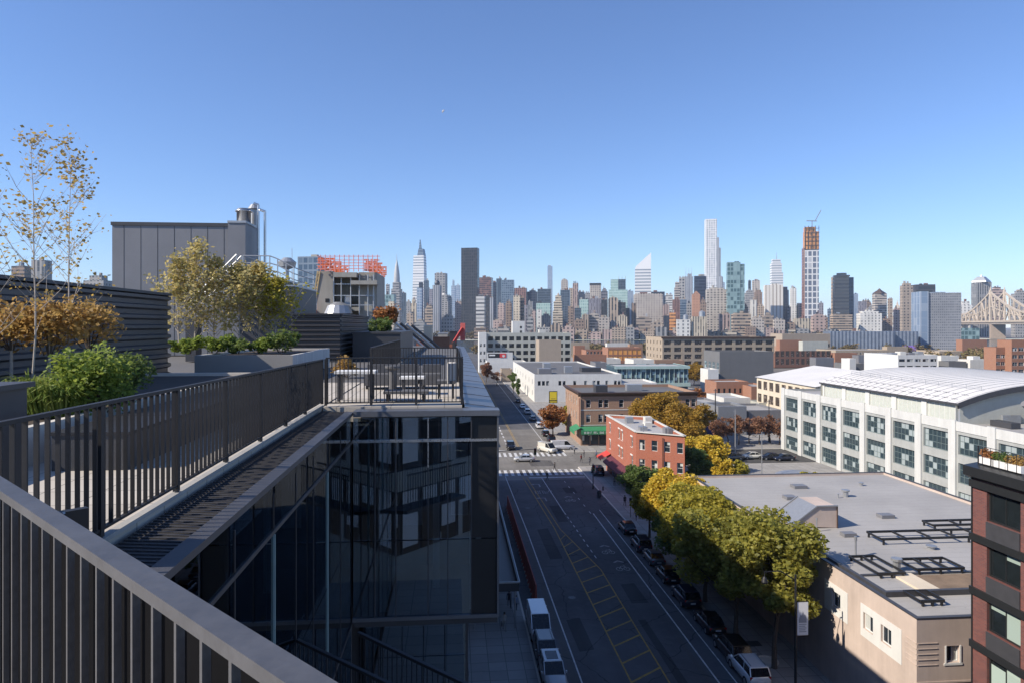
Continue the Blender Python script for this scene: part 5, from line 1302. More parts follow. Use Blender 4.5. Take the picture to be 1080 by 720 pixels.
 (782,789,322,1550,'brown','brown block right at the edge of the teal glass tower',BL,((.7,.95),),0,.7),
 (799,806,321,1530,'tan','tan block beside the white striped block base',BL,((.6,.95),),0,.7),
 (826,834,322,1650,'grey','grey block between the white striped block and slim white tower',OF,((.7,.95),),0,.6),
 (866,873,333,1500,'brown','brown low block just past the rose brick block',BL,((.7,.93),),0,.7),
 (917,922,322,1800,'grey','grey slab edging the pyramid roofed tower',OF,(),0,.7),
 (942,950,325,1650,'pink','pink low block in front of the far bridge peaks',BL,((.7,.94),),0,.6),
 # near shore rows
 (437,450,338,1400,'grey','low grey block below the slim pale blue tower',BL,((.7,.9),),2,.7),
 (520,531,338,1400,'pink','low pinkish block behind the white end of the factory',BL,(),2,.7),
 (556,563,334,1420,'grey','low grey block with pale top beside the white stair tower',BL,((.6,.92),),0,.7),
 (581,592,341,1380,'tan','low tan block beneath the stepped cream tower',BL,((.7,.9),),2,.7),
 (593,606,344,1360,'pink','low salmon block with several roof boxes over the factory roof',BL,((.6,.9),),2,.7),
 (606,617,337,1400,'brown','brown shaded block below the salmon tower',BL,((.8,.94),),2,.7),
 (614,622,332,1430,'tan','sunlit tan block left of the stone cluster below the greenish glass',BL,(),2,.7),
 (621,632,330,1440,'beige','tall stone block with arched top below the dark grey office slab',BL,((.7,.94),(.4,.98)),0,.7),
 (660,669,345,1380,'grey','low shaded block in the gap under the pale blue strip tower',BL,(),2,.7),
 (671,687,334,1430,'tan2','tan stepped block with dark diagonal shade under the broad beige slab',BL,((.7,.92),),0,.7),
 (758,770,331,1500,'pink','low pink block at the foot of the teal glass tower',BL,(),2,.7),
 (771,792,330,1420,'tan','brick apartment block with roof boxes below the teal glass tower',BL,((.8,.95),),0,.7),
 (791,806,335,1400,'beige','beige ornate block in the near row below the small white slab',BL,((.7,.9),),2,.7),
 (804,816,331,1430,'tan2','tan block with twin roof boxes below the white striped block',BL,((.5,.92),),2,.7),
 (815,828,336,1400,'beige','stone block with dark shaded recess below the white striped block',BL,((.7,.93),),0,.7),
 (829,839,340,1400,'brown','low brown block below the slim white tower',BL,((.7,.9),),2,.7),
 (836,855,336,1410,'cream','wide cream block with many small windows below the orange topped tower',BL,((.9,.96),),0,.6),
 (855,871,331,1450,'pink','rose brick stepped block at the foot of the orange topped tower',BL,((.7,.92),(.4,.97)),0,.7),
 (875,899,331,1480,'tan','tan brick base block before the brown round capped tower',BL,((.7,.96),),0,.6),
]
for x0,x1,yt,D,mat,label,name,tiers,hat,dep in rows:
    tower(x0,x1,yt,D,mat,label,name,'tower' if ZY(yt,D) > 70 else 'apartment block',dep,tiers,None,hat)
rq = random.Random(77); xq = 500.0; nq = 0
while xq < 905:                                            # the low continuous row along the far bank
    wq_ = rq.uniform(7,16); Dq = rq.uniform(1385,1400); mt_, wd = rq.choice((('tan','tan'),('brown','brown'),('beige','grey beige'),('pink','rose'),('grey','grey'),('cream','cream')))
    r_, _, _, _ = tower(xq, xq+wq_, rq.uniform(344.5,351.5), Dq, mt_, 'small %s block in the low row along the far river bank' % wd, 'river_block', 'apartment block', .6)
    r_['group'] = 'low %s blocks along the far river bank' % wd
    xq += wq_*rq.uniform(.85,1.1)
def lm(name, label, x, D, cat='tower'): return thing(name, label, cat, loc=((x-540)/720*D, D, -.3), rot=GR)
def zy(y, D): return H-(y-343)/720*D+.3
def mw(px, D): return px/720*D
# art deco spire
D = 2050; r = lm('spire_tower','slender grey art deco tower tapering to a needle spire',418.5,D); w = mw(9,D)
m = MB(); m.box(-w/2,w/2,-w/2,w/2,0,zy(305,D)); m.box(-w*.38,w*.38,-w*.38,w*.38,zy(305,D),zy(298,D)); part('shaft', m, MS['grey'], r)
m = MB(); m.lathe((0,0,0),[(w*.37,zy(298,D)),(w*.36,zy(293,D)),(w*.3,zy(287,D)),(w*.2,zy(281,D)),(w*.1,zy(277,D)),(w*.035,zy(274,D)),(.4,zy(268,D))],12); part('spire', m, surf('weathered_steel_crown',(.42,.42,.41),.45,.2,.05), r)
# tapering glass tower
D = 2150; r = lm('glass_tower','very tall tapering white and blue banded glass tower with needle top',442.8,D); w = mw(13,D)
m = MB(); pr_ = [(.5,320),(.48,300),(.44,275),(.42,270)]
m.loft([[(-w*a,-w*a*.8,zy(y,D)),(w*a,-w*a*.8,zy(y,D)),(w*a,w*a*.8,zy(y,D)),(-w*a,w*a*.8,zy(y,D))] for a,y in [(.5,395)]+pr_]); part('shaft', m, MS['whiteband'], r)
m = MB(); a = .42; m.loft([[(-w*.12*1,-w*.3,zy(270,D)),(w*a,-w*.33,zy(270,D)),(w*a,w*.3,zy(270,D)),(-w*.12,w*.3,zy(270,D))],[(-w*.05,-w*.25,zy(263,D)),(w*.33,-w*.28,zy(263,D)),(w*.33,w*.25,zy(263,D)),(-w*.05,w*.25,zy(263,D))]]); m.loft([[(-w*.05,-w*.1,zy(263,D)),(w*.14,-w*.1,zy(263,D)),(w*.14,w*.1,zy(263,D)),(-w*.05,w*.1,zy(263,D))],[(.0,-1,zy(253,D)),(w*.06,-1,zy(253,D)),(w*.06,1,zy(253,D)),(.0,1,zy(253,D))]]); part('crown', m, MS['blue'], r)
D = 1600; r = lm('glass_tower','slim pale blue glass tower with pointed top in front of the tapering tower',443,D); w = mw(5.5,D)
m = MB(); m.box(-w/2,w/2,-w*.5,w*.5,0,zy(304,D)); part('shaft', m, MS['sky'], r); m = MB(); m.box(-w*.1,w/2,-w*.4,w*.4,zy(304,D),zy(298,D)); part('roof_pavilion', m, MS['navy'], r)
# domed striped tower
D = 1480; r = lm('striped_tower','grey striped glass tower with dark domed cap before the grey slab',461,D); w = mw(7.5,D)
m = MB(); m.box(-w/2,w/2,-w/2,w/2,0,zy(301,D)); part('shaft', m, MS['steel'], r); m = MB(); m.lathe((0,0,zy(301,D)),[(w*.34,0),(w*.4,w*.3),(w*.3,w*.6),(.3,w*.75)],12); part('cap', m, M['dark_metal'], r)
D = 1780; r = lm('rounded_tower','old grey stone tower with rounded shoulders and pale cap below the grey slab',469,D); w = mw(9,D)
m = MB(); m.box(-w/2,w/2,-w*.4,w*.4,0,zy(318,D)); m.box(-w*.38,w*.38,-w*.3,w*.3,zy(318,D),zy(311,D)); part('shaft', m, MS['grey'], r); m = MB(); m.lathe((0,0,zy(311,D)),[(w*.34,0),(w*.3,w*.12),(w*.16,w*.24)],12); part('cap', m, MS['white'], r)
# black slab
D = 1710; r = lm('black_slab','very tall flat topped black glass slab dominating the skyline',496,D); w = mw(17.6,D)*.99; zt = zy(262,D)
m = MB(); m.box(-w/2,w/2,-w*.27,w*.27,0,zt); part('shaft', m, MS['dark'], r)
m = MB()
for k in range(10):
    x = -w/2+w*(k+.5)/10; m.box(x-.35,x+.35,-w*.27-.4,-w*.27-.01,2,zt-8)
part('fins', m, M['dark_metal'], r)
# stepped cream deco tower
D = 1520; r = lm('deco_tower','stepped cream art deco tower with dark crown',588.5,D); w = mw(10,D)
m = MB(); m.box(-w/2,w/2,-w*.4,w*.4,0,zy(328,D)); m.box(-w*.42,w*.42,-w*.34,w*.34,zy(328,D),zy(318,D)); m.box(-w*.26,w*.34,-w*.25,w*.25,zy(318,D),zy(312,D)); part('shaft', m, MS['cream'], r)
m = MB(); m.lathe((w*.04,0,zy(312,D)),[(w*.2,0),(w*.12,w*.12),(.4,w*.3)],8); part('crown', m, M['beige_box'], r)
# rounded top tower
D = 2100; r = lm('arched_tower','grey tower with half round arched top',595.5,D); w = mw(7,D); z1 = zy(297.5,D); rr_ = w/2
m = MB(); m.prism_y([(-rr_,0),(rr_,0),(rr_,z1)]+[(rr_*math.cos(math.pi*k/10),z1+rr_*.95*math.sin(math.pi*k/10)) for k in range(1,10)]+[(-rr_,z1)],-rr_*.8,rr_*.8); part('shaft', m, MS['beige'], r)
# beige gridded tower with black lid
D = 1950; r = lm('gridded_tower','beige gridded office tower with a black lid',628,D); w = mw(11.5,D)
m = MB(); m.box(-w/2,w/2,-w*.4,w*.4,0,zy(301,D)); part('shaft', m, MS['beige'], r); m = MB(); m.box(-w/2-.5,w/2+.5,-w*.4-.5,w*.4+.5,zy(301,D),zy(299,D)); part('lid', m, M['black'], r)
# mint spired tower
D = 1800; r = lm('mint_tower','mint green stepped glass tower with three small spires',652,D); w = mw(19.5,D)
m = MB(); m.box(-w/2,w/2,-w*.3,w*.3,0,zy(306,D)); m.box(-w*.4,w*.0,-w*.25,w*.25,zy(306,D),zy(295,D)); part('shaft', m, MS['mint'], r)
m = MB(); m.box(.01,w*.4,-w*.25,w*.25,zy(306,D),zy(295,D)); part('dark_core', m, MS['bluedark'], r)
for x in (w*.03,w*.2,w*.38): m = MB(); m.tube((x,0,zy(295,D)),(x,0,zy(290,D)),1.1,.4); part('spire', m, M['mint'], r)
# slanted white tower
D = 1900; r = lm('slanted_tower','white banded tower with a roof cut at a steep slant',678,D); w = mw(16.5,D)
m = MB(); m.box(-w/2,w/2,-w/2,w/2,0,zy(284.5,D)); part('shaft', m, MS['whiteband'], r)
m = MB(); m.prism_y([(-w/2,zy(284.5,D)),(w/2,zy(284.5,D)),(w/2,zy(267.5,D)),(-w*.44,zy(281.5,D))],-w/2,w/2); part('roof', m, surf('white_aluminium',(.8,.8,.79),.45,.05), r)
# masted steel tower
D = 2300; r = lm('masted_tower','pale steel tower with several thin masts',726,D); w = mw(8.5,D)
m = MB(); m.box(-w/2,w/2,-w/2,w/2,0,zy(292,D)); m.box(-w*.1,w*.4,-w*.3,w*.3,zy(292,D),zy(289,D)); part('shaft', m, MS['steel'], r)
for x in (-w*.3,w*.05,w*.38): m = MB(); m.tube((x,0,zy(292,D)),(x,0,zy(282,D)),.9,.3); part('mast', m, M['galv'], r)
# orange brick arched tower
D = 1480; r = lm('brick_tower','orange brown brick tower with gabled top before the navy square tower',734,D); w = mw(8,D)
m = MB(); m.prism_y([(-w/2,0),(w/2,0),(w/2,zy(311,D)),(0,zy(307,D)),(-w/2,zy(311,D))],-w*.4,w*.4); part('shaft', m, MS['orange'] if False else facade('tower_facade_terracotta',(.5,.27,.17),(.3,.16,.11),6,6,.3,.4), r)
# white gridded needle
D = 2580; r = lm('needle_tower','extremely tall slender white tower with a square window grid',749.5,D); w = mw(12,D)*.97; zt = zy(232,D)
MS['needle'] = facade('tower_facade_needle',(.8,.79,.76),(.2,.23,.27),w/5,w/5,.66,.66,vary=.03,pale=.35)
m = MB(); m.box(-w/2,w/2,-w/2,w/2,0,zt); part('shaft', m, MS['needle'], r)
r = lm('needle_tower','thin bronze and glass tower pressed against the white gridded needle',757,2700); w = mw(5,2700)
m = MB(); m.box(-w/2,w/2,-w,w,0,zy(262,2700)); m.box(-w/2,w*.2,-w*.7,w*.7,zy(262,2700),zy(251,2700)); part('shaft', m, MS['steel'], r)
# teal glass tower
D = 1550; r = lm('teal_tower','broad teal green glass tower with slightly uneven top',775.5,D); w = mw(18,D)*.96
m = MB(); m.box(-w/2,w*.26,-w*.3,w*.3,0,zy(277,D)); m.box(w*.28,w/2,-w*.28,w*.26,0,zy(279,D)); m.box(-w*.05,w*.2,-w*.15,w*.2,zy(277,D),zy(276,D)); part('shaft', m, MS['teal'], r)
# white striped block
D = 1620; r = lm('striped_block','white block with vertical stripes and a dark shaded side',815.5,D); w = mw(22,D)*.8
MS['whv'] = facade('tower_facade_white_vertical',(.78,.75,.69),(.32,.27,.23),8,400,.3,.999,vary=.05)
m = MB(); m.box(-w/2,w/2,-w*.3,w*.3,0,zy(301,D)); m.box(-w*.1,w*.3,-w*.2,w*.2,zy(301,D),zy(299.5,D)); part('shaft', m, MS['whv'], r); m = MB(); m.box(w/2+.05,w/2+mw(4.5,D),-w*.25,w*.3,0,zy(303,D)); part('side_slab', m, MS['navy'], r)  # navy slab puts the shaded side into the colour
# antenna glass tower
D = 2350; r = lm('antenna_tower','pale glass tower with single antenna above the white striped block',819,D); w = mw(11.5,D)
m = MB(); m.box(-w/2,w*.38,-w*.4,w*.4,0,zy(278,D)); m.box(-w*.4,w*.3,-w*.3,w*.3,zy(278,D),zy(274,D)); m.box(w*.38,w/2,-w*.4,w*.3,0,zy(288,D)); part('shaft', m, MS['whiteband'], r)
m = MB(); m.tube((0,0,zy(274,D)),(0,0,zy(266,D)),1.3,.3); part('antenna', m, M['galv'], r)
# tower under construction with orange top
D = 1520; r = lm('unfinished_tower','very tall unfinished tower with orange wrapped top storeys and a crane','855.0' and 855,D); w = mw(14.5,D)*.95
MS['frame'] = facade('tower_facade_white_frame',(.75,.74,.72),(.13,.15,.19),w/3.05,13,.72,.8,vary=.04,pale=.1)
m = MB(); m.box(-w/2,w/2,-w*.35,w*.35,0,zy(264,D)); part('shaft', m, MS['frame'], r)
m = MB(); m.box(-w/2-2,-w/2-.05,-w*.3,w*.35,0,zy(262,D)); part('side_bay', m, MS['redbrown'], r)
m = MB(); m.box(-w/2+.5,w/2-.5,-w*.34,w*.34,zy(264,D),zy(245,D)); m.box(-w*.45,w*.3,-w*.3,w*.3,zy(245,D),zy(240,D)); part('orange_wrap', m, MS['orange'], r)
m = MB()
for k in range(5): x = -w/2+w*k/4; m.box(x-.5,x+.5,-w*.37,-w*.345,zy(264,D),zy(239,D))
for k in range(6): z = zy(264-k*4.4,D); m.box(-w/2-1,w/2+1,-w*.38,-w*.371,z,z+1)
part('scaffold', m, M['dark_metal'], r)
m = MB(); m.bar((w*.1,0,zy(240,D)),(w*.1,0,zy(233,D)),1.6,1.6); m.bar((-w*.3,0,zy(233,D)),(w*.45,0,zy(233.5,D)),1.6,2); m.bar((w*.3,0,zy(234,D)),(w*.75,0,zy(222,D)),1.4,1.6); part('crane', m, M['galv'], r)
# brown tower with round cap
D = 1560; r = lm('capped_tower','brown banded tower with round pale cap and blue shaded side',888.5,D); w = mw(21,D)*.92
MS['bband'] = facade('tower_facade_brown_band',(.45,.34,.24),(.2,.15,.115),300,8,.999,.5)
m = MB(); m.box(-w/2,w*.25,-w*.3,w*.3,0,zy(292,D)); part('shaft', m, MS['bband'], r); m = MB(); m.box(w*.25+.05,w/2,-w*.25,w*.28,0,zy(293,D)); part('side_slab', m, MS['bluedark'], r)  # dark blue slab paints in the tower's shaded side
m = MB(); m.lathe((-w*.05,0,zy(292,D)),[(w*.42,0),(w*.42,3),(w*.25,3.01),(w*.25,8)],20); part('cap', m, M['beige_box'], r)
# pyramid roofed tower
D = 1620; r = lm('pyramid_tower','tan tower with a small pyramid roof and dormers',927.5,D); w = mw(12.5,D)*.92
m = MB(); m.box(-w/2,w/2,-w*.4,w*.4,0,zy(310,D)); part('shaft', m, MS['beige'], r); m = MB(); m.lathe((0,0,zy(310,D)),[(w*.62,0),(w*.55,2),(w*.2,8),(.3,13)],4); part('roof', m, M['brown' if 'brown' in M else 'cornice'], r)
# grey ribbed slab nearer, by the river
D = 700; r = lm('grey_slab','broad grey slab block with fine horizontal bands standing before the bridge',986.5,D,'office block'); w = mw(46,D)*.86
MS['gband'] = facade('slab_facade',(.3,.31,.33),(.14,.155,.18),1.9,2.6,.62,.55,pale=.3)
m = MB(); m.box(-w*.3,w/2,-w*.3,w*.3,0,zy(309.5,D)); part('shaft', m, MS['gband'], r); m = MB(); m.box(-w/2,-w*.3-.05,-w*.34,w*.25,0,zy(308,D)); m.box(-w*.1,w*.2,-w*.1,w*.15,zy(309.5,D),zy(308.4,D)); part('side_slab', m, MS['sky'], r)
# folded blue hall
for x0,x1,lab in ((874,938,'long low hall with folded silver blue metal walls by the river'),(939,964,'short end block of the folded silver blue hall with violet base')):
    D = 690; r = lm('metal_hall',lab,(x0+x1)/2,D,'hall'); w = mw(x1-x0,D); n = int(w/1.7); m = MB()
    poly = [(-w/2+w*k/n, (-8 if k%2 else -7.4)) for k in range(n+1)]+[(w/2,14),(-w/2,14)]
    m.prism(poly,0,zy(349.5,D)); part('wall', m, surf('silver_blue_metal',(.2,.23,.28),.4,.2,.3,2,.4), r)
    if x0 > 930: m = MB(); m.box(-w*.1,w*.42,-8.6,-8.1,1,zy(364,D)); part('sign_panel', m, surf('violet_panel',(.25,.16,.5),.6,.1), r)
# lantern roofed tower
D = 1750; r = lm('lantern_tower','grey tower with ornate hipped lantern roof behind the bridge',1035,D); w = mw(17,D)*.85
m = MB(); m.box(-w/2,w/2,-w*.4,w*.4,0,zy(298,D)); part('shaft', m, MS['grey'], r); m = MB(); m.lathe((0,0,zy(298,D)),[(w*.66,0),(w*.6,4),(w*.3,14),(w*.1,15),(.3,20)],4); part('roof', m, M['galv'], r)
# radio mast
ms = MB(); p = PX(308,300); ms.tube((*p,24),(*p,ZY(262,300)),.35,.12,6); solo('radio_mast', ms, M['galv'], 'thin radio mast rising beyond the railed platform', 'mast', org=(*p,24))
# white blocks with water tanks in the middle of the near row
D = 1380
for x0,x1,yt,lab,lt in ((713,728,337,'white gridded block with a grey water tank on its roof','white'),(728.5,746,334,'cream gridded block carrying a round water tank','cream')):
    r = lm('apartment_tower',lab,(x0+x1)/2,D,'apartment block'); w = mw(x1-x0,D)*.9
    m = MB(); m.box(-w/2,w/2,-w*.35,w*.35,0,zy(yt,D)); part('shaft', m, MS[lt], r)
    m = MB(); m.lathe((w*.18,-w*.1,zy(yt,D)),[(w*.2,0),(w*.2,w*.3),(.2,w*.42)],14); part('water_tank', m, M['galv'], r)
# ================================================================ LOW CITY BETWEEN
def low(x0,x1,yt,D,dep,wall,label,name='low_building',**kw): return pxb(name,label,'building',x0,x1,yt,D,dep,wall,**kw)
wl2 = pxb('white_loft','white flat roofed loft building with rows of black strip windows near the bridge','building',946,990,374,326,27,'white',roof='silver_roof',win=(5,4,3.0,1.3,2.0,3.2),fmat='black_frame',nx=2,nz=1)
t0,s0 = PX(926,335); 
for k in range(4): rbox(wl2,'roof_unit',PX(946,330)[0]+k*4.5,PX(946,330)[0]+k*4.5+3,PX(946,330)[1]+4,PX(946,330)[1]+8,14.2,15.6+.5*(k%2),['galv','offwhite','panel_grey','galv'][k])
low(1022,1060,379,330,8,'offwhite','pale low block with small roof huts next to the brown brick flats',roof='silver_roof')
low(1026,1034,375.5,334,4,'white','small white roof hut on the pale low block','roof_hut')
pxb('brick_flats','rust brick flats with wide balconies at the photo edge','building',1066,1095,358.5,300,8,'rust_brick',roof='dark_roof',win=(4,6,2.4,1.6,1.6,3.2),fmat='white_frame')
pxb('brick_flats','lower wing of the rust brick flats facing the white lofts','building',1050,1065.5,366,303,7,'rust_brick',roof='dark_roof',win=(3,5,2.0,1.6,1.6,3.2),fmat='white_frame')
low(1014,1042,358,640,8,'rust_brick','red roofed low brick block under the bridge')
low(892,912,383,380,12,'grey_stucco','grey roofed shed between mill and white lofts','shed',roof='silver_roof')
low(896,903,378,370,8,'white','tiny white hut with flat roof beside the grey shed','shed')
low(608,618,372,610,20,'factory_grey','small grey block at the end of the concrete factory')
low(620,655,378,470,18,'offwhite','low white shed before the orange panelled block','shed',roof='silver_roof')
low(628,640,382,360,14,'panel_grey','dark flat roofed shed behind the white block','shed',roof='dark_roof')
low(668,690,379,350,18,'offwhite','pale low shed behind the mint roofed building','shed',roof='grey_roof')
low(822,860,365,640,26,'brown_brick','brown low block by the far trees beyond the mill',roof='dark_roof')
low(880,940,369,560,30,'tan_stone','tan low terrace under the folded metal hall',roof='grey_roof',win=(14,2,1.6,1.8,1.6,3.5))
low(990,1016,370,520,26,'tan_stone','tan low block between grey slab and brick flats',roof='grey_roof',win=(6,2,1.6,1.8,1.6,3.5))
low(824,877,352,640,24,'beige_box','long low beige viaduct like block with shaded openings beyond the tan factory',roof='grey_roof',win=(10,2,4,3,2,6.4),fmat='cornice')
low(560,600,365,700,24,'tan_stone','low tan riverside shed behind the concrete factory',roof='grey_roof')
for x0,x1,yt,D,wall,label in (
 (600,622,361,620,'tan_stone','tan flat roofed low block near the shore, behind the concrete factory'),
 (606,617,364.5,560,'rust_brick','small rust brick shed beyond the pinkish low block'),
 (640,664,362,600,'offwhite','pale low block just above the orange panelled block'),
 (664,678,363,590,'brown_brick','brown low block beside the cream end of the tan factory'),
 (822,846,358.5,620,'rust_brick','rust low block above the maroon mill roof'),
 (846,874,360,600,'factory_grey','grey low block above the maroon mill, nearest the folded metal hall'),
 (880,905,372,470,'rust_brick','rust brick workshop before the folded metal hall'),
 (905,925,374.5,440,'panel_grey','grey workshop roof behind the white lofts'),
 (992,1012,375,400,'offwhite','pale garage block beside the pale low block'),
 (1000,1020,381,330,'grey_stucco','grey garage with dark front next to the pale low block'),
 (860,880,377,400,'panel_grey','small grey workshop at the end of the mill'),
 (935,958,365.5,600,'tan_stone','tan depot under the grey slab block'),
 (606,640,374,420,'rust_brick','red brick sheds filling the yard behind the white block'),
 (690,722,379.5,380,'brown_brick','brown brick workshop peeping over the mint roof')):
    low(x0,x1,yt,D,7,wall,label,roof='dark_roof' if D%20 else 'grey_roof',win=(6,1,1.6,1.6,2.0,3.4) if x1-x0>15 else None)
# sheds across the parking street
low(741,762,424,196,14,'panel_grey','grey metal shed beside the brown brick building','shed',roof='silver_roof')
low(757,788,428,180,10,'galv','flat grey shed with pale rim opposite the parked white car','shed',roof='dark_roof')
low(763,792,419,204,14,'offwhite','long pale shed roof behind the flat grey shed','shed',roof='silver_roof')
low(789,826,432,185,16,'panel_grey','low wide grey shed with cluttered roof near the white industrial building','shed',roof='grey_roof')
low(800,826,424,208,8,'factory_grey','grey block with louvres below the cream warehouse','shed',roof='grey_roof')
bx = thing('box_truck','truck with dark blue box roof parked near the sheds','truck',org=(*PX(749,172),0.0))
t0,s0 = PX(740,172); t1,_ = PX(758,172)
m = MB(); m.box(t0,t1-1.4,s0,s0+2.3,.9,3.5); part('cargo_box', m, M['blue_tarp'], bx)
m = MB(); m.box(t1-1.35,t1,s0+.1,s0+2.2,.6,2.5); part('cab', m, M['white_frame'], bx)
for x in (t0+.8,t1-.8):
    for y in (s0+.15,s0+2.15): m = MB(); m.bar((x,y-.14,.48),(x,y+.14,.48),.01,.01); m.tube((x,y-.14,.48),(x,y+.14,.48),.48,.48,14); part('wheel', m, M['rubber'], bx)
# ================================================================ VEGETATION
def leaves(rng, centres, radii, counts, size, flat=.8, shape=1.5):
    """many small leaf faces spread through uneven clumps"""
    V = []; n_tot = 0
    for c, r, k in zip(centres, radii, counts):
        d = rng.normal(size=(k,3)); d /= np.linalg.norm(d,axis=1)[:,None]
        rad = r*np.power(rng.random(k), .45)[:,None]
        p = np.array(c)[None,:] + d*rad*np.array([1,1,flat])
        a = rng.normal(size=(k,3)); a /= np.linalg.norm(a,axis=1)[:,None]
        a[:,2] *= .6
        b = np.cross(a, rng.normal(size=(k,3))); b /= (np.linalg.norm(b,axis=1)[:,None]+1e-9)
        s = size*(.6+.8*rng.random(k))[:,None]
        a = a*s*shape*.5; b = b*s*.5
        V.append(np.stack([p-a, p+b*.9-a*.1, p+a, p-b*.9-a*.1], 1))
    V = np.concatenate(V).reshape(-1,3); n = len(V)//4
    return V, n
def leaf_mesh(name, V, n, mat):
    me = bpy.data.meshes.new(name)
    me.vertices.add(n*4); me.vertices.foreach_set('co', V.astype(np.float32).ravel())
    me.loops.add(n*4); me.loops.foreach_set('vertex_index', np.arange(n*4, dtype=np.int32))
    me.polygons.add(n); me.polygons.foreach_set('loop_start', np.arange(0,n*4,4,dtype=np.int32)); me.polygons.foreach_set('loop_total', np.full(n,4,dtype=np.int32))
    me.materials.append(mat); me.update(); me.validate(); return me
def tree(label, t, s, Ht, Rad, mat, seed, zb=.13, base=.32, nc=26, nl=420, leaf=.3, trunk=.16, name='street_tree', cat='tree', group=None, bark='bark', flat=.75, stretch=1.0, clump=.38, bare=0, lean=0.0):
    rng = np.random.default_rng(seed); rd = random.Random(seed)
    r = thing(name, label, cat, loc=W(t,s,zb), rot=rd.uniform(0,6.28), group=group)
    zc = Ht*(base+1)/2; hh = Ht*(1-base)/2
    cs = []; rs = []
    while len(cs) < nc:
        d = rng.normal(size=3); d /= np.linalg.norm(d)
        q = .45+.5*rng.random()
        wob = 1+.22*math.sin(3*math.atan2(d[1],d[0])+seed)
        c = (d[0]*Rad*q*wob*.85, d[1]*Rad*q*wob*.85, zc+d[2]*hh*q*.9)
        cs.append(c); rs.append(Rad*clump*(.6+.7*rng.random()))
    m = MB(); fork = Ht*base*rd.uniform(.85,1.05)
    p0 = Vector((0,0,-.05)); p1 = Vector((rd.uniform(-.1,.1),rd.uniform(-.1,.1),fork*.55)); p2 = Vector((rd.uniform(-.25,.25),rd.uniform(-.25,.25),fork))
    m.tube(p0,p1,trunk*1.25,trunk,8); m.tube(p1,p2,trunk,trunk*.85,8)
    top = Vector((p2.x*1.5,p2.y*1.5,Ht*.8)); m.tube(p2,top,trunk*.8,trunk*.2,7)
    for c in cs[:int(nc*.8)]:
        f = rd.uniform(0,.7); st = p2.lerp(top, f); e = Vector(c); mid = st.lerp(e,.5)+Vector((0,0,-.08*(e-st).length))
        rr = trunk*(.5-.3*f); m.tube(st,mid,rr,rr*.6,5); m.tube(mid,e,rr*.6,rr*.2,5)
        if bare:
            for _ in range(bare):
                e2 = e+Vector((rd.uniform(-1,1),rd.uniform(-1,1),rd.uniform(-.2,1)))*Rad*.4; m.tube(mid.lerp(e,rd.random()),e2,rr*.25,rr*.08,4)
    part('trunk', m, M[bark], r)
    if nl:
        V, n = leaves(rng, cs, rs, [int(nl*(.5+rng.random())) for _ in cs], leaf, flat)
        part('crown', leaf_mesh('crown', V, n, M[mat]), None, r)
    return r
SG = 'street trees along the avenue'
# street trees on the far pavement, near to far
tree('green street tree nearest the white banner pole, its top sunlit', 27.0, 55.5, 13.4, 4.5, 'lf_green', 3, base=.3, nc=46, nl=560, leaf=.28, clump=.31, trunk=.2, group=SG)
tree('yellowish green street tree, second from the white banner pole', 26.4, 62.0, 13.0, 5.4, 'lf_green', 5, base=.22, nc=50, nl=540, leaf=.28, clump=.3, trunk=.2, group=SG)
tree('broad olive green street tree in the middle of the row', 26.3, 69.5, 12.2, 5.4, 'lf_yg', 8, base=.2, nc=46, nl=520, leaf=.28, clump=.31, trunk=.2, group=SG)
tree('pale yellow green street tree beside the bright yellow one', 27.6, 77, 11.2, 5.2, 'lf_yg', 11, base=.2, nc=42, nl=500, leaf=.28, clump=.32, group=SG)
tree('bright yellow street tree near the red brick corner building', 28.6, 85, 10.8, 5.0, 'lf_yellow', 13, base=.22, nc=42, nl=500, leaf=.28, clump=.32, group=SG)
tree('dull green shaded street tree leaning over the parked cars', 26.0, 77, 8.6, 3.6, 'lf_deep', 17, base=.3, nc=30, nl=380, leaf=.28, group=SG)
tree('dark green young tree in front of the red brick corner building', 29.0, 101, 8.6, 3.2, 'lf_deep', 19, base=.25, nc=26, nl=380, leaf=.28, group=SG)
tree('small ochre street tree at the far end of the row', 26.6, 91, 7.2, 2.8, 'lf_yg', 23, base=.3, nc=22, nl=300, leaf=.26, group=SG)
def TX(x, D): return PX(x, D)
t_,s_ = PX(690,152); tree('tall orange tree beyond the red brick building with crown against the brown bricks', t_, s_, 14.8, 6.3, 'lf_orange', 29, base=.25, nc=42, nl=460, leaf=.38, trunk=.22)
t_,s_ = PX(722,146); tree('amber tree beside the tall orange one', t_, s_, 12.0, 5.2, 'lf_orange', 31, base=.22, nc=36, nl=420, leaf=.36, trunk=.2)
t_,s_ = PX(742,134); tree('golden yellow lower tree behind the red brick building', t_, s_, 8.8, 4.0, 'lf_yellow', 37, base=.15, nc=30, nl=380, leaf=.32)
t_,s_ = PX(747,124); tree('yellow tree filling the gap right behind the red brick building', t_, s_, 9.5, 3.4, 'lf_yellow', 38, base=.15, nc=28, nl=340, leaf=.36)
t_,s_ = PX(731,119); tree('dark green shaded tree close to the wall of the red brick building', t_, s_, 7.6, 3.0, 'lf_deep', 39, base=.1, nc=26, nl=320, leaf=.34)
t_,s_ = PX(735,160); tree('golden tree between the brown brick building and the box truck', t_, s_, 11.5, 4.0, 'lf_orange', 40, base=.2, nc=28, nl=320, leaf=.38)
t_,s_ = PX(762,112); tree('small golden bush like tree at the edge of the grey roof', t_, s_, 7.6, 2.0, 'lf_yellow', 41, base=.4, nc=18, nl=260, leaf=.28, trunk=.1)
t_,s_ = PX(778,112); tree('small lime green tree peeping over the grey roof edge', t_, s_, 7.0, 2.4, 'lf_yg', 43, base=.4, nc=18, nl=260, leaf=.28, trunk=.1)
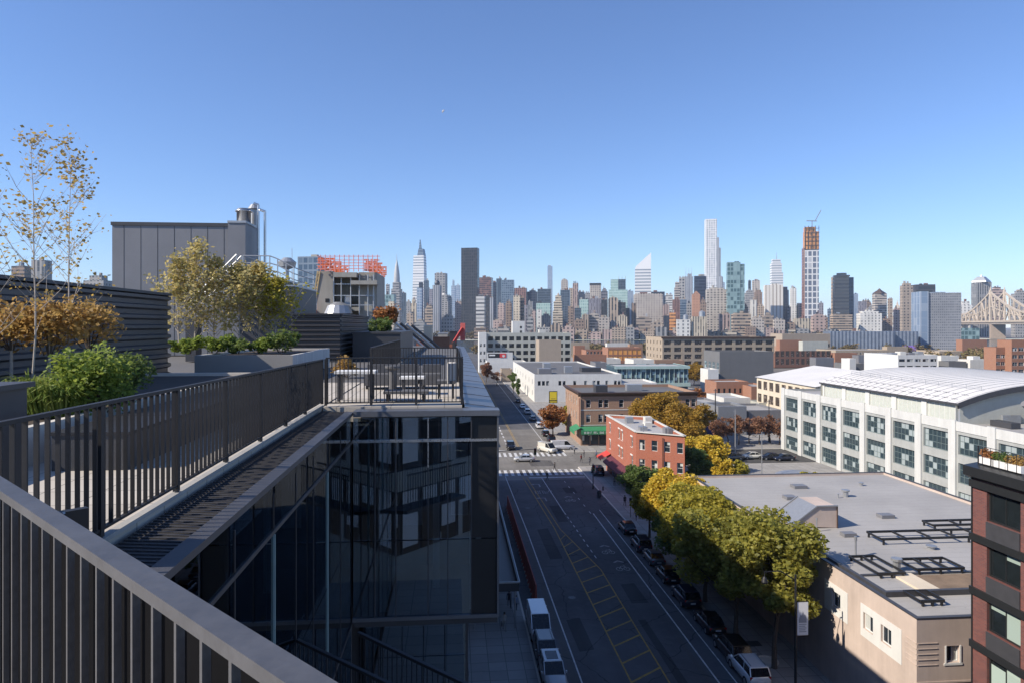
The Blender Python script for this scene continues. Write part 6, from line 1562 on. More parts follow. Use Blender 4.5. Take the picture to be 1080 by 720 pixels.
t_,s_ = PX(855,104); tree('small yellow green tree before the white industrial building', t_, s_, 7.3, 2.0, 'lf_yg', 44, base=.4, nc=16, nl=240, leaf=.28, trunk=.1)
t_,s_ = PX(583,180); tree('russet street tree before the white block with square windows', t_, s_, 8.2, 3.5, 'lf_rust', 47, base=.2, nc=32, nl=360, leaf=.36)
t_,s_ = PX(600,186); tree('half bare yellow green tree beside the russet one', t_, s_, 7.6, 3.0, 'lf_yg', 53, base=.2, nc=26, nl=160, leaf=.34, bare=3)
t_,s_ = PX(617,182); tree('bare grey tree close to the brown brick corner', t_, s_, 9.5, 2.6, 'lf_brown', 54, base=.2, nc=18, nl=20, leaf=.3, bare=6)
t_,s_ = PX(540,330); tree('two toned thin tree by the white block far down the avenue', t_, s_, 7.0, 2.2, 'lf_deep', 55, base=.2, nc=16, nl=160, leaf=.5)
t_,s_ = PX(513,350); tree('dark russet tree at the far end of the avenue by the showroom', t_, s_, 11.0, 3.6, 'lf_brown', 57, base=.2, nc=20, nl=240, leaf=.5)
t_,s_ = PX(524,330); tree('bare pinkish tree by the tan shed far down the avenue', t_, s_, 8.0, 3.0, 'lf_brown', 58, base=.2, nc=18, nl=60, leaf=.4, bare=5)
for k,(x,D,hh) in enumerate(((541.5,290,11),(546.5,280,11))):
    t_,s_ = PX(x,D); tree(['thin dark cypress like tree farther along the white side wall','thin dark cypress like tree nearer the white front corner'][k], t_, s_, 8, 1.1, 'lf_deep', 60+k, base=.05, nc=14, nl=160, leaf=.4, trunk=.12, flat=1.6)
t_,s_ = PX(732,330); tree('orange leafed tree between the mint roofed building and the white annex', t_, s_, 11, 6, 'lf_orange', 63, base=.15, nc=26, nl=260, leaf=.5)
t_,s_ = PX(738,240); tree('russet bush like tree near the rust brick block', t_, s_, 7, 3.6, 'lf_rust', 67, base=.1, nc=20, nl=240, leaf=.45)
for k,x in enumerate((757,768,779,790,801,812,822)):
    t_,s_ = PX(x,166+2*(k%2))
    tree(['bare brown tree next to the blue box truck','bare brown tree, second along the parking street','bare brown tree behind the parked white car','bare brown tree just past the parked white car','russet tinged bare tree in the middle of the parking street','bare brown tree before the cluttered shed roof','bare brown tree touching the white industrial building'][k],
         t_, s_, 6.4+.5*(k%3), 2.7, 'lf_brown', 70+k, base=.25, nc=22, nl=70, leaf=.3, bare=5, trunk=.13, group='bare trees along the parking street')
# far tree belts that read as one mass
def belt(name, x0, x1, D, dep, hmin, hmax, n, seed, mat='lf_far', leaf=1.3):
    rng = np.random.default_rng(seed); cs = []; rs = []; ks = []
    for i in range(n):
        x = x0+(x1-x0)*rng.random(); d = D+dep*rng.random(); h = hmin+(hmax-hmin)*rng.random()
        X = (x-540)/720*d
        for j in range(3): cs.append((X+rng.normal()*h*.2, d, h*(.3+.25*j))); rs.append(h*.34); ks.append(60)
    V, nn = leaves(rng, cs, rs, ks, leaf, .9)
    o = bpy.data.objects.new(name, leaf_mesh(name, V, nn, M[mat])); COL.objects.link(o)
    tag(o, None, None, None, 'stuff'); o['label'] = 'far off belt of autumn trees seen as one mass by the river'; o['category'] = 'woodland'
    return o
belt('riverside_woodland', 600, 700, 640, 100, 7, 11, 50, 1)
belt('riverside_woodland', 820, 1000, 660, 70, 7, 11, 60, 2)
belt('riverside_woodland', 500, 640, 660, 70, 7, 11, 50, 3)
belt('riverside_woodland', 980, 1085, 420, 160, 6, 11, 60, 4)
belt('riverside_woodland', 440, 1000, 1390, 40, 10, 17, 160, 5, leaf=2.2)

# ---- roof garden
def shrub(label, t, s, zb, w, h, mat, seed, n=1600, leaf=.07, nc=14, name='shrub', cat='shrub', dp=None, flat=.9, group=None):
    rng = np.random.default_rng(seed); dp = dp or w
    cs = [((rng.random()-.5)*w*.75, (rng.random()-.5)*dp*.75, h*(.22+.55*rng.random())) for _ in range(nc)]
    rs = [min(w,h)*(.2+.16*rng.random()) for _ in cs]
    r = thing(name, label, cat, loc=W(t,s,zb), group=group)
    m = MB(); rd = random.Random(seed)
    for c in cs[:8]: m.tube((c[0]*.2,c[1]*.2,-.02),c,.012,.005,5)
    part('stems', m, M['bark'], r)
    V, k = leaves(rng, cs, rs, [n//nc]*nc, leaf, flat); part('foliage', leaf_mesh('foliage', V, k, M[mat]), None, r); return r
def slim_tree(label, t, s, zb, Ht, seed, mat, nl, leaf, spread, name='birch', bark='pale_bark', low=.25, twigs=26, clump=.16, rad=.028, group=None):
    rng = np.random.default_rng(seed); rd = random.Random(seed)
    r = thing(name, label, 'tree', loc=W(t,s,zb), group=group)
    m = MB(); pts = [Vector((0,0,-.03))]
    for k in range(1,9): pts.append(Vector((pts[-1].x+rd.uniform(-.05,.05)*Ht*.12, pts[-1].y+rd.uniform(-.05,.05)*Ht*.12, Ht*k/8)))
    for k in range(8): m.tube(pts[k],pts[k+1],rad*(1-k/8.6),rad*(1-(k+1)/8.6),6)
    cs = []; rs = []; ks = []
    for i in range(twigs):
        f = low+(1-low)*rd.random()**.9; k = min(7,int(f*8)); st = pts[k].lerp(pts[k+1], f*8-k)
        a = rd.uniform(0,6.28); ln = spread*(1.15-f)*rd.uniform(.5,1.2)
        mid = st+Vector((math.cos(a)*ln*.5,math.sin(a)*ln*.5,ln*.55)); e = mid+Vector((math.cos(a+.3)*ln*.4,math.sin(a+.3)*ln*.4,ln*.6))
        m.tube(st,mid,rad*.35*(1.1-f),rad*.2,4); m.tube(mid,e,rad*.2,rad*.08,4)
        for q, c_ in ((.6,mid.lerp(e,.3)),(1,e),(.7,st.lerp(mid,.7))):
            cs.append(tuple(c_)); rs.append(clump*rd.uniform(.6,1.3)); ks.append(max(1,int(nl/twigs/3*rd.uniform(.2,1.9))))
        for _ in range(2):
            e2 = mid+Vector((rd.uniform(-1,1),rd.uniform(-1,1),rd.uniform(.2,1)))*ln*.4; m.tube(mid,e2,rad*.15,rad*.05,3); cs.append(tuple(e2)); rs.append(clump*.6); ks.append(max(1,int(nl/twigs/5)))
    part('trunk', m, M[bark], r)
    V, n = leaves(rng, cs, rs, ks, leaf, 1.0); part('crown', leaf_mesh('crown', V, n, M[mat]), None, r); return r
PZ = F+.45
t_,s_ = PX(35,11.2); slim_tree('tall slender half bare birch nearest the photo edge', t_, s_, PZ, 4.6, 101, 'lf_birch', 360, .05, 1.05, twigs=46, clump=.2, rad=.02, group='birches in the pale planter')
t_,s_ = PX(72,12.2); slim_tree('slender birch with more leaves, next to the plant room wall', t_, s_, PZ, 4.55, 107, 'lf_birch', 620, .05, 1.05, twigs=46, clump=.22, rad=.02, group='birches in the pale planter')
t_,s_ = PX(-14,10.6); slim_tree('half bare birch at the very border with twigs reaching into view', t_, s_, PZ, 3.9, 109, 'lf_birch', 170, .05, 1.0, twigs=30, clump=.2, rad=.02, group='birches in the pale planter')
for k,(x,D,zz,w,h,n) in enumerate(((12,11.6,28.95,1.2,.9,800),(52,11.8,28.85,1.5,1.15,1500),(94,12.5,28.95,1.4,.9,900))):
    t_,s_ = PX(x,D); r = shrub(['copper leaved hornbeam bush under the birch by the photo edge','coppery orange hornbeam bush between the two birch trunks','coppery bush thinning out towards the grey plant room'][k], t_, s_, PZ, w, h, 'lf_copper', 120+k, n, .065, 22, 'hedge_tree', 'shrub', dp=.9, group='copper bushes before the screen')
    r.location.z = zz-.35
    m = MB(); m.tube((0,0,PZ-zz+.35),(0,0,.3),.03,.02); part('trunk', m, M['pale_bark'], r)
for k,(x,D,w,h,n,mt) in enumerate(((104,10.6,1.05,1.15,2600,'lf_shrub'),(128,11.6,.9,1.05,2000,'lf_deep'),(84,11.0,.7,.8,1500,'lf_shrub'))):
    t_,s_ = PX(x,D); shrub(['bushy bright green leafy shrub in the middle of the pale planter','darker green upright shrub at the far side of the bright one','small green shrub between grasses and the bright bushy one'][k], t_, s_, PZ-.05, w, h, mt, 130+k, int(n*1.7), .05, 20, flat=1.1)
def grass(label, t, s, zb, w, h, seed, n=260):
    rng = np.random.default_rng(seed); Vs = []
    for i in range(n):
        a = rng.random()*6.28; r0 = rng.random()*w*.3; ln = h*(.6+.5*rng.random()); b = np.array([math.cos(a),math.sin(a),0]); out = w*.5*(.4+.8*rng.random())
        p0 = b*r0; p1 = b*(r0+out*.35)+np.array([0,0,ln*.75]); p2 = b*(r0+out)+np.array([0,0,ln*(.55+.35*rng.random())]); sd_ = np.array([-b[1],b[0],0])*.012
        Vs.append([p0-sd_,p0+sd_,p1+sd_,p1-sd_]); Vs.append([p1-sd_,p1+sd_,p2+sd_*.3,p2-sd_*.3])
    V = np.array(Vs).reshape(-1,3)
    o = bpy.data.objects.new('ornamental_grass', leaf_mesh('ornamental_grass', V, len(V)//4, M['lf_grass'])); COL.objects.link(o); o.location = W(t,s,zb)
    tag(o, label, 'grass clump', 'grass clumps in the planters', 'thing')
for k,(x,D,w,h) in enumerate(((6,10.4,.9,.6),(30,10.6,.9,.7),(50,10.2,.8,.62),(66,10.2,.7,.6))):
    t_,s_ = PX(x,D); grass(['ornamental grass clump closest to the photo edge','tallest ornamental grass clump, above the dark cabinet','ornamental grass clump next to the smallest one','smallest ornamental grass clump touching the green shrubs'][k], t_, s_, PZ, w, h, 140+k)
PZ2 = F+.9
for k,(x,D,h,w,n,mt) in enumerate(((188,25.2,3.2,.95,1500,'lf_olive'),(205,26.0,3.9,1.0,1300,'lf_olive'),(225,26.5,3.3,1.0,1500,'lf_olive'),(252,26.5,3.0,1.1,2200,'lf_olive'),(273,27.5,3.1,1.1,2200,'lf_olive'),(290,27.2,2.5,1.0,1800,'lf_yg'))):
    t_,s_ = PX(x,D); slim_tree(['olive leaved sapling at the end of the corrugated screen','tallest olive leaved sapling with a thin top','olive leaved sapling at the foot of the ship stair','dense olive sapling below the railed platform','densest round olive sapling before the black plant box','short greener sapling at the end of the grey planter'][k], t_, s_, PZ2, h, 150+k, mt, int(n*.75), .1, w*1.4, 'sapling', 'pale_bark', .06, 60, .3, .035, 'saplings in the grey planter')
for k,(x,D,w,h,mt) in enumerate(((198,24.5,1.2,.6,'lf_shrub'),(224,24.5,1.4,.65,'lf_shrub'),(250,24.6,1.3,.6,'lf_deep'),(272,25,1.2,.6,'lf_shrub'),(297,25.4,1.3,.85,'lf_deep'))):
    t_,s_ = PX(x,D); shrub(['low green mound under the first sapling in the grey planter','low bright green mound in the middle of the grey planter','low dark green mound below the dense olive sapling','low green mound below the round olive sapling','dark leafy mound spilling over the end of the grey planter'][k], t_, s_, PZ2-.1, w, h, mt, 170+k, 1300, .08, 14)
t_,s_ = PX(365,24); shrub('small orange brown autumn shrub behind the table terrace railing', t_, s_, F, .9, .75, 'lf_copper', 181, 900, .07, 12)
t_,s_ = PX(407,42); shrub('rust red upright shrub on the roof beyond the ribbed screen', t_, s_, 28.6, 1.3, 1.9, 'lf_rust', 183, 1400, .14, 14)
t_,s_ = PX(404,38); shrub('tufted green roof plants below the rust red shrub', t_, s_, 28.5, 1.6, .9, 'lf_deep', 184, 900, .12, 12)
for k,x in enumerate((1044,1056,1072)):
    t_ = TC+.55; D = (t_)/(((x-540)/720)*CA+SA); s_ = PX(x,D)[1]
    bxp = thing('flower_box', ['pale flower box with rusty red blooms at the roof corner','pale flower box with mixed green plants on the roof','pale flower box with dry grasses on the roof, partly cut by the photo edge'][k], 'flower box', org=(t_,s_,20.87))
    m = MB(); m.box(t_-.22,t_+.22,s_-.55,s_+.55,20.9,21.3); part('box', m, M['white_frame'], bxp)
    rng = np.random.default_rng(190+k); V, n = leaves(rng, [(0,y,.6+.1*rng.random()) for y in (-.35,-.1,.2,.4)], [.3]*4, [140]*4, .09, 1.0)
    part('plants', leaf_mesh('plants', V, n, M[['lf_rust','lf_deep','lf_copper'][k]]), None, bxp)

# ================================================================ VEHICLES
PAINT = {}
def paint(nm, col):
    n = NT('car_paint_'+nm); a = n.noise(3, 3); n.base(n.mix(n.math('MULTIPLY', a, .2), col, tint(col, .7))); n.rough(.28); n.b.inputs['Coat Weight'].default_value = .6; n.b.inputs['Metallic'].default_value = .2; PAINT[nm] = n.m
for nm, c in (('white',(.75,.75,.74)),('black',(.012,.012,.014)),('grey',(.11,.115,.12)),('silver',(.42,.43,.44)),('navy',(.015,.02,.04)),('cream',(.7,.67,.58)),('red',(.3,.03,.02))): paint(nm, c)
carglass = surf('car_window_glass', (.012,.014,.016), .06, .2, 2, 10)
lamp_m = surf('headlamp_lens', (.7,.7,.68), .15, .05); tail_m = surf('tail_lamp_lens', (.4,.02,.015), .25, .1)
def ring(x, hw, z0, z1, r=.16):
    zz = z1-z0; a = min(r, hw*.4); b = min(r, zz*.4)
    return [(x,-hw+a*.5,z0),(x,hw-a*.5,z0),(x,hw,z0+b*.6),(x,hw,z1-b),(x,hw-a,z1),(x,-hw+a,z1),(x,-hw,z1-b),(x,-hw,z0+b*.6)]
SHAPES = {
 # lower body stations (x, half width, z0, z1), cabin stations (x, half width, z top), windows
 'sedan': dict(L=4.6, body=[(-2.3,.72,.42,.78),(-2.22,.82,.3,.93),(-1.5,.9,.24,1.0),(0,.91,.22,.98),(1.2,.9,.24,.95),(2.1,.82,.3,.82),(2.3,.7,.4,.68)], cab=[(-1.75,.78,.99),(-1.0,.68,1.4),(.25,.68,1.43),(1.15,.78,.96)], wx=(-1.4,1.4), wr=.33),
 'suv': dict(L=4.7, body=[(-2.33,.78,.45,1.0),(-2.26,.88,.34,1.1),(-1.4,.94,.28,1.12),(0,.95,.27,1.1),(1.2,.94,.28,1.08),(2.15,.86,.34,.98),(2.34,.74,.45,.85)], cab=[(-2.28,.82,1.1),(-1.95,.74,1.68),(.2,.75,1.74),(1.15,.82,1.09)], wx=(-1.42,1.45), wr=.37),
 'van': dict(L=5.4, body=[(-2.7,.85,.4,1.2),(-2.66,.95,.32,1.25),(-1.4,.98,.3,1.25),(0,.98,.3,1.25),(1.6,.97,.3,1.22),(2.5,.9,.35,1.1),(2.7,.78,.45,.9)], cab=[(-2.68,.88,1.24),(-2.58,.82,2.15),(.95,.83,2.2),(1.95,.88,1.2)], wx=(-1.7,1.75), wr=.36),
}
PROTO = {}
def car_parts(kind, pk):
    key = (kind, pk)
    if key in PROTO: return PROTO[key]
    S = SHAPES[kind]; P = {}
    m = MB(); m.loft([ring(*b) for b in S['body']]); P['body'] = m.mesh('car_body', PAINT[pk], (0,0,0), True)
    c = S['cab']; zb = [c[0][2], None, None, c[3][2]]
    # glasshouse: tapering block; roof panel and pillars on it in body colour
    lowz = lambda x: 0.9*min(c[0][2],c[3][2])
    g = MB(); rings = []
    for x, hw, z in c:
        z0 = min(c[0][2],c[3][2])-.08
        rings.append([(x,-hw-.04*(z<1.2),z0),(x,hw+.04*(z<1.2),z0),(x,hw,max(z,z0+.02)),(x,-hw,max(z,z0+.02))])
    # lower edge stays on the shoulder line
    rr_ = []
    for (x,hw,z),rg in zip(c,rings):
        base_hw = .86*max(b[1] for b in S['body']); rg[0] = (x,-base_hw,rg[0][2]); rg[1] = (x,base_hw,rg[1][2]); rr_.append(rg)
    g.loft(rr_); P['windows'] = g.mesh('car_windows', carglass)
    m = MB(); (xa,ha,za),(xb,hb,zb_) = c[1],c[2]
    m.loft([[(xa-.06,-ha-.015,za-.03),(xa-.06,ha+.015,za-.03),(xa-.02,ha-.05,za+.035),(xa-.02,-ha+.05,za+.035)],[(xb+.06,-hb-.015,zb_-.03),(xb+.06,hb+.015,zb_-.03),(xb+.02,hb-.05,zb_+.035),(xb+.02,-hb+.05,zb_+.035)]]); P['roof'] = m.mesh('car_roof', PAINT[pk], (0,0,0), False)
    m = MB(); bh = .86*max(b[1] for b in S['body'])
    for sg in (-1,1):
        m.bar((c[0][0],sg*bh,c[0][2]),(xa,sg*ha,za),.07,.07); m.bar((c[3][0],sg*bh,c[3][2]),(xb,sg*hb,zb_),.07,.07); xm = (xa+xb)/2-.1; m.bar((xm,sg*(bh+.005),min(c[0][2],c[3][2])),(xm,sg*(ha+.01),(za+zb_)/2),.09,.05,up=(1,0,0))
    P['pillars'] = m.mesh('car_pillars', PAINT[pk])
    if kind == 'van':
        m = MB()
        for sg in (-1,1): m.add([(-2.5,sg*(bh+.03),1.2),(.3,sg*(bh+.03),1.2),(.3,sg*(ha+.02),2.1),(-2.5,sg*(ha+.02),2.1)],[(0,1,2,3)])
        m.add([(-2.71,-bh,1.2),(-2.71,bh,1.2),(-2.61,ha,2.1),(-2.61,-ha,2.1)],[(0,1,2,3)]); P['side_panel'] = m.mesh('van_panel', PAINT[pk])
    w = MB(); rdi = S['wr']; w.tube((0,-.11,0),(0,.11,0),rdi,rdi,18); P['tyre'] = w.mesh('tyre', M['rubber']); w = MB(); w.tube((0,-.118,0),(0,.118,0),rdi*.62,rdi*.62,12); P['rim'] = w.mesh('rim', M['galv'])
    f = S['body'][-2]; b = S['body'][1]
    m = MB(); m.box(-.06,.1,-.16,.16,-.08,.06); P['headlight'] = m.mesh('headlight', lamp_m); m = MB(); m.box(-.05,.04,-.12,.12,-.1,.12); P['taillight'] = m.mesh('taillight', tail_m)
    m = MB(); m.box(f[0]+.06,f[0]+.2,-.5,.5,f[2]+.12,f[2]+.28); P['grille'] = m.mesh('grille', M['black'])
    m = MB(); m.box(b[0]-.1,b[0]-.02,-.26,.26,b[2]+.28,b[2]+.42); P['plate'] = m.mesh('number_plate', M['sign_white'])
    PROTO[key] = P; return P
def car(kind, pk, label, t, s, heading, group=None, z=.004, name=None, cat=None, rack=False, sunroof=False):
    """heading: turn from the local +x axis"""
    P = car_parts(kind, pk); S = SHAPES[kind]
    r = thing(name or {'sedan':'parked_car','suv':'parked_car','van':'van'}[kind], label, cat or {'sedan':'car','suv':'car','van':'van'}[kind], loc=W(t,s,z), rot=A+heading, group=group)
    for k in ('body','windows','roof','pillars','side_panel','grille','plate'):
        if k in P: part(k if k != 'plate' else 'number_plate', P[k], None, r)
    for x in S['wx']:
        for sg in (-1,1):
            wv = part('wheel', P['tyre'], None, r); wv.location = (x,sg*(max(b[1] for b in S['body'])-.1),S['wr']); part('rim', P['rim'], None, wv)
    f, b = S['body'][-2], S['body'][1]
    for sg in (-1,1):
        o = part('headlight', P['headlight'], None, r); o.location = (f[0]+.06,sg*(f[1]-.2),(f[2]+f[3])/2+.06)
        o = part('taillight', P['taillight'], None, r); o.location = (b[0]-.0,sg*(b[1]-.14),b[3]-.16)
        if kind != 'van':
            mm = MB(); mm.box(.75,.9,sg*.93,sg*1.05,S['cab'][3][2]-.02,S['cab'][3][2]+.12) if sg > 0 else mm.box(.75,.9,-1.05,-.93,S['cab'][3][2]-.02,S['cab'][3][2]+.12); part('mirror', mm, PAINT[pk], r)
    if rack:
        mm = MB(); c = S['cab']
        for sg in (-1,1): mm.bar((c[1][0]+.1,sg*.6,c[1][2]+.09),(c[2][0]-.1,sg*.6,c[2][2]+.09),.05,.05)
        part('roof_rail', mm, M['galv'], r)
    if sunroof:
        mm = MB(); c = S['cab']; mm.box(c[1][0]+.5,c[2][0]-.25,-.48,.48,c[2][2]+.012,c[2][2]+.045); part('sunroof', mm, carglass, r)
    return r
UP, DN = R(90), R(-90)
KG = 'cars parked along the far kerb'
for k, (x, y, kind, pk, lab) in enumerate((
    (797,712,'suv','white','white parked hatchback nearest the banner pole, beside the kerb'),
    (770,690,'suv','black','black parked car directly ahead of the white hatchback'),
    (742,661,'sedan','black','black parked saloon, second ahead of the white hatchback'),
    (714,634,'suv','navy','navy parked car, third ahead of the white hatchback'),
    (696,610,'sedan','black','black parked saloon, fourth ahead of the white hatchback'),
    (683,592,'sedan','grey','dark grey parked saloon half under the ochre tree foliage'),
    (671,578,'suv','navy','navy parked car in front of the dark grey saloon'),
    (655,560,'sedan','black','black parked saloon at the head of the kerb row'))):
    t_, s_ = GP(x, y); car(kind, pk, lab, 24.35+.1*(k%3), s_, UP, KG, rack=(k==0))
car('van','white','white van parked at the near kerb facing the viewer, beside the red barrier', 8.05, GP(567,664)[1]-.5, DN)
car('suv','grey','dark grey parked car between the white van and the silver sunroof car', 8.05, GP(575,694)[1], DN, rack=True)
car('suv','silver','silver parked car with dark sunroof at the bottom of the picture', 8.1, GP(585,716)[1]-.2, DN, sunroof=True)
t_,s_ = GP(553,486); car('sedan','silver','silver saloon driving through the crossing between the crosswalks', t_, s_, R(175), name='moving_car')
t_,s_ = GP(578,477); car('van','cream','cream delivery van turning at the far side of the crossing', t_, s_+1.0, R(-60))
t_,s_ = GP(592,475); car('van','white','white van standing behind the cream one on the cross street', t_+.5, s_+1.5, R(5))
t_,s_ = GP(640,500); car('suv','navy','dark car standing at the corner beneath the red awning', 28.0, 131, R(90), z=.134)
for k,(x,y,pk,lab) in enumerate(((795,484,'cream','cream white saloon parked on the parking street'),(775,485,'grey','dark grey car parked next to the cream white saloon'),(757,485,'silver','silver car on the parking street nearest the amber tree'),(815,485,'black','black car parked beside the white industrial building'),(829,486,'navy','navy car hidden partly by the white industrial building'))):
    t_,s_ = GP(x,y); car('sedan',pk,lab,t_,s_+1,R(180),'cars on the parking street')
for k,(x,y,pk,lab) in enumerate(((538,430,'white','white car parked far down the avenue beside the white block'),(542,436,'silver','silver car parked just behind the far white one'),(548,443,'grey','grey car parked far down the avenue, third from the white one'),(556,451,'white','white car parked near the russet tree'),(562,459,'black','black car parked under the russet tree'),(567,466,'black','black car parked at the corner before the cream van'),(534,424,'black','black car farthest down the avenue'),(527,473,'black','black car waiting at the far crosswalk'))):
    t_,s_ = GP(x,y); car('suv' if k%2 else 'sedan',pk,lab,24.3 if k < 7 else 13.5,s_,UP if k < 7 else DN,'cars far down the avenue')

# ================================================================ STREET FURNITURE
# banner lamp post
lp = thing('lamp_post','tall black lamp post with white vertical banner among the street trees','lamp post',org=(26.0,50.3,.13))
t_,s_ = 26.0, 50.0
m = MB(); m.lathe((t_,s_,.13),[(.22,0),(.22,.25),(.12,.4),(.1,1.2),(.075,9.9)],12); part('pole', m, M['black'], lp)
m = MB(); m.tube((t_,s_,9.6),(t_-1.2,s_,10.35),.045); m.tube((t_-1.2,s_,10.35),(t_-2.5,s_,10.3),.04); part('arm', m, M['black'], lp)
m = MB(); m.tube((t_-2.45,s_,10.3),(t_-2.45,s_,9.95),.04); m.lathe((t_-2.45,s_,9.45),[(.22,0),(.26,.12),(.16,.4),(.06,.52)],12); part('lamp_head', m, M['black'], lp)
m = MB(); m.tube((t_,s_,7.95),(t_+1.05,s_,7.95),.025); m.tube((t_,s_,5.35),(t_+1.05,s_,5.35),.025); part('banner_arm', m, M['black'], lp)
bn = part('banner', MB().box(t_+.14,t_+1.0,s_-.012,s_+.012,5.4,7.92), M['banner'], lp)
m = MB()
pts = [(.26,6.6),(.38,6.95),(.5,6.9),(.57,7.25),(.66,7.0),(.78,6.95),(.88,6.6)]
m.prism_y([(t_+a,z) for a,z in pts]+[(t_+.88,6.35),(t_+.26,6.35)], s_-.02, s_-.0125)
for k in range(5): m.box(t_+.28,t_+.86-.08*(k%2),s_-.02,s_-.0125,6.2-k*.14,6.26-k*.14)
part('print', m, M['banner_ink'], bn)
def signal(label, t, s, arm=None, h=3.3, z=.13):
    r = thing('traffic_light', label, 'traffic light', org=(t,s,z))
    top = 6.6 if arm else h+1.2
    m = MB(); m.lathe((t,s,z),[(.16,0),(.16,.5),(.1,.6),(.08,top)],10); part('pole', m, M['dark_metal'], r)
    heads = [(t,s-.25,h)]
    if arm: 
        m = MB(); m.tube((t,s,z+6.2),(t+arm,s,z+6.5),.07,.05); part('arm', m, M['dark_metal'], r); heads = [(t+arm,s-.05,z+5.5)]
    for x,y,zz in heads:
        m = MB(); m.box(x-.22,x+.22,y-.18,y+.14,zz,zz+1.15); hd = part('signal_head', m, M['black'], r)
        for k,c in enumerate(((.03,.12,.05),(.2,.13,.02),(.25,.02,.015))):
            m = MB(); m.tube((x,y-.19,zz+.2+k*.37),(x,y-.22,zz+.2+k*.37),.13,.13,12); part('lens', m, surf('signal_lens_%d'%k,c,.2,.1), hd)
    m = MB(); m.box(t+.1,t+.3,s-.3,s-.1,z+2.3,z+2.75); part('walk_signal', m, M['black'], r)
t_,s_ = GP(625.5,515,.13); signal('black traffic light on the pavement corner near the litter bin', t_, s_)
signal('traffic light on a long mast arm over the avenue by the red barrier', 7.6, 123, 7.2)
t_,s_ = GP(612,462,.13); signal('slim traffic light pole before the green awning', t_, s_)
lb = thing('litter_bin','dark round litter bin on the shaded corner pavement','litter bin',org=(*GP(632,524,.13),.13))
t_,s_ = GP(632,524,.13)
m = MB(); m.lathe((t_,s_,.13),[(.26,0),(.36,.1),(.4,.95),(.42,1.0),(.36,1.02)],14); part('body', m, M['dark_metal'], lb); m = MB(); m.lathe((t_,s_,1.15),[(.34,0),(.3,.12),(.1,.2)],14); part('liner', m, M['black'], lb)
def pole(label, t, s, h, r_=.09, mat='galv', base=False, z=.13, sign=None):
    r = thing('utility_pole', label, 'pole', org=(t,s,z))
    m = MB(); m.lathe((t,s,z),[(r_*1.5,0),(r_*1.3,.8),(r_,.9),(r_*.7,h)],8); part('shaft', m, M[mat], r)
    m = MB(); m.box(t-.5,t+.5,s-.04,s+.04,z+h-.5,z+h-.4); part('crossarm', m, M[mat], r)
t_,s_ = PX(775.5,150); pole('slender grey pole with white sleeve before the bare trees', t_, s_, 10.5, .14)
t_,s_ = PX(803.5,118); pole('white vent like pole rising at the grey roof edge', t_, s_, 10.5, .1)
t_,s_ = PX(754.5,172); pole('tall dark pole beside the blue box truck', t_, s_, 13, .2, 'dark_metal')
t_,s_ = PX(811,170); pole('dark pole behind the last bare trees', t_, s_, 10.5, .16, 'dark_metal')
def parksign(label, t, s):
    r = thing('street_sign', label, 'sign', org=(t,s,.13))
    m = MB(); m.tube((t,s,.13),(t,s,3.1),.04); part('post', m, M['dark_metal'], r); m = MB(); m.box(t-.2,t+.2,s-.03,s-.0,2.5,3.05); part('plate', m, M['black'], r)
t_,s_ = GP(665,545,.13); parksign('slim street sign beside the parked saloon at the head of the row', t_, s_)
tp = solo('tree_pit', MB().lathe((26.9,56.6,.13),[(.95,0),(.95,.12),(.82,.12),(.82,.02)],20), M['planter_pale'], 'round pale tree pit kerb on the pavement behind the white hatchback', 'tree pit', org=(26.9,56.6,.13))
mh = solo('pavement_hatch', MB().box(26.4,27.8,59.4,60.4,.131,.15), M['dark_metal'], 'dark flat hatch in the pavement beyond the round tree pit', 'hatch', org=(27,60,.13))
# red barrier line and sidewalk shed on the near side
for k in range(14):
    s0 = 71+k*2.7
    r = thing('barrier', 'red brown road barrier panel, %s' % ['nearest the white van','second from the white van','third from the white van','fourth from the white van','fifth from the white van','sixth from the white van','seventh from the white van','seventh from the crossing end','sixth from the crossing end','fifth from the crossing end','fourth from the crossing end','third from the crossing end','second from the crossing end','last before the crossing'][k], 'barrier', org=(8.6,s0,0), group='barrier panels along the near kerb')
    m = MB(); m.prism_y([(8.35,.004),(8.95,.004),(8.75,.45),(8.7,1.9),(8.6,1.9),(8.55,.45)],s0,s0+2.55); part('panel', m, M['hoarding'], r)
    for y_ in (.4,1.9): m = MB(); m.box(8.32,8.98,s0+y_,s0+y_+.3,.004,.2); part('foot', m, M['concrete'], r)
shd = thing('sidewalk_shed','dark scaffold shed roof covering the near pavement beside the red barrier','scaffold',org=(4,64,.13))
m = MB(); m.box(1.6,6.2,64,112,4.0,4.2); m.box(6.05,6.2,64,112,4.2,4.9); m.box(1.6,6.05,64,64.15,4.2,4.9); part('deck', m, M['dark_metal'], shd)
m = MB(); m.box(1.58,6.22,63.9,63.99,4.8,4.95); m.box(6.21,6.28,64,112,4.8,4.92); part('edge_rail', m, M['galv'], shd)
for k in range(11):
    for x in (2.0,5.9): m = MB(); m.tube((x,65+k*4.4,.13),(x,65+k*4.4,4.0),.06); part('post', m, M['galv'], shd)
# utility box and hydrant by the corner
hy = solo('hydrant', MB().lathe((26.2,118,.13),[(.16,0),(.16,.06),(.11,.08),(.11,.5),(.15,.52),(.12,.62),(.04,.7)],10), M['black'], 'small dark hydrant on the shaded pavement near the brick building', 'hydrant', org=(26.2,118,.13))

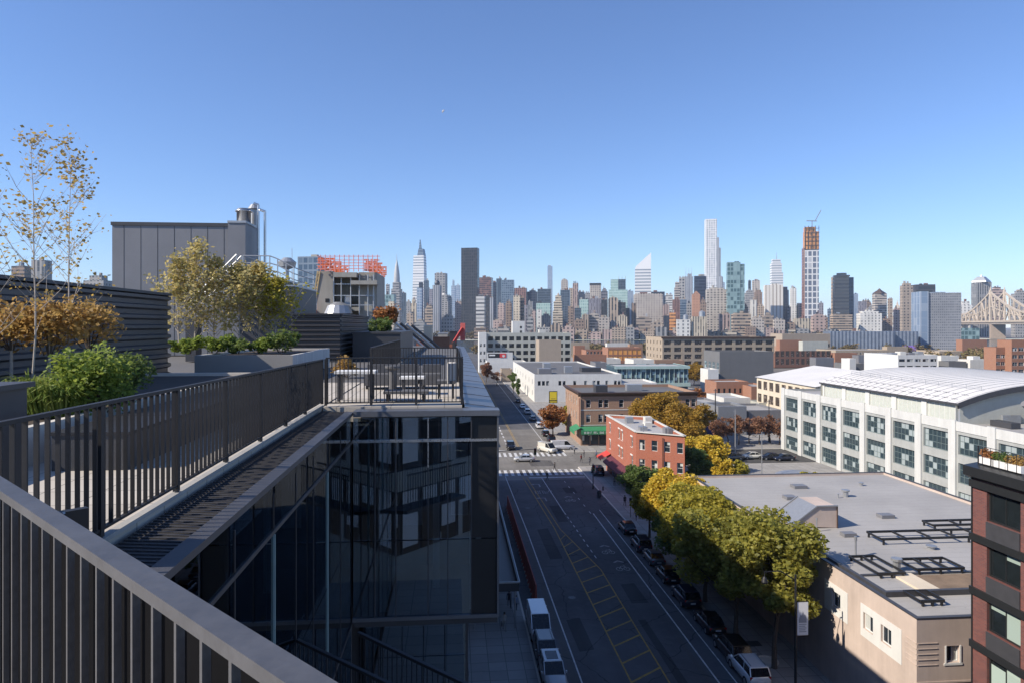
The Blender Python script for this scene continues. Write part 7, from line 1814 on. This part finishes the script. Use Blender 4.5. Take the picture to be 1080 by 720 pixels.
# ================================================================ PEOPLE
def person_mat(name, trousers, top, skin=(.35,.22,.16)):
    n = NT(name); x,y,z = n.sep(n.obj()); w = n.noise(9,3)
    c = n.mix(n.math('GREATER_THAN', z, .92), trousers, top)
    c = n.mix(n.math('GREATER_THAN', z, 1.47), c, skin)
    c = n.mix(n.math('LESS_THAN', z, .09), c, (.02,.02,.02))
    n.base(n.mix(n.math('MULTIPLY', w, .35), c, (.02,.02,.02))); n.rough(.85); return n.m
def body_mesh(stride):
    """one continuous figure grown from a jointed skeleton"""
    s = stride
    J = {'pel':(0,0,.95,.135),'bel':(0,.0,1.1,.13),'che':(0,.0,1.32,.15),'nek':(0,.01,1.47,.058),'hed':(0,.025,1.6,.095),'top':(0,.02,1.7,.075),
         'hl':(-.09,0,.88,.095),'kl':(-.1,s*.5+.03,.5,.062),'al':(-.1,s*.9-.03,.1,.045),'tl':(-.11,s*.9+.13,.045,.04),
         'hr':(.09,0,.88,.095),'kr':(.1,-s*.3+.03,.5,.062),'ar':(.1,-s*.95-.03,.12,.045),'tr':(.11,-s*.95+.12,.05,.04),
         'sl':(-.19,0,1.4,.06),'el':(-.24,-s*.35-.02,1.14,.045),'wl':(-.24,-s*.6+.06,.9,.034),'fl':(-.235,-s*.7+.1,.8,.03),
         'sr':(.19,0,1.4,.06),'er':(.24,s*.3-.02,1.14,.045),'wr':(.24,s*.5+.08,.9,.034),'fr':(.235,s*.55+.13,.8,.03)}
    ks = list(J); ix = {k:i for i,k in enumerate(ks)}
    E = [('pel','bel'),('bel','che'),('che','nek'),('nek','hed'),('hed','top'),('pel','hl'),('hl','kl'),('kl','al'),('al','tl'),('pel','hr'),('hr','kr'),('kr','ar'),('ar','tr'),('che','sl'),('sl','el'),('el','wl'),('wl','fl'),('che','sr'),('sr','er'),('er','wr'),('wr','fr')]
    me = bpy.data.meshes.new('person_body'); me.from_pydata([J[k][:3] for k in ks],[(ix[a],ix[b]) for a,b in E],[])
    return me, [J[k][3] for k in ks], ix['pel']
def make_body(stride):
    me, rad, root = body_mesh(stride)
    o = bpy.data.objects.new('skeleton', me); COL.objects.link(o)
    md = o.modifiers.new('skin','SKIN')
    for i, v in enumerate(me.skin_vertices[0].data): v.radius = (rad[i], rad[i]*.85); v.use_root = (i == root)
    md.use_smooth_shade = True
    sb = o.modifiers.new('sub','SUBSURF'); sb.levels = 1; sb.render_levels = 1
    dg = bpy.context.evaluated_depsgraph_get(); res = bpy.data.meshes.new_from_object(o.evaluated_get(dg))
    bpy.data.objects.remove(o); return res
BODY = [make_body(.0), make_body(.28), make_body(-.3)]
HAIR = MB().lathe((0,.005,1.6),[(.09,-.04),(.108,.03),(.095,.09),(.05,.125),(.01,.135)],12).mesh('hair', surf('dark_hair',(.02,.015,.012),.7,.2), (0,0,0), True)
def person(label, t, s, face, pose, trousers, top, z=.134, extra=None):
    me = BODY[pose].copy(); me.materials.clear(); me.materials.append(person_mat('clothes', trousers, top))
    o = bpy.data.objects.new('person', me); COL.objects.link(o); o.location = W(t,s,z); o.rotation_euler = (0,0,A+face); tag(o, label, 'person'); ORG[o] = (0,0,0)
    h = bpy.data.objects.new('hair', HAIR); COL.objects.link(h); h.parent = o
    if extra == 'bag':
        m = MB(); m.box(.2,.34,-.12,.2,.45,.82); m.tube((.25,.04,.8),(.25,.06,.95),.012); b = solo('bag', m, M['fabric_grey'], 'dark bag hanging from the hand of the pale dressed walker', 'bag', loc=W(t,s,z), rot=A+face)
    return o
t_,s_ = GP(532,664,.13); person('pale clothed person walking on the near pavement below the glass building', t_, s_, R(180), 1, (.32,.3,.27), (.4,.38,.35), extra='bag')
t_,s_ = GP(544,645,.13); person('person in blue grey jacket beside the white van', t_, s_, R(0), 2, (.05,.06,.08), (.25,.3,.38))
t_,s_ = GP(659,533,.13); person('person in black walking along the shaded far pavement', t_, s_, R(180), 1, (.015,.015,.02), (.02,.02,.025))
t_,s_ = GP(577,506); person('person in dark coat crossing at the near crosswalk', t_, s_, R(-80), 1, (.02,.02,.025), (.03,.03,.03), z=.008)
t_,s_ = GP(585,496); person('second dark figure crossing, just behind the near crosswalk', t_, s_, R(100), 2, (.02,.02,.03), (.04,.035,.03), z=.008)
t_,s_ = GP(616,482,.13); person('person in a dark top by the corner shops under the green awning', t_, s_, R(90), 0, (.03,.03,.05), (.06,.05,.05))
t_,s_ = GP(606,478,.13); person('person in a white top standing outside the corner shop', t_, s_, R(40), 0, (.03,.03,.04), (.5,.5,.48))
for k,(x,y,f,p,tr_,tp_,lab) in enumerate(((613,487,200,1,(.03,.03,.04),(.3,.06,.05),'person in a red top walking on the far corner pavement'),(622,490,20,2,(.05,.05,.07),(.12,.13,.16),'person in grey walking at the kerb opposite the red awning'),(629,483,120,0,(.03,.03,.03),(.1,.12,.2),'person in a blue top standing beyond the red awning'),(648,512,170,1,(.02,.02,.03),(.2,.19,.17),'person in a tan jacket passing the dark car at the brick corner'),(537,640,0,1,(.03,.03,.04),(.03,.03,.04),'person in dark clothes under the scaffold shed'),(671,548,10,2,(.06,.06,.08),(.15,.13,.12),'person in brown near the slim street sign'))):
    t_,s_ = GP(x,y,.13); person(lab, t_, s_, R(f), p, tr_, tp_)

# ================================================================ MOON AND AIR
mo = MB(); ax = sd; p1 = ax.orthogonal().normalized(); p2 = ax.cross(p1)      # the sunlit half of the day moon
rings_ = []
for k in range(8):
    g = R(2+k*12); rings_.append([tuple(ax*(24*math.sin(g))+p1*(24*math.cos(g)*math.cos(h_))+p2*(24*math.cos(g)*math.sin(h_))) for h_ in [2*math.pi*q_/20 for q_ in range(20)]])
mo.loft(rings_)
solo('moon', mo, surf('moon_dust',(.36,.36,.38),1.0,.25,.05,.2), 'small pale half moon high in the clear daytime sky', 'moon', loc=((468-540)/720*9000,9000,H+(343-118)/720*9000), rot=0, smooth=True)
hz = MB(); hz.box(-6100,6100,-3100,12100,-2.4,450)
ho = bpy.data.objects.new('haze', hz.mesh('haze', None)); COL.objects.link(ho); ho['kind'] = 'stuff'; ho['label'] = 'thin pale autumn haze over the city'
hm = bpy.data.materials.new('haze_air'); hm.use_nodes = True; hm.node_tree.nodes.clear()
pv = hm.node_tree.nodes.new('ShaderNodeVolumePrincipled'); pv.inputs['Density'].default_value = .00006; pv.inputs['Color'].default_value = (.62,.77,1,1); pv.inputs['Anisotropy'].default_value = .0
out_ = hm.node_tree.nodes.new('ShaderNodeOutputMaterial'); hm.node_tree.links.new(pv.outputs[0], out_.inputs['Volume'])
ho.data.materials.append(hm)
